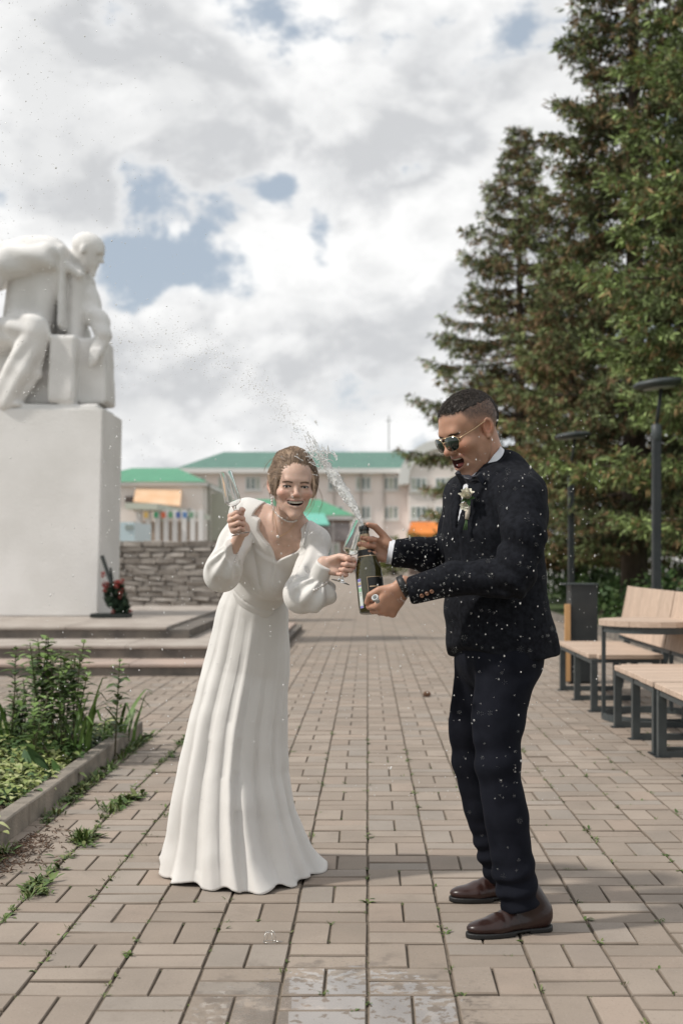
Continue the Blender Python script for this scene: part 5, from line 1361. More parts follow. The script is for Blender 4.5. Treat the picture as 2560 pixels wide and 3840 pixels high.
    def torso(p):
        d = None
        for i in range(4):
            e = s_ecap(p, TC[i], TC[i+1], TR[i], TR[i+1], lat); d = e if d is None else smin(d, e, .03)
        d = smin(d, s_cap(p, shN+v3((-.015, .02, .0)), shF+v3((.0, -.02, .0)), .078, .078), .05)
        d = smin(d, s_ecap(p, TC[4]+v3((.01, 0, .02)), neck1+v3((.020, 0, -.005)), (.13, .085), (.078, .066), lat), .045)
        d = smin(d, s_cap(p, A(1905, 1760, 4.40), A(1965, 1850, 4.32), .058, .075), .05)
        d = smin(d, s_cap(p, A(1900, 1790, 4.42), A(1985, 1930, 4.38), .05, .06), .05)
        return d
    zt = float(A(0, 1800, 4.38)[2]); zb = float(A(0, 2010, 4.36)[2]); zh = float(A(0, 2462, 4.36)[2])
    def vmask(p, extra=0.0):
        f, l, z = tloc(p); w = (.022+extra)*np.clip((z-zb)/(zt-zb), 0, 1.35)+extra*.35
        return f, l, z, np.abs(l)-w
    def jackf(p):
        d = torso(p)
        f, l, z, vm = vmask(p)
        # lapels stand proud, front edge overlaps
        _, _, _, v2 = vmask(p, .062)
        lap = sst(-v2, -.002, .003)*sst(f, .02, .06)*sst(z, zb-.02, zb+.03)
        d = d-.0075*lap
        d = d-.004*sst(l, .012, .018)*sst(f, .05, .09)*(1-sst(z, zb, zb+.05))      # front overlap
        # near sleeve
        sl = s_chain(p, [shN+v3((.0, -.012, -.01)), A(1962, 2010, 4.115), elN, A(1700, 2170, 4.15), A(1552, 2212, 4.205)], [.080, .072, .063, .053, .046], .02)
        t = (p-elN)@v3((-.98, .1, -.2)); wr = np.sin((p@v3((.6, .1, .8)))*95+vnoise(p, 14)*2.5)*.0070*np.exp(-((p-elN)**2).sum(-1)/.13**2)
        wr = wr+np.sin((p@v3((.75, 0, .6)))*60+vnoise(p, 9, 3)*2)*.0062*np.exp(-((p-A(1880, 1990, 4.12))**2).sum(-1)/.14**2)
        sl = sl+wr
        cutN = s_plane(p, A(1531, 2214, 4.21), (-.985, .1, -.19)); sl = smax(sl, cutN, .006)
        wf = w1-fdir*.005; sf = s_chain(p, [shF+v3((0, .012, -.01)), elF, elF*.45+wf*.55, wf], [.080, .068, .059, .048], .02)
        sf = sf+np.sin((p@v3((.9, .1, .3)))*70+vnoise(p, 10, 7)*2.5)*.0045*sst(p[:, 0], .05, .2)
        cutF = s_plane(p, w1+fdir*.010, fdir); sf = smax(sf, cutF, .006)
        # skirt of the jacket, vent flick at the back
        d = smin(d, s_cap(p, A(2030, 2380, 4.32), A(2072, 2440, 4.32), .03, .018), .05)
        hem = s_plane(p, (0, 0, zh), (-.0, 0, -1)); hemy = zh+.010*np.sin(l*16)+np.maximum(f-.06, 0)*.12-.02*sst(-f, .1, .2)*0
        d = smax(d, hemy-z, .005)
        # rounded front corner
        d = smax(d, np.minimum(1, (f-.09)*.8-(z-zh)*1.1), .01)
        d = d+.0055*np.exp(-((z-(zh+.10))/.004)**2)*sst(l, .08, .1)*sst(.09-np.abs(f+.02), 0, .01)*.6   # pocket welt
        d = d+.0035*np.sin((z*1.0+f*.5)*38+vnoise(p, 6)*3)*sst(-z, -1.25, -1.0)*sst(z, zh-.05, zh+.05)*1.0
        d = smin(d, sf, .02); d = smin(d, sl, .012)
        # V opening
        vv = np.maximum(vm, -(f-.015)); d = smax(d, -vv-0.0, .004) if False else np.where((vm < 0) & (f > .0) & (z < zt+.08), d+.016, d)
        # neck hole
        d = smax(d, -s_cap(p, neck1+v3((-.020, 0, -.03)), neck1+v3((-.085, -.02, .09)), .062, .074), .006)
        return d
    lo, hi = (-.02, 3.95, .80), (.78, 4.86, 1.62)
    V, Q = polygonise(jackf, lo, hi, .0052, 1)
    jk = link('jacket', pydata('jacket', V, Q, True), M_SUIT, root)
    # shirt: chest under the V, collar, cuffs
    M_SHIRT = mat('white_shirt', (.66, .67, .70), (.60, .61, .65), rough=.75, scale=30)
    def shirtf(p):
        f, l, z, vm = vmask(p)
        d = np.maximum(torso(p)+.003, np.maximum(np.maximum(vm-.004, -(f-.0)), zb-.03-z))
        return smax(d, -s_cap(p, neck1+v3((-.020, 0, -.03)), neck1+v3((-.085, -.02, .09)), .058, .070), .004)
    V, Q = polygonise(shirtf, (.1, 4.1, 1.1), (.7, 4.7, 1.55), .0045, 1)
    sh = link('shirt', pydata('shirt', V, Q, True), M_SHIRT, root)
    nax = v3((-.62, -.18, .76)); nax /= np.linalg.norm(nax); cc0 = A(1830, 1752, 4.395); cf = v3((-.90, -.43, 0)); cf -= nax*(cf@nax); cf /= np.linalg.norm(cf); cs = np.cross(nax, cf)
    def collar(name, r0, r1, h0, h1, th, m, gap, wing, parent, drop=0.0):
        vs = []; fs = []; n = 44
        for k in range(n+1):
            a = gap+(2*math.pi-2*gap)*k/n; ca, sa = math.cos(a), math.sin(a); fr = max(ca, 0)
            dirv = cf*ca+cs*sa
            for (rr, hh) in ((r0, h0-drop*fr), (r1, h1-drop*fr*.9+wing*fr), (r1+th, h1-drop*fr*.9+wing*fr), (r0+th+.004, h0-drop*fr)):
                vs.append(cc0+nax*hh+dirv*rr*(1.0+.06*fr))
        for k in range(n):
            for j in range(4): fs.append((k*4+j, k*4+(j+1) % 4, (k+1)*4+(j+1) % 4, (k+1)*4+j))
        fs += [(0, 1, 2, 3), (n*4+3, n*4+2, n*4+1, n*4)]
        return MB().add(vs, fs).build(name, m, parent, True)
    collar('shirt_collar', .076, .071, -.030, .033, .004, M_SHIRT, .12, -.012, root, .004)
    collar('jacket_collar', .091, .081, -.040, .004, .009, M_SUIT, 1.05, -.02, jk, .02)
    # cuffs
    for (nm, c, dv, r) in (('far', w1+fdir*.014, fdir, .041), ('near', A(1524, 2212, 4.212), v3((-.98, .1, -.19)), .038)):
        z = Vector(map(float, dv)).normalized(); Mx = Matrix.Translation(Vector(map(float, c))) @ z.to_track_quat('Z', 'Y').to_matrix().to_4x4()
        if nm == 'far': MB().lathe([(r, -.035), (r+.001, .012), (r-.003, .012), (r-.004, -.03)], 28, Mx, False).build('shirt_cuff', M_SHIRT, root, True)
    # watch on the near wrist
    wt = tag(empty('wrist_watch', tuple(map(float, A(1519, 2205, 4.2)))), 'black smart watch on the wrist of the man', 'watch')
    z = Vector(map(float, fdir2*.4+v3((-.98, .1, -.19))*.6)).normalized(); wc = Vector(map(float, w2-fdir2*.012)); Mx = Matrix.Translation(wc) @ z.to_track_quat('Z', 'Y').to_matrix().to_4x4()
    M_BLK = mat('black_rubber', (.012, .012, .013), rough=.5)
    MB().lathe([(.034, -.011), (.0365, -.010), (.0365, .010), (.034, .011), (.034, -.011)], 28, Mx, False).build('strap', M_BLK, wt, True)
    nv = Vector(map(float, dors2)).normalized(); xx = z.cross(nv).normalized()
    MB().box(wc+nv*.028+xx*-.012, (.034, .034, .011), Matrix((xx, z, nv)).transposed(), .004).build('case', mat('watch_case', (.02, .02, .022), rough=.2, metal=.4), wt)
    # sleeve buttons
    M_BTN = mat('copper_button', (.32, .17, .11), rough=.4, metal=.5)
    for (px, py) in ((1581, 2234), (1600, 2226), (1618, 2218)):
        c = trace(jackf, px, py); tv_ = Vector((.12, -.97, -.2)).normalized()
        Mx = Matrix.Translation(Vector(map(float, c))) @ tv_.to_track_quat('Z', 'Y').to_matrix().to_4x4()
        MB().lathe([(.0, .0005), (.0035, .0005), (.0045, .003), (.0062, .003), (.0066, .001), (.0062, -.01)], 16, Mx).build('button', M_BTN, jk, True)
    # ---- bow tie
    bc = A(1768, 1803, 4.29); bx = v3(cs); bx = bx if bx[1] < 0 else -bx; bx = v3(lat)+v3((0, 0, -.12)); bx /= np.linalg.norm(bx); bz = np.cross(bx, cf); bz = bz if bz[2] > 0 else -bz; bn = np.cross(bz, bx)
    BB = np.stack([bx, bz, bn], 1)
    def bowf(p):
        q = (p-bc) @ BB; w = np.abs(q[:, 0]); hh = .013+.022*np.clip(w/.06, 0, 1)
        d = np.maximum(np.maximum(np.abs(q[:, 1])-hh, w-.058), np.abs(q[:, 2]-.02*(w*w/.06*8)*0)-(.006+.004*np.sin(w*130)))
        d = smin(d*.8, s_box(q, (0, 0, .002), (.011, .0135, .011), None, .005), .003)
        return d+.0016*np.sin(q[:, 1]*420+q[:, 0]*60)*sst(w, .008, .02)*(1-sst(w, .03, .055))
    V, Q = polygonise(bowf, bc-.075, bc+.075, .0022, 1); link('bow_tie', pydata('bow_tie', V, Q, True), mat('navy_satin', (.010, .012, .020), (.018, .02, .03), rough=.45, scale=40), root)
    # ---- boutonniere
    yb_ = float(trace(jackf, 1752, 1900)[1])-.028; A_ = lambda px, py, Y: A(px, py, yb_+(Y-4.215))
    bo_ = tag(empty('boutonniere', tuple(map(float, A_(1757, 1880, 4.22)))), 'white rose boutonniere with wrapped stem on the dark lapel', 'boutonniere')
    M_PET = mat('white_petal', (.74, .70, .60), (.66, .62, .50), rough=.6, scale=30, sss=.1); M_GST = mat('flower_stem', (.05, .10, .03), rough=.6)
    fc = Vector(map(float, A_(1752, 1868, 4.215))); rr = random.Random(2); axf = Vector((-.25, -.55, .8)).normalized()
    e1 = axf.orthogonal().normalized(); e2 = axf.cross(e1)
    for ringi, (n, rad, tilt, ln) in enumerate(((3, .006, .12, .032), (5, .011, .38, .034), (6, .015, .8, .030))):
        for k in range(n):
            a = 6.283*k/n+ringi*.5; o = e1*math.cos(a)+e2*math.sin(a); t = -e1*math.sin(a)+e2*math.cos(a); dv = (axf*math.cos(tilt)+o*math.sin(tilt)).normalized(); vs = []; fs = []
            for i in range(5):
                u = i/4; wd_ = .016*math.sin(math.pi*(.12+.75*u))
                c = fc+o*rad*.4+dv*ln*u-o*.004*math.sin(math.pi*u)
                for j in (-1, -.5, 0, .5, 1): vs.append(c+t*wd_*j-o*.010*(j*j)*math.cos(tilt)+axf*rr.gauss(0, .0006))
            for i in range(4):
                for j in range(4): q0 = i*5+j; fs.append((q0, q0+1, q0+6, q0+5))
            MB().add(vs, fs).build('petal', M_PET, bo_, True)
    fc2 = Vector(map(float, A_(1742, 1895, 4.22)))
    for k in range(5):
        a = k*1.3; dv = Vector((math.cos(a)*.6-.3, -.5, math.sin(a)*.6-.2)).normalized(); mb = MB(); leaf(mb, fc2, dv, .022, .016, up=(0, -1, .3), bend=.1); mb.build('small_petal', M_PET, bo_, True)
    mb = MB()
    for dv in ((-.5, -.4, -.1), (.55, -.4, .2), (.1, -.6, -.5)): leaf(mb, fc, dv, .03, .014, up=(0, -1, .3))
    mb.col = (.1, .17, .05); mb.build('sepals', M_GST, bo_, True)
    tube_obj('ribbon_wrap', [A_(1755, 1896, 4.215), A_(1752, 1925, 4.213), A_(1749, 1948, 4.212)], [.007, .0078, .0065], mat('cream_ribbon', (.62, .55, .46), (.52, .45, .37), rough=.5, scale=60, stretch=(1, 1, 6)), bo_, 10)
    for k, dx in enumerate((-4, 0, 4)): tube_obj('stem_end', [A_(1749+dx*.4, 1946, 4.212), A_(1743+dx*1.6, 1988, 4.208)], .0018, M_GST, bo_, 6)
    # ---- trousers
    M_TRO = mat('navy_trousers', (.0055, .0064, .0105), (.0085, .0096, .0150), rough=.9, scale=20, spec=.15, bump=.25, bscale=700, bdist=.001)
    def trof(p):
        d = s_ecap(p, A(1868, 2330, 4.38), A(1872, 2455, 4.38), (.165, .135), (.172, .142), latL)
        ln = [A(1905, 2480, 4.285), A(1868, 2700, 4.24), A(1868, 2870, 4.215), A(1900, 3060, 4.205), A(1928, 3260, 4.20), A(1950, 3385, 4.195)]
        rn = [.102, .082, .067, .066, .063, .060]
        lf = [A(1825, 2480, 4.46), A(1775, 2700, 4.49), A(1772, 2840, 4.51), A(1815, 3020, 4.53), A(1860, 3180, 4.55), A(1885, 3275, 4.56)]
        rf = [.102, .078, .065, .064, .060, .057]
        a = s_chain(p, ln, rn, .02); b = s_chain(p, lf, rf, .02)
        # pressed crease along the front of each leg
        for pts in (ln, lf):
            cr = s_chain(p, [x+fwL*(r_*1.0) for x, r_ in zip(pts, rn)], [.006]*6)
            if pts is ln: a = smin(a, cr, .035)
            else: b = smin(b, cr, .035)
        z = p[:, 2]
        def wr(zc, w, fr, am, o): return am*np.sin((z+.35*(p@fwL)+.2*(p@latL))*fr+vnoise(p, 9, o)*2.2)*np.exp(-((z-zc)/w)**2)
        a = a+wr(.14, .085, 95, .0058, 1)+wr(.55, .12, 60, .003, 2)+wr(.83, .08, 50, .003, 4); b = b+wr(.17, .08, 95, .0055, 3)+wr(.56, .12, 60, .003, 5)
        a = smax(a, s_plane(p, A(1950, 3408, 4.195), (.25, 0, -1)), .006); b = smax(b, s_plane(p, A(1885, 3300, 4.56), (.25, 0, -1)), .006)
        d = smin(d, a, .04); return smin(d, b, .03)
    V, Q = polygonise(trof, (.1, 3.95, .02), (.75, 4.8, 1.05), .0052, 1); link('trousers', pydata('trousers', V, Q, True), M_TRO, root)
    # ---- shoes
    M_SHOE = mat('brown_leather', (.018, .008, .0065), (.034, .015, .012), rough=.30, scale=7, spec=.45, bump=.12, bscale=120, coat=.12, bdist=.002)
    M_TOE = M_SHOE; M_SOLE = mat('black_sole', (.010, .010, .010), rough=.55)
    for nm, toe, heel in (('near', A(1752, 3512, 4.135), A(2028, 3492, 4.225)), ('far', A(1683, 3372, 4.60), A(1905, 3372, 4.62))):
        toe = toe.copy(); heel = heel.copy(); toe[2] = heel[2] = 0
        f_ = toe-heel; LL = float(np.linalg.norm(f_)); f_ /= LL
        if nm == 'far': heel = toe-f_*.285; f_ = v3((-.985, -.17, 0)); LL = .285
        else: heel = toe-f_*.295; LL = .295
        s_ = np.cross(f_, v3((0, 0, 1))); SBm = np.stack([f_, s_, v3((0, 0, 1))], 1)
        def shoef(p, heel=heel, SBm=SBm, LL=LL):
            q = (p-heel) @ SBm; x = q[:, 0]/LL; bend = .010*np.sin(np.clip(x, 0, 1)*3.1)*0
            d = s_ecap(q, (.035, 0, .040), (LL*.66, 0, .030), (.036, .034), (.047, .026), (0, 1, 0))
            d = smin(d, s_ell(q, (LL*.76, 0, .028), (LL*.245, .043, .026)), .03)
            d = smin(d, s_ecap(q, (.045, 0, .06), (.092, 0, .125), (.038, .048), (.041, .052), (0, 1, 0)), .025)
            d = smin(d, s_cap(q, (.10, 0, .085), (LL*.62, 0, .040), .030, .024), .03)
            d = d+.0013*np.sin(q[:, 0]*210+np.abs(q[:, 1])*40)*np.exp(-((x-.60)/.07)**2)*sst(q[:, 2], .03, .05)
            d = d+.0012*np.exp(-((x-.40-q[:, 2]*.8)/.012)**2)
            return smax(d, .010-q[:, 2], .004)
        cc = (toe+heel)/2
        V, Q = polygonise(shoef, cc-v3((.2, .2, .01)), cc+v3((.2, .2, .16)), .003, 1)
        q = (V-heel) @ SBm; x = q[:, 0]/LL
        o = link('shoe', pydata('shoe', V, Q, True), M_SHOE, root)
        def solef(p, heel=heel, SBm=SBm, LL=LL):
            q = (p-heel) @ SBm
            d2 = smin(np.sqrt(((q[:, :2]/v3((1, 1))-v3((.037, 0)))**2).sum(-1))-.037, s_ell(q*v3((1, 1, 0)), (LL*.69, 0, 0), (LL*.325, .049, 1)), .03)
            d2 = smin(d2, s_cap(q*v3((1, 1, 0)), (.04, 0, 0), (LL*.6, 0, 0), .034, .040), .02)
            wv = np.maximum(np.abs(q[:, 2]-.0085)-.0085, d2)
            arch = s_box(q, (LL*.40, 0, 0), (LL*.09, .06, .008)); return np.maximum(wv, -arch)
        V, Q = polygonise(solef, cc-v3((.2, .2, .01)), cc+v3((.2, .2, .05)), .003, 0); link('sole', pydata('sole', V, Q, True), M_SOLE, o)
    return root, bt0, bt1
man, BT0, BT1 = build_man()

# ================================================================ THE BRIDE
def build_bride():
    root = tag(empty('person', (-.50, 4.98, 0)), 'laughing woman in long white wedding dress leaning forward with two glasses', 'person')
    SK = (.60, .41, .325)
    hs = .95; HB = head_frame(-90+11, -4, -2); eyes = A(1110, 1826, 4.43)
    HC = eyes-HB @ v3((0, .088, 0))*hs
    L2W = lambda x: HC+HB @ v3((x[0], x[1], x[2]*.865 if x[2] < 0 else x[2]))*hs
    JD, SM = .008, 1.0
    NB = A(1072, 1985, 4.63); shR, shL = A(928, 1930, 4.68), A(1176, 2035, 4.60)
    HIP, WC, RC, UC = A(945, 2420, 4.96), A(965, 2222, 4.86), A(1008, 2115, 4.77), A(1050, 2035, 4.69)
    axu = (UC-WC)/np.linalg.norm(UC-WC); ls = (shL-shR); ls = ls-axu*(ls@axu); ls /= np.linalg.norm(ls); fr = np.cross(axu, ls); fr = fr if fr[1] < 0 else -fr
    def tb(p):
        d = s_ecap(p, HIP, WC, (.135, .105), (.106, .088), ls)
        d = smin(d, s_ecap(p, WC, RC, (.106, .088), (.128, .098), ls), .03)
        d = smin(d, s_ecap(p, RC, UC, (.128, .096), (.138, .080), ls), .03)
        d = smin(d, s_cap(p, shR, shL, .045, .045), .05)
        for sgn in (-1, 1): d = smin(d, s_ell(p, RC+ls*sgn*.058+fr*.066+axu*.004, (.056, .056, .054)), .035)
        for sh in (shR, shL):
            d = smin(d, s_cap(p, NB+axu*.015-fr*.02, sh+axu*.004, .038, .042), .045)
            d = smin(d, s_cap(p, NB+fr*.035-axu*.008, sh+fr*.018+axu*.012, .009, .010), .018)      # collar bones
        return d
    nk0 = HC+HB @ v3((0, -.030, -.045))*hs
    def headf(p):
        q = ((p-HC) @ HB)/F32(hs); d = head_sdf(q, False, JD, SM)*F32(hs)
        nk = s_cap(p, nk0, NB+axu*.01, .047, .052); nk = smin(nk, s_cap(p, HC+HB @ v3((-.03, .0, -.07))*hs, NB+fr*.03-ls*.01, .020, .012), .02)
        nk = smin(nk, s_cap(p, HC+HB @ v3((.03, .0, -.07))*hs, NB+fr*.03+ls*.01, .020, .012), .02)
        d = smin(d, nk, .016); return smin(d, tb(p), .03)
    def headc(V):
        c = head_colour((V-HC) @ HB/F32(hs), False, JD, SM, SK, (.070, .043, .028), (.38, .155, .135)); return c
    V, Q = polygonise(headf, np.minimum(NB-v3((.24, .2, .20)), HC-.17), np.maximum(NB+v3((.22, .20, .1)), HC+v3((.14, .16, .17))), .0023, 1)
    pieces = [(V, Q, headc(V))]
    # her right hand (towards the plinth) round the raised flute
    g3 = A(893, 1960, 4.36); st3 = v3((-.24, .0, .97)); st3 /= np.linalg.norm(st3)
    f3 = v3((-.42, -.86, .22)); f3 /= np.linalg.norm(f3); t3 = st3-f3*(st3@f3); t3 /= np.linalg.norm(t3); d3 = np.cross(t3, f3); d3 = d3 if d3[0] < 0 else -d3
    B3 = np.stack([t3, f3, d3], 1); s3 = .90; w3 = g3-f3*.080*s3+d3*.027*s3+t3*.004
    c3 = [(66, 98, 62), (70, 98, 60), (74, 98, 58), (78, 96, 56)]
    th3 = [(.020, .020, -.008), (.040, .048, -.022), (.046, .070, -.042), (.036, .086, -.058)]
    pieces.append(hand_piece(hand_fn(w3, B3, s3, c3, th3, stub=.012), w3+f3*.05, SK, .0016, .14))
    # her left hand round the low glass
    g4 = A(1301, 2126, 4.37); st4 = v3((.24, .02, .97)); st4 /= np.linalg.norm(st4)
    f4 = v3((.95, -.08, -.10)); f4 /= np.linalg.norm(f4); t4 = st4-f4*(st4@f4); t4 /= np.linalg.norm(t4); d4 = np.cross(t4, f4); d4 = d4 if d4[1] > 0 else -d4
    B4 = np.stack([t4, f4, d4], 1); s4 = .90; w4 = g4-f4*.086*s4+d4*.026*s4
    c4 = [(54, 96, 64), (60, 98, 62), (66, 98, 58), (72, 96, 56)]
    th4 = [(.020, .022, -.008), (.036, .052, -.024), (.036, .076, -.036), (.030, .094, -.042)]
    pieces.append(hand_piece(hand_fn(w4, B4, s4, c4, th4, stub=.012), w4+f4*.05, SK, .0016, .14))
    elR, elL = A(832, 2150, 4.56), A(1132, 2232, 4.48)
    def bodyf(p):
        d = tb(p)+.02
        d = smin(d, s_chain(p, [shR, elR, w3], [.028, .024, .020]), .03); d = smin(d, s_chain(p, [shL, elL, w4], [.028, .024, .020]), .03)
        for sx, dy in ((-.08, .05), (.04, -.02)):
            h = HIP+v3((sx, 0, -.02)); d = smin(d, s_chain(p, [h, v3((-.50+sx, 4.97+dy, .48)), v3((-.50+sx, 5.0+dy, .09)), v3((-.50+sx, 4.90+dy, .04))], [.06, .045, .034, .03]), .04)
        return d
    V, Q = polygonise(bodyf, (-.85, 4.2, .0), (.1, 5.3, 1.5), .011, 1); pieces.append((V, Q, np.tile(v3(SK), (len(V), 1))))
    body = link('body', joinmesh('body', pieces), M_SKIN, root)
    # teeth and eyes
    ut = MB()
    for x in np.linspace(-.0245, .0245, 9):                       # single teeth in an arc
        c = L2W((x, .0760+.0105*(1-(x/.030)**2), -.0628+8.0*x*x*SM)); Rx = Matrix(HB.tolist()).to_3x3() @ Matrix.Rotation(-x*22, 3, 'Z')
        ut.box(Vector(map(float, c)), (.0064*hs, .005, .0115*hs), Rx, .0012)
    ut.build('upper_teeth', M_TEETH, body, True)
    MB().tube([L2W((x, .069+.009*(1-(x/.026)**2), -.0748-JD*.8+8*x*x)) for x in np.linspace(-.018, .018, 7)], .0038*hs, 8).build('lower_teeth', M_TEETH, body, True)
    for sx in (-1, 1):
        mb = MB(); mb.lathe([(.0118*math.sin(t), -.0118*math.cos(t)) for t in np.linspace(0.02, math.pi-.02, 10)], 14, Matrix.Translation(Vector(map(float, L2W((sx*.0325, .0735, -.001)))))); eo = mb.build('eye', M_EYEW, body, True)
        Mx = Matrix.Translation(Vector(map(float, L2W((sx*.0325+.001, .0855, -.001))))) @ Vector(map(float, HB @ v3((0, 1, 0)))).to_track_quat('Z', 'Y').to_matrix().to_4x4()
        MB().lathe([(.0001, .0012), (.0026, .0010), (.0048, -.0004), (.0048, -.002)], 14, Mx).build('iris', M_IRIS, eo, True)
    # ---- hair
    M_BH = mat('light_brown_hair', (.38, .27, .185), (.18, .122, .083), rough=.5, scale=34, stretch=(1, 1, 1), spec=.4, rnd=.25)
    HR = (.0860, .106, .095); HCt = (0, -.024, .038)
    CUT = ((0, .114, -.024), (.0565, .080, .087))
    def hairq(q):
        d = s_ell(q, HCt, HR); d = smin(d, s_ell(q, (0, -.100, .030), (.052, .042, .050)), .03); d = smin(d, s_ell(q, (.0, -.015, .100), (.052, .070, .034)), .035)
        for sx in (-1, 1): d = smin(d, s_ell(q, (sx*.068, .020, .014), (.017, .034, .048)), .025)
        d = d+.0050*vnoise(q*v3((1.5, .6, 1.0)), 26, 4)
        return d
    def hairf(p):
        q = (p-HC) @ HB/F32(hs); d = hairq(q)
        d = smax(d, -(s_ell(q, *CUT)+.004*vnoise(q, 70, 2)), .026)
        d = smax(d, -.052-.25*(q[:, 1]+.02)-q[:, 2], .01)
        return d*F32(hs)
    V, Q = polygonise(hairf, HC-.165, HC+.165, .0024, 1); hair = link('hair', pydata('hair', V, Q, True), M_BH, root)
    # strands combed from the hairline over the cap into the bun
    rg = np.random.RandomState(5); st = MB(); qv = (V-HC) @ HB/F32(hs); c0 = v3((0, -.02, .03))
    edge = np.where((np.abs(s_ell(qv, *CUT)) < .006) & (qv[:, 1] > .02))[0]; allv = np.where(qv[:, 2] > -.03)[0]
    NS, NP = 3000, 9; roots = np.concatenate([rg.choice(edge, 900), rg.choice(allv, NS-900)]); rd = qv[roots]-c0; rd /= np.sqrt((rd**2).sum(-1, keepdims=True))
    bd = np.stack([rg.normal(size=NS)*.30, -np.ones(NS), rg.uniform(-.25, .55, NS)], -1); bd /= np.sqrt((bd**2).sum(-1, keepdims=True))
    tt = np.linspace(0, 1, NP)[None, :, None]*rg.uniform(.45, 1, (NS, 1, 1)); ph = rg.rand(NS, 1, 1)*6; am = rg.normal(size=(NS, 1, 1))*.05
    vv = rd[:, None]*(1-tt)+bd[:, None]*tt+np.concatenate([rd[:, None, :1]*.55*np.sin(np.pi*tt), 0*tt, .40*np.sin(np.pi*tt)*np.clip(rd[:, None, 2:], 0, 1)], -1)
    vv = vv+am*np.concatenate([np.sin(9*tt+ph), 0*tt, np.cos(8*tt+ph)], -1); vv /= np.sqrt((vv**2).sum(-1, keepdims=True)); vf = vv.reshape(-1, 3).astype(F32)
    rr = np.full(len(vf), .06, F32); found = np.zeros(len(vf), bool)
    for r_ in np.linspace(.19, .06, 66):
        m = ~found; dd = hairq(c0+vf[m]*F32(r_)); ix = np.where(m)[0][dd < 0]; rr[ix] = r_; found[ix] = True
    pts = c0+vf*(rr+rg.uniform(-.0015, .0042, (NS, 1)).repeat(NP, 1).reshape(-1))[:, None]
    pts = (HC+(pts*F32(hs)) @ HB.T).reshape(NS, NP, 3)
    for k in range(NS): st.tube(pts[k], [.00025]+[.0007]*(NP-2)+[.0002], 3, False)
    tag(st.build('hair_strands', M_BH, hair, True), kind='stuff')
    wisps = [[(1040, 1752, 4.43), (1034, 1815, 4.39), (1036, 1875, 4.385), (1044, 1925, 4.41)], [(1042, 1760, 4.43), (1034, 1830, 4.39), (1030, 1900, 4.40), (1022, 1955, 4.44)],
             [(1050, 1772, 4.42), (1030, 1812, 4.40), (1026, 1860, 4.40), (1032, 1900, 4.41)], [(1172, 1770, 4.44), (1180, 1830, 4.41), (1172, 1890, 4.40), (1150, 1925, 4.41), (1130, 1940, 4.42)],
             [(1174, 1780, 4.44), (1178, 1850, 4.41), (1160, 1895, 4.40), (1140, 1920, 4.40)], [(1170, 1805, 4.45), (1196, 1835, 4.43), (1210, 1880, 4.43), (1196, 1925, 4.44)],
             [(1165, 1800, 4.44), (1182, 1845, 4.42), (1186, 1880, 4.42)], [(1010, 1800, 4.50), (992, 1815, 4.50), (986, 1822, 4.50)], [(1020, 1720, 4.5), (1000, 1740, 4.5), (990, 1765, 4.5)],
             [(1036, 1775, 4.43), (1030, 1850, 4.40), (1040, 1890, 4.39), (1030, 1925, 4.41)], [(1008, 1840, 4.5), (1020, 1900, 4.5), (1024, 1970, 4.52), (1026, 1990, 4.54)],
             [(1168, 1765, 4.44), (1174, 1815, 4.41), (1170, 1860, 4.39), (1155, 1905, 4.4)]]
    for wsp in wisps:
        base = [A(*w) for w in wsp]
        for j in range(5):
            jit = rg.normal(size=3)*.0016; pts = [b+jit*(1+.5*i) for i, b in enumerate(base)]; pts = spline(pts, 16)
            MB().tube(pts, [.0003]*10+[.0003, .0003, .0003, .0003, .0003, .0002], 3, False).build('loose_strand', M_BH, hair, True)
    # ---- dress
    M_DRESS = mat('white_crepe', (.70, .68, .65), (.655, .635, .605), rough=.62, scale=5, spec=.25, sheen=.2, bump=.22, bscale=26, bdist=.005, sss=0.0)
    tl = lambda p: ((p-UC)@ls, (p-UC)@axu, (p-UC)@fr)
    poly = []
    for (px, py) in ((988, 1850), (984, 1900), (978, 1945), (974, 1990), (990, 2015), (1010, 2041), (1024, 2064), (1031, 2085), (1037, 2104), (1052, 2094), (1085, 2080), (1112, 2068), (1130, 2052), (1136, 2010), (1144, 1965), (1150, 1880)):
        p = trace(tb, px, py, 4.2, 5.2) if py > 1930 else A(px, py, 4.66)
        l, a, f = tl(p[None]); poly.append((float(l[0]), float(a[0])))
    poly[0] = (poly[1][0], poly[1][1]+.12); poly[-1] = (poly[-2][0], poly[-2][1]+.16)
    PG = np.array(poly, dtype=F32)
    def s_poly(x, y):
        d = np.full(len(x), 9e9, F32); ins = np.zeros(len(x), bool); n = len(PG)
        for i in range(n):
            ax_, ay_ = PG[i]; bx_, by_ = PG[(i+1) % n]; ex, ey = bx_-ax_, by_-ay_; wx, wy = x-ax_, y-ay_
            t = np.clip((wx*ex+wy*ey)/(ex*ex+ey*ey), 0, 1); d = np.minimum(d, (wx-ex*t)**2+(wy-ey*t)**2)
            c = ((ay_ <= y) & (by_ > y)) | ((by_ <= y) & (ay_ > y)); xi = ax_+(y-ay_)*ex/(ey if abs(ey) > 1e-9 else 1e-9); ins ^= c & (x < xi)
        return np.where(ins, -1, 1)*np.sqrt(d)
    gaR, gaL = A(858, 2085, 4.475), A(1180, 2190, 4.435)          # where sleeves are gathered into the cuffs
    P0 = A(1068, 2240, 4.76); lP0, aP0, _ = tl(P0[None]); a_s1 = float(tl(A(1000, 2185, 4.78)[None])[1][0]); a_s2 = float(tl(A(985, 2262, 4.80)[None])[1][0])
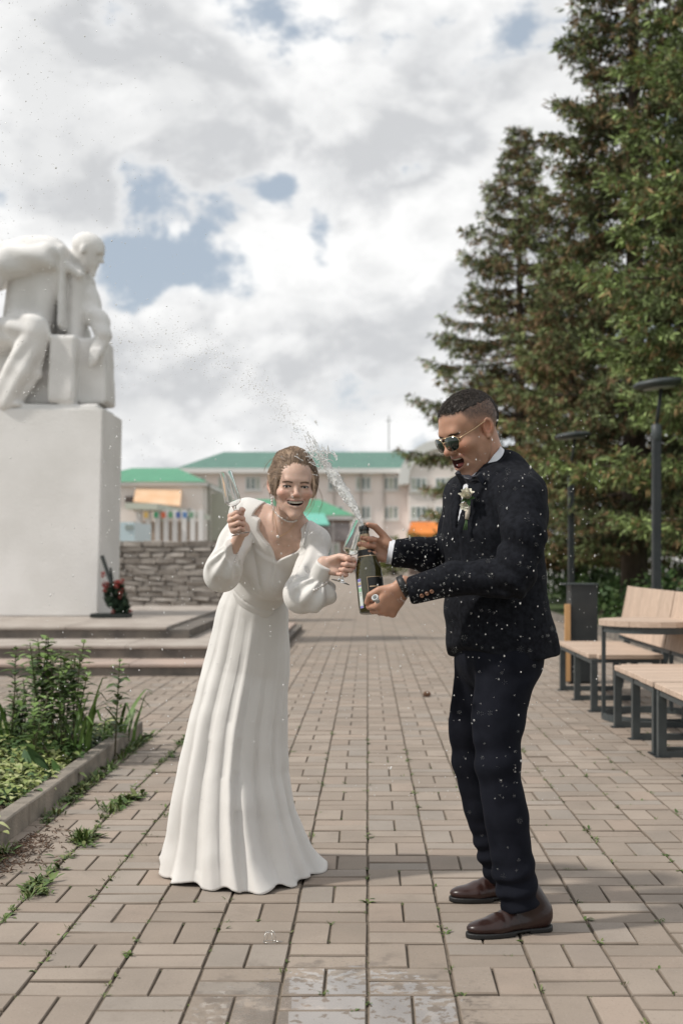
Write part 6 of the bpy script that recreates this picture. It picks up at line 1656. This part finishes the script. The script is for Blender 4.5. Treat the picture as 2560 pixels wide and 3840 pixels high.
    def armfold(p, a, b, n, o):
        z = (b-a)/np.linalg.norm(b-a); u = np.cross(z, v3((.2, .1, 1))); u /= np.linalg.norm(u); w = np.cross(z, u); q = p-a; t = np.clip((q@z)/np.linalg.norm(b-a), -.2, 1.2)
        return np.sin(np.arctan2(q@w, q@u)*n+o+vnoise(p, 9, o)*1.4), t
    def bodf(p):
        l, a, f = tl(p)
        d = tb(p)-.0065
        # soft wrap folds sweeping from the waist across the bust
        th = np.arctan2(a-aP0, l-lP0); rr = np.sqrt((a-aP0)**2+(l-lP0)**2)
        d = d-.0075*np.abs(np.sin(th*8.0+vnoise(p, 6)*.9))**.7*sst(f, .0, .05)*sst(rr, .02, .10)*sst(a-a_s1, .0, .015)
        d = smin(d, s_ecap(p, RC-ls*.035+fr*.075, RC+ls*.04+fr*.080-axu*.03, (.04, .03), (.05, .03), axu), .03)      # cloth bridging the bust
        lV, aV = float(PG[8][0]), float(PG[8][1]); ex, ey = float(lP0[0])-lV, float(aP0[0])-aV; en = math.hypot(ex, ey)
        side = ((l-lV)*ey-(a-aV)*ex)/en+.010*np.sin(np.clip(((l-lV)*ex+(a-aV)*ey)/en/en, 0, 1)*3.14)
        d = d-.0060*sst(-side if ((-.1)*ey) > 0 and False else side*(1 if ey < 0 else -1), -.0015, .0015)*sst(f, .0, .04)*sst(a-a_s1, .0, .01)*(1-sst(a-aV, -.004, .010))   # wrap edge
        band = sst(a-a_s2, -.002, .002)*(1-sst(a-a_s1, -.002, .002)); d = d+.0018*band
        d = d+.0035*np.exp(-((a-a_s1)/.003)**2)+.0035*np.exp(-((a-a_s2)/.003)**2)
        d = smax(d, a_s2-.03-a, .004)
        # sleeves
        sR = s_chain(p, [shR+v3((-.004, 0, -.004)), A(880, 2035, 4.63), elR+v3((.0, .0, -.002)), A(842, 2120, 4.505), gaR], [.046, .051, .058, .052, .035], .03)
        fo, t = armfold(p, elR, gaR, 9, 1.0); sR = sR+.0060*fo*sst(t, .1, .9)
        fo, t = armfold(p, shR, elR, 5, 2.0); sR = sR+.006*fo*sst(t, .05, .5)*(1-sst(t, .8, 1.1))
        cR = s_cap(p, gaR, w3+(w3-gaR)*.12, .0355, .0330); sR = smin(sR, cR, .006)
        sR = smax(sR, s_plane(p, w3+(w3-gaR)*.10, (w3-gaR)), .003)
        sL = s_chain(p, [shL+v3((.004, 0, -.004)), A(1172, 2135, 4.53), elL, A(1165, 2228, 4.43)], [.046, .050, .058, .056], .03)
        sL = smin(sL, s_chain(p, [A(1185, 2232, 4.43), A(1228, 2228, 4.43)], [.052, .030]), .03)
        sL = smin(sL, s_cap(p, A(1165, 2218, 4.44), gaL, .055, .037), .02)
        fo, t = armfold(p, elL, gaL, 9, 3.0); sL = sL+.0060*fo*sst(t, .1, .9)
        fo, t = armfold(p, shL, elL, 5, 5.0); sL = sL+.007*fo*sst(t, .05, .5)*(1-sst(t, .8, 1.1))
        cL = s_cap(p, gaL, w4+(w4-gaL)*.05, .0355, .0330); sL = smin(sL, cL, .006); sL = smax(sL, s_plane(p, w4+(w4-gaL)*.04, (w4-gaL)), .003)
        pg = s_poly(l, a)
        d = smax(d, -pg, .003)
        sR = smax(sR, -pg, .003); sL = smax(sL, -pg, .003)
        d = smin(d, sR, .012); d = smin(d, sL, .012)
        return d+.0012*vnoise(p, 24)
    lo = np.minimum(np.minimum(elR-.12, elL-.14), WC-v3((.2, .2, .13))); hi = np.maximum(np.maximum(shR+.10, w4+.06), shL+v3((.1, .15, .2)))
    V, Q = polygonise(bodf, lo, hi, .0036, 1); dr = link('dress', pydata('dress', V, Q, True), M_DRESS, root)
    # pearl buttons on the cuffs
    M_PEARL = mat('pearl', (.74, .70, .66), rough=.2, spec=.6, coat=.5)
    for (pts, n) in ((((881, 2108), (889, 2085), (893, 2060), (903, 2034)), 9), (((1178, 2213), (1196, 2204), (1214, 2192), (1230, 2180)), 8)):
        for q in spline(pts, n):
            c = trace(bodf, q[0], q[1], 4.1, 5.2); MB().lathe([(.0001, -.005), (.0035, -.0035), (.005, 0), (.0035, .0035), (.0001, .005)], 10, Matrix.Translation(Vector(map(float, c)))).build('cuff_button', M_PEARL, dr, True)
    # ruched trim along the shoulder straps
    for pts in (((1147, 1962), (1141, 1990), (1137, 2020), (1132, 2048)),):
        pp = [trace(bodf, q[0]+(-5 if q[0] < 1050 else 6), q[1], 4.2, 5.2, -.001) for q in spline(pts, 44)]
        MB().tube(pp, [.0068 if k % 2 else .0048 for k in range(44)], 8).build('ruched_trim', M_DRESS, dr, True)
    # ---- skirt
    prof = [(2190, 870, 1074), (2300, 824, 1078), (2420, 790, 1085), (2500, 768, 1086), (2600, 737, 1078), (2720, 705, 1068), (2900, 664, 1072), (3050, 636, 1100), (3180, 612, 1142), (3262, 598, 1175), (3290, 592, 1188)]
    NT, NZ = 480, 130
    cr = [-2.93, -2.40, -1.93, -1.60, -1.36, -1.02, -.62, -.20, .35, .9, 1.45, 2.0, 2.55]
    amp = [1.0, 1.5, .8, 1.25, .6, 1.0, .75, 1.0, 1, 1, 1, 1, .8]
    ons = [.22, .04, .34, .10, .42, .16, .05, .28, .1, .1, .1, .1, .1]
    th = np.linspace(-math.pi, math.pi, NT, endpoint=False); c2 = np.array(cr+[cr[0]+2*math.pi])
    VS = np.zeros((NZ, NT, 3))
    for k in range(NZ):
        t = k/(NZ-1); py = 2190+(3290-2190)*t; L_ = np.interp(py, [q[0] for q in prof], [q[1] for q in prof]); Rr = np.interp(py, [q[0] for q in prof], [q[2] for q in prof])
        Yc = np.interp(t, [0, .12, .3, 1], [4.865, 4.91, 4.95, 5.0]); xl = (L_-VPX)*Yc/FPX; xr = (Rr-VPX)*Yc/FPX; cx = (xl+xr)/2; hw = (xr-xl)/2
        hd = np.interp(t, [0, .12, .3, .6, 1], [.092, .125, .16, .225, .325])
        z = 1.2-(py-2095)*Yc/FPX if t < .9 else None
        z0 = float(np.interp(t, [0, 1], [1.2-(2190-2095)*4.865/FPX, .004])); z = z0
        w = th+.10*np.sin(3*th+1.3)*t*.5+.05*math.sin(4*t)*(1-t)
        g = np.zeros(NT)
        ww = np.where(w < c2[0], w+2*math.pi, w); ww = np.where(ww >= c2[-1], ww-2*math.pi, ww)
        for i in range(len(cr)):
            u = (ww-c2[i])/(c2[i+1]-c2[i]); m = (u >= 0) & (u < 1); onset = ons[i]
            st_ = float(np.clip((t-onset)/(1-onset), 0, 1))**.8
            um = np.clip(u[m]+.16*math.sin(i*2.1)*np.sin(np.pi*u[m]), 0, 1); g[m] += (np.sin(np.pi*um)**.62-.70)*amp[i]*st_
        g = (g+np.roll(g, 2)+np.roll(g, -2)+np.roll(g, 4)+np.roll(g, -4))/5; foldr = g*(.030+.036*t-.016*max(t-.8, 0)/.2)+(.006*np.sin(9*th+2*math.sin(2.2*t+1))+.004*np.sin(17*th+3*t))*t+.0020*np.sin(37*th+4*math.sin(1.7*t+.5)+2*np.sin(3*th))*np.clip(np.sin(2.3*th+5*t), 0, 1)*min(1, max(0, (t-.25)*3))
        bulge = 1.0
        x = np.cos(th)*(hw+foldr*.75)+cx; y = np.sin(th)*(hd+foldr)+Yc
        # tilt of the waist seam with the leaning body
        sh = (1-t)**3; z_ = z-sh*(x-cx)*.48+sh*0+np.zeros(NT)
        if t > .86:                                 # hem: lobes sweep out and curl on the ground
            e = (t-.86)/.14; flare = 1+.05*e*e*(.6+np.sin(th*5+.6)); x = (x-cx)*flare+cx; y = (y-Yc)*flare+Yc
            z_ = z_+e*e*(.006+.014*np.clip(-g, -.2, .7)+.007*np.sin(th*11))
            # short train towards the groom
            tr = np.exp(-((th-.55)/.5)**2); x = x+tr*e*.035; y = y+tr*e*.06
        y = y+np.clip(t, 0, 1)**2*.34*np.maximum(cx-x, 0)
        z_ = np.maximum(z_, .004)
        VS[k] = np.stack([x, y, z_], -1)
    idx = np.arange(NZ*NT).reshape(NZ, NT); nx = np.roll(idx, -1, 1)
    Qs = np.stack([idx[:-1], idx[1:], nx[1:], nx[:-1]], -1).reshape(-1, 4)
    n3 = vnoise(VS.reshape(-1, 3).astype(F32), 7)*.006+vnoise(VS.reshape(-1, 3).astype(F32), 16, 3)*.0022
    Vv = VS.reshape(-1, 3)+n3[:, None]*np.stack([np.cos(np.tile(th, NZ)), np.sin(np.tile(th, NZ)), 0*n3], -1)
    sk = link('skirt', pydata('skirt', Vv, Qs, True), M_DRESS, dr)
    md = sk.modifiers.new('thickness', 'SOLIDIFY'); md.thickness = .0025; md.offset = -1
    # ---- jewellery
    nl = tag(empty('pearl_choker', tuple(map(float, NB))), 'pearl choker around the neck of the laughing woman', 'necklace')
    cho = spline([(1020, 1882), (1026, 1908), (1042, 1932), (1064, 1948), (1082, 1955), (1098, 1956), (1110, 1952)], 34)
    for i, q in enumerate(cho):
        c = trace(headf, q[0], q[1], 4.2, 5.2, .003); r = .0031 if i % 3 else .0042
        MB().lathe([(.0001, -r), (r*.7, -r*.7), (r, 0), (r*.7, r*.7), (.0001, r)], 9, Matrix.Translation(Vector(map(float, c)))).build('pearl', M_PEARL, nl, True)
    pd = tag(empty('pendant', tuple(map(float, NB))), 'single pearl pendant on a fine chain below the choker', 'pendant')
    ch = spline([(1026, 1915), (1034, 1960), (1042, 2008), (1060, 2006), (1085, 1990), (1108, 1960)], 26); chp = [trace(headf, q[0], q[1], 4.2, 5.2, .001) for q in ch]
    tube_obj('chain', chp, .0007, mat('gold_chain', (.7, .5, .28), rough=.3, metal=1.0), pd, 5)
    c = trace(headf, 1042, 2012, 4.2, 5.2, .004); MB().lathe([(.0001, -.0062), (.0044, -.0044), (.0062, 0), (.0044, .0044), (.0001, .0062)], 12, Matrix.Translation(Vector(map(float, c)))).build('pearl', M_PEARL, pd, True)
    er = tag(empty('earring', tuple(map(float, A(1020, 1870, 4.45)))), 'pearl drop earring beside the loose hair of the woman', 'earring')
    for py in (1868, 1878, 1889): MB().lathe([(.0001, -.005), (.0036, -.0036), (.005, 0), (.0036, .0036), (.0001, .005)], 10, Matrix.Translation(at(1020, py, 4.455))).build('pearl', M_PEARL, er, True)
    # rings
    M_RING = mat('ring_gold', (.72, .52, .3), rough=.25, metal=1.0)
    for (h, B, w_, s_, fi, cu, lb) in (('R', B3, w3, s3, 1, c3, 'thin gold ring on the hand holding the raised flute'), ('L', B4, w4, s4, 2, c4, 'thin gold ring on the hand holding the low glass')):
        m_, l_, r_ = FING[fi]; a1 = R(cu[fi][0]); dv = np.array((0, math.cos(a1), -math.sin(a1))); pc = np.array(m_)+dv*l_[0]*.55
        wp = w_+B @ v3(pc)*s_; wd = Vector(map(float, B @ v3(dv))).normalized(); Mx = Matrix.Translation(Vector(map(float, wp))) @ wd.to_track_quat('Z', 'Y').to_matrix().to_4x4()
        rr = r_*s_*1.10; o = MB().lathe([(rr, -.0012), (rr+.001, 0), (rr, .0012), (rr-.001, 0), (rr, -.0012)], 20, Mx, False).build('ring', M_RING, None, True); tag(o, lb, 'ring')
    return g3, st3, g4, st4
G3, ST3, G4, ST4 = build_bride()

# ================================================================ BOTTLE, GLASSES, WINE
def axis_matrix(o, d):
    d = Vector(map(float, d)).normalized(); return Matrix.Translation(Vector(map(float, o))) @ d.to_track_quat('Z', 'Y').to_matrix().to_4x4()
def glass_mat(name, col, rough=0.0, ior=1.45):
    m = bpy.data.materials.new(name); m.use_nodes = True; b = m.node_tree.nodes['Principled BSDF']
    b.inputs['Base Color'].default_value = tuple(col)+(1,); b.inputs['Roughness'].default_value = rough; b.inputs['Transmission Weight'].default_value = 1.0; b.inputs['IOR'].default_value = ior
    return m
M_GLASS = glass_mat('clear_glass', (.97, .98, .98)); M_WINE = glass_mat('sparkling_wine', (.97, .95, .88), 0, 1.33)
SC.cycles.max_bounces = 12; SC.cycles.transmission_bounces = 10; SC.cycles.transparent_max_bounces = 12
def bottle():
    L_ = float(np.linalg.norm(BT0-BT1)); ax = (BT0-BT1)/L_; Mx = axis_matrix(BT1, ax); k = L_/.300
    r = tag(empty('champagne_bottle', tuple(map(float, BT1))), 'dark olive champagne bottle spraying wine from its gold neck', 'bottle')
    prof = [(.0001, .012), (.030, .004), (.040, .0), (.0445, .006), (.0455, .03), (.0455, .125), (.0445, .145), (.0405, .168), (.0335, .192), (.0265, .212), (.0205, .232), (.0170, .25), (.0152, .285), (.0150, .297), (.0095, .298)]
    prof = [(a, b*k) for a, b in prof]
    bm_ = mat('olive_glass', (.030, .028, .008), (.045, .040, .012), rough=.06, scale=9, spec=.7, coat=.6)
    MB().lathe(prof, 40, Mx).build('glass', bm_, r, True)
    M_GF = mat('gold_foil', (.58, .44, .29), (.48, .35, .22), rough=.38, scale=50, metal=.6, bump=.4, bscale=90, bdist=.002)
    MB().lathe([(.0262, .217*k), (.0215, .2345*k), (.0178, .252*k), (.0164, .272*k)], 36, Mx, False).build('neck_foil', M_GF, r, True)
    M_BL = mat('black_label', (.010, .010, .010), (.018, .017, .016), rough=.35, scale=20)
    MB().lathe([(.0330, .196*k), (.0268, .217*k), (.0266, .2175*k)], 36, Mx, False).build('collar_label', M_BL, r, True)
    MB().lathe([(.0338, .1925*k), (.0334, .1955*k)], 36, Mx, False).build('collar_border', M_GF, r, True)
    MB().lathe([(.0168, .283*k), (.0178, .286*k), (.0178, .298*k), (.0165, .301*k), (.011, .301*k), (.0105, .296*k)], 30, Mx, False).build('mouth_ring', mat('black_foil', (.012, .012, .012), rough=.25, coat=.4), r, True)
    def patch(name, a0, a1, z0, z1, off, m, n=12, par=None):
        vs = []; fs = []
        for i in range(n+1):
            a = a0+(a1-a0)*i/n
            for z in (z0, z1): vs.append(Mx @ Vector(((.0455+off)*math.cos(a), (.0455+off)*math.sin(a), z*k)))
        for i in range(n): fs.append((2*i, 2*i+2, 2*i+3, 2*i+1))
        return MB().add(vs, fs).build(name, m, par or r, True)
    # which way round faces the camera
    inv = Mx.inverted(); cl = inv @ Vector((0, 0, CAM_H)); af = math.atan2(cl.y, cl.x)
    lft = inv @ (Mx @ Vector((0, 0, .1))+Vector((-1, 0, 0))); al = math.atan2(lft.y, lft.x); sg = 1 if ((al-af+math.pi) % (2*math.pi)-math.pi) > 0 else -1
    A0 = lambda d_: af+sg*R(d_)
    patch('label', A0(8), A0(-75), .028, .118, .0008, M_BL)
    fb = patch('label_border', A0(9.5), A0(8), .026, .120, .0012, M_GF, 2); patch('label_border', A0(9.5), A0(-75), .1185, .1205, .0012, M_GF)
    st = patch('excise_stamp', A0(58), A0(38), .018, .118, .0009, mat('stamp_paper', (.62, .66, .58), (.55, .60, .62), rough=.6, scale=60), 5)
    for (z0, z1, c) in ((.108, .1175, (.22, .20, .48)), (.096, .104, (.50, .36, .25)), (.092, .0955, (.22, .20, .48)), (.074, .086, (.30, .52, .34)), (.0185, .026, (.22, .20, .48))):
        patch('stamp_print', A0(57), A0(39), z0, z1, .0013, mat('print_%d' % int(z0*1e4), c, rough=.6), 5, st)
    for (z0, z1) in ((.068, .0695), (.064, .065), (.060, .061)): patch('stamp_line', A0(54), A0(42), z0, z1, .0013, mat('print_dark', (.15, .17, .16)), 4, st)
    patch('label_text', A0(2), A0(-34), .085, .089, .0012, M_GF, 6); patch('label_text', A0(0), A0(-30), .052, .055, .0012, mat('label_white', (.5, .48, .45)), 6)
    return Mx, k
BM, BK = bottle()
# plastic stopper held in the near fist
c = Vector(map(float, A(1411, 2249, 4.135))); o = MB().lathe([(.006, -.012), (.0075, -.011), (.0085, .006), (.0115, .008), (.0115, .015), (.0085, .017), (.006, .012), (.005, -.008)], 20, axis_matrix(c, (-.35, -.75, .55)), False).build('stopper', mat('milky_plastic', (.50, .51, .51), rough=.45, spec=.3), None, True)
tag(o, 'small translucent plastic bottle stopper in the fist of the man', 'stopper')
def flute(name, base, d, label, level):
    """angular sparkling wine flute: foot, stem, bowl"""
    Mx = axis_matrix(base, d); r = tag(empty(name, tuple(map(float, base))), label, 'glass')
    MB().lathe([(.0001, .0), (.031, .0), (.0325, .0012), (.031, .0026), (.012, .006), (.0055, .016), (.0040, .035), (.0042, .085), (.007, .096), (.0001, .0965)], 36, Mx).build('stem', M_GLASS, r, True)
    w = .0011
    out = [(.0001, .0962), (.010, .097), (.024, .106), (.0275, .114), (.0265, .135), (.0205, .215)]
    inn = [(.0205-w, .215), (.0265-w, .135), (.0275-w, .1145), (.0235, .1075), (.010, .0985), (.0001, .0982)]
    autosmooth(MB().lathe(out+inn, 40, Mx).build('bowl', M_GLASS, r, True), 50)
    if level:
        MB().lathe([(.0001, .0984), (.010, .0987), (.0233, .1078), (.0262, .1148), (.0258, .1148+level), (.0001, .1148+level)], 36, Mx).build('wine', M_WINE, r, True)
b3 = np.array(A(903, 2004, 4.36)); flute('wine_flute', b3, A(855, 1800, 4.36)-A(893, 1960, 4.36), 'empty flute raised in the hand nearer the plinth', 0.0)
b4 = np.array(A(1276, 2184, 4.37)); flute('wine_flute', b4, A(1340, 1985, 4.37)-A(1276, 2184, 4.37), 'flute with a little wine held beside the bottle', .004)

# jet of wine
M_JET = bpy.data.materials.new('wine_spray'); M_JET.use_nodes = True
_b = M_JET.node_tree.nodes['Principled BSDF']; _b.inputs['Base Color'].default_value = (.93, .93, .92, 1); _b.inputs['Roughness'].default_value = .12; _b.inputs['Transmission Weight'].default_value = .5; _b.inputs['IOR'].default_value = 1.2
M_DROP = bpy.data.materials.new('wine_drops'); M_DROP.use_nodes = True
_b = M_DROP.node_tree.nodes['Principled BSDF']; _b.inputs['Base Color'].default_value = (.90, .89, .87, 1); _b.inputs['Roughness'].default_value = .15; _b.inputs['Transmission Weight'].default_value = .2; _b.inputs['IOR'].default_value = 1.33
def spray():
    root = tag(empty('wine_spray', tuple(map(float, BT0))), 'white jet of wine arching from the bottle mouth', 'spray')
    path = [A(*q) for q in ((1359, 1968, 4.40), (1340, 1925, 4.40), (1300, 1862, 4.41), (1262, 1802, 4.42), (1232, 1758, 4.43), (1215, 1733, 4.43))]; rad = [.005, .010, .016, .018, .014, .007]
    P = [np.array(p) for p in spline(path, 26)]; Rr = np.interp(np.linspace(0, 1, 26), np.linspace(0, 1, 6), rad)
    ax = (P[-1]-P[0])/np.linalg.norm(P[-1]-P[0])
    def jf(p):
        d = s_chain(p, [v3(q) for q in P[::3]]+[v3(P[-1])], list(Rr[::3])+[float(Rr[-1])])
        t = (p-P[0])@v3(ax)
        st = p-t[:, None]*v3(ax)*.82
        return d+.0050*vnoise(st, 130)*sst(t, 0, .10)+.0040*vnoise(p, 85, 3)*sst(t, .03, .2)+.003*vnoise(p, 240, 5)
    lo = np.minimum.reduce(P)-.05; hi = np.maximum.reduce(P)+.05
    V, Q = polygonise(jf, lo, hi, .0021, 0); link('jet', pydata('jet', V, Q, True), M_JET, root)
    # torn sheets where the jet breaks
    rg = np.random.RandomState(8); mb = MB()
    for k in range(46):
        c = A(rg.normal(1200, 26), rg.normal(1712, 24), rg.normal(4.43, .02)); pts = [c]; d = v3((rg.normal()*.5-.3, rg.normal()*.3, rg.normal()*.6+.6))
        for i in range(5): d = d+rg.normal(size=3)*.35; pts.append(pts[-1]+v3(d)/np.linalg.norm(d)*rg.uniform(.004, .010))
        mb.tube(spline(pts, 9), [.0004]+[rg.uniform(.0008, .0024) for _ in range(7)]+[.0003], 5)
    for k in range(16):
        x = rg.uniform(1130, 1240); c = A(x, 1690-(1240-x)*.6+rg.normal()*20, 4.43); pts = [c]
        for i in range(4): pts.append(pts[-1]+v3((rg.uniform(-.004, -.012)*-.4, rg.normal()*.003, -rg.uniform(.004, .012))))
        mb.tube(spline(pts, 7), [.0004]+[rg.uniform(.0007, .0016) for _ in range(5)]+[.0003], 5)
    mb.build('torn_sheet', M_JET, root, True)
    # drops: one template sphere stretched along its flight
    ico = bmesh.new(); bmesh.ops.create_icosphere(ico, subdivisions=1, radius=1.0); tv = np.array([v.co[:] for v in ico.verts]); tf = np.array([[v.index for v in f.verts] for f in ico.faces]); ico.free()
    C = []; S = []; D = []
    def add(c, r, d=(0, 0, 1), st=1.0): C.append(c); S.append((r, st)); D.append(d)
    arc = spline([(1215, 1735), (1165, 1670), (1080, 1560), (980, 1460), (850, 1370), (700, 1300), (540, 1275), (400, 1290), (200, 1330), (0, 1410)], 200)
    for k in range(3200):                       # the arc
        i = int(200*rg.rand()**1.25*.999); q = arc[i]; q2 = arc[min(i+1, 199)]; w = 10+52*(i/200)**.8
        px, py = q[0]+rg.normal()*w*.5, q[1]+rg.normal()*w*(1+.8*(i/200)); dv = at(q2[0], q2[1], 4.4)-at(q[0], q[1], 4.4)
        add(A(px, py, 4.43-.35*(i/200)+rg.normal()*.05), rg.gamma(2.0, .00022)+.00025, tuple(dv), rg.uniform(1, 2.6))
    for k in range(900):                        # upper left fine drops
        px, py = abs(rg.normal(0, 330)), rg.uniform(0, 1500); add(A(px, py, rg.uniform(3.3, 4.4)), rg.gamma(2, .00028)+.0003, (0, 0, 1), 1.2)
    for k in range(1700):                       # drops falling all about the couple
        px = rg.uniform(150, 2250); py = rg.uniform(1550, 3000); Y = rg.uniform(3.1, 4.55)
        if rg.rand() > .35+.65*math.exp(-((py-2000)/600)**2): continue
        add(A(px, py, Y), rg.gamma(2.4, .00027)+.0003, (rg.normal()*.2, 0, -1), rg.uniform(1, 2.4))
    for k in range(170):                        # near drops between camera and suit
        px = rg.normal(1800, 210); py = rg.uniform(1750, 3300); Y = rg.uniform(1.7, 3.6); add(A(px, py, Y), rg.uniform(.0004, .0008)*(.6+.2*Y), (0, 0, -1), 1.0)
    for k in range(150):
        add(A(rg.uniform(1440, 1690), rg.uniform(2010, 2260), rg.uniform(2.8, 4.0)), rg.uniform(.0004, .0010), (0, 0, -1), 1.2)
    n = len(C); C = np.array(C); D = np.array(D, float); D /= np.maximum(np.linalg.norm(D, axis=1, keepdims=True), 1e-9); S = np.array(S)
    V = C[:, None, :]+tv[None]*S[:, 0][:, None, None]; pr = np.einsum('nij,nj->ni', tv[None]*S[:, 0][:, None, None], D); V = V+pr[:, :, None]*D[:, None, :]*(S[:, 1]-1)[:, None, None]
    Fc = (np.arange(n)[:, None, None]*len(tv)+tf[None]).reshape(-1, 3)
    o = link('drops', pydata('drops', V.reshape(-1, 3), Fc, True), M_DROP, root); tag(o, kind='stuff')
spray()
# wire cage from the cork, dropped on the paving
def muselet():
    p = at(1012, 3535, 0); Y = 4900*1.2/(3535-2095); c = Vector(((1012-VPX)*Y/FPX, Y, 0.0)); r = tag(empty('wire_cage', tuple(c)), 'thin silver wire cage of the cork lying on the paving', 'wire cage')
    m = mat('silver_wire', (.62, .62, .60), rough=.25, metal=.9); ring = lambda z, rd, y=0: [c+Vector((rd*math.cos(t)*1.0, rd*.7*math.sin(t)+y, z)) for t in np.linspace(0, 6.4, 20)]
    tube_obj('top_ring', ring(.034, .013), .0008, m, r, 5); tube_obj('base_ring', ring(.003, .021), .0008, m, r, 5)
    for a in (.4, 1.9, 3.5, 5.1): tube_obj('wire', [c+Vector((.013*math.cos(a), .009*math.sin(a), .034)), c+Vector((.019*math.cos(a+.1), .013*math.sin(a), .018)), c+Vector((.021*math.cos(a+.2), .0147*math.sin(a+.2), .003))], .0008, m, r, 5)
    tube_obj('twist', [c+Vector((.021, 0, .003)), c+Vector((.03, .005, .004)), c+Vector((.038, .002, .002))], .001, m, r, 5)
muselet()
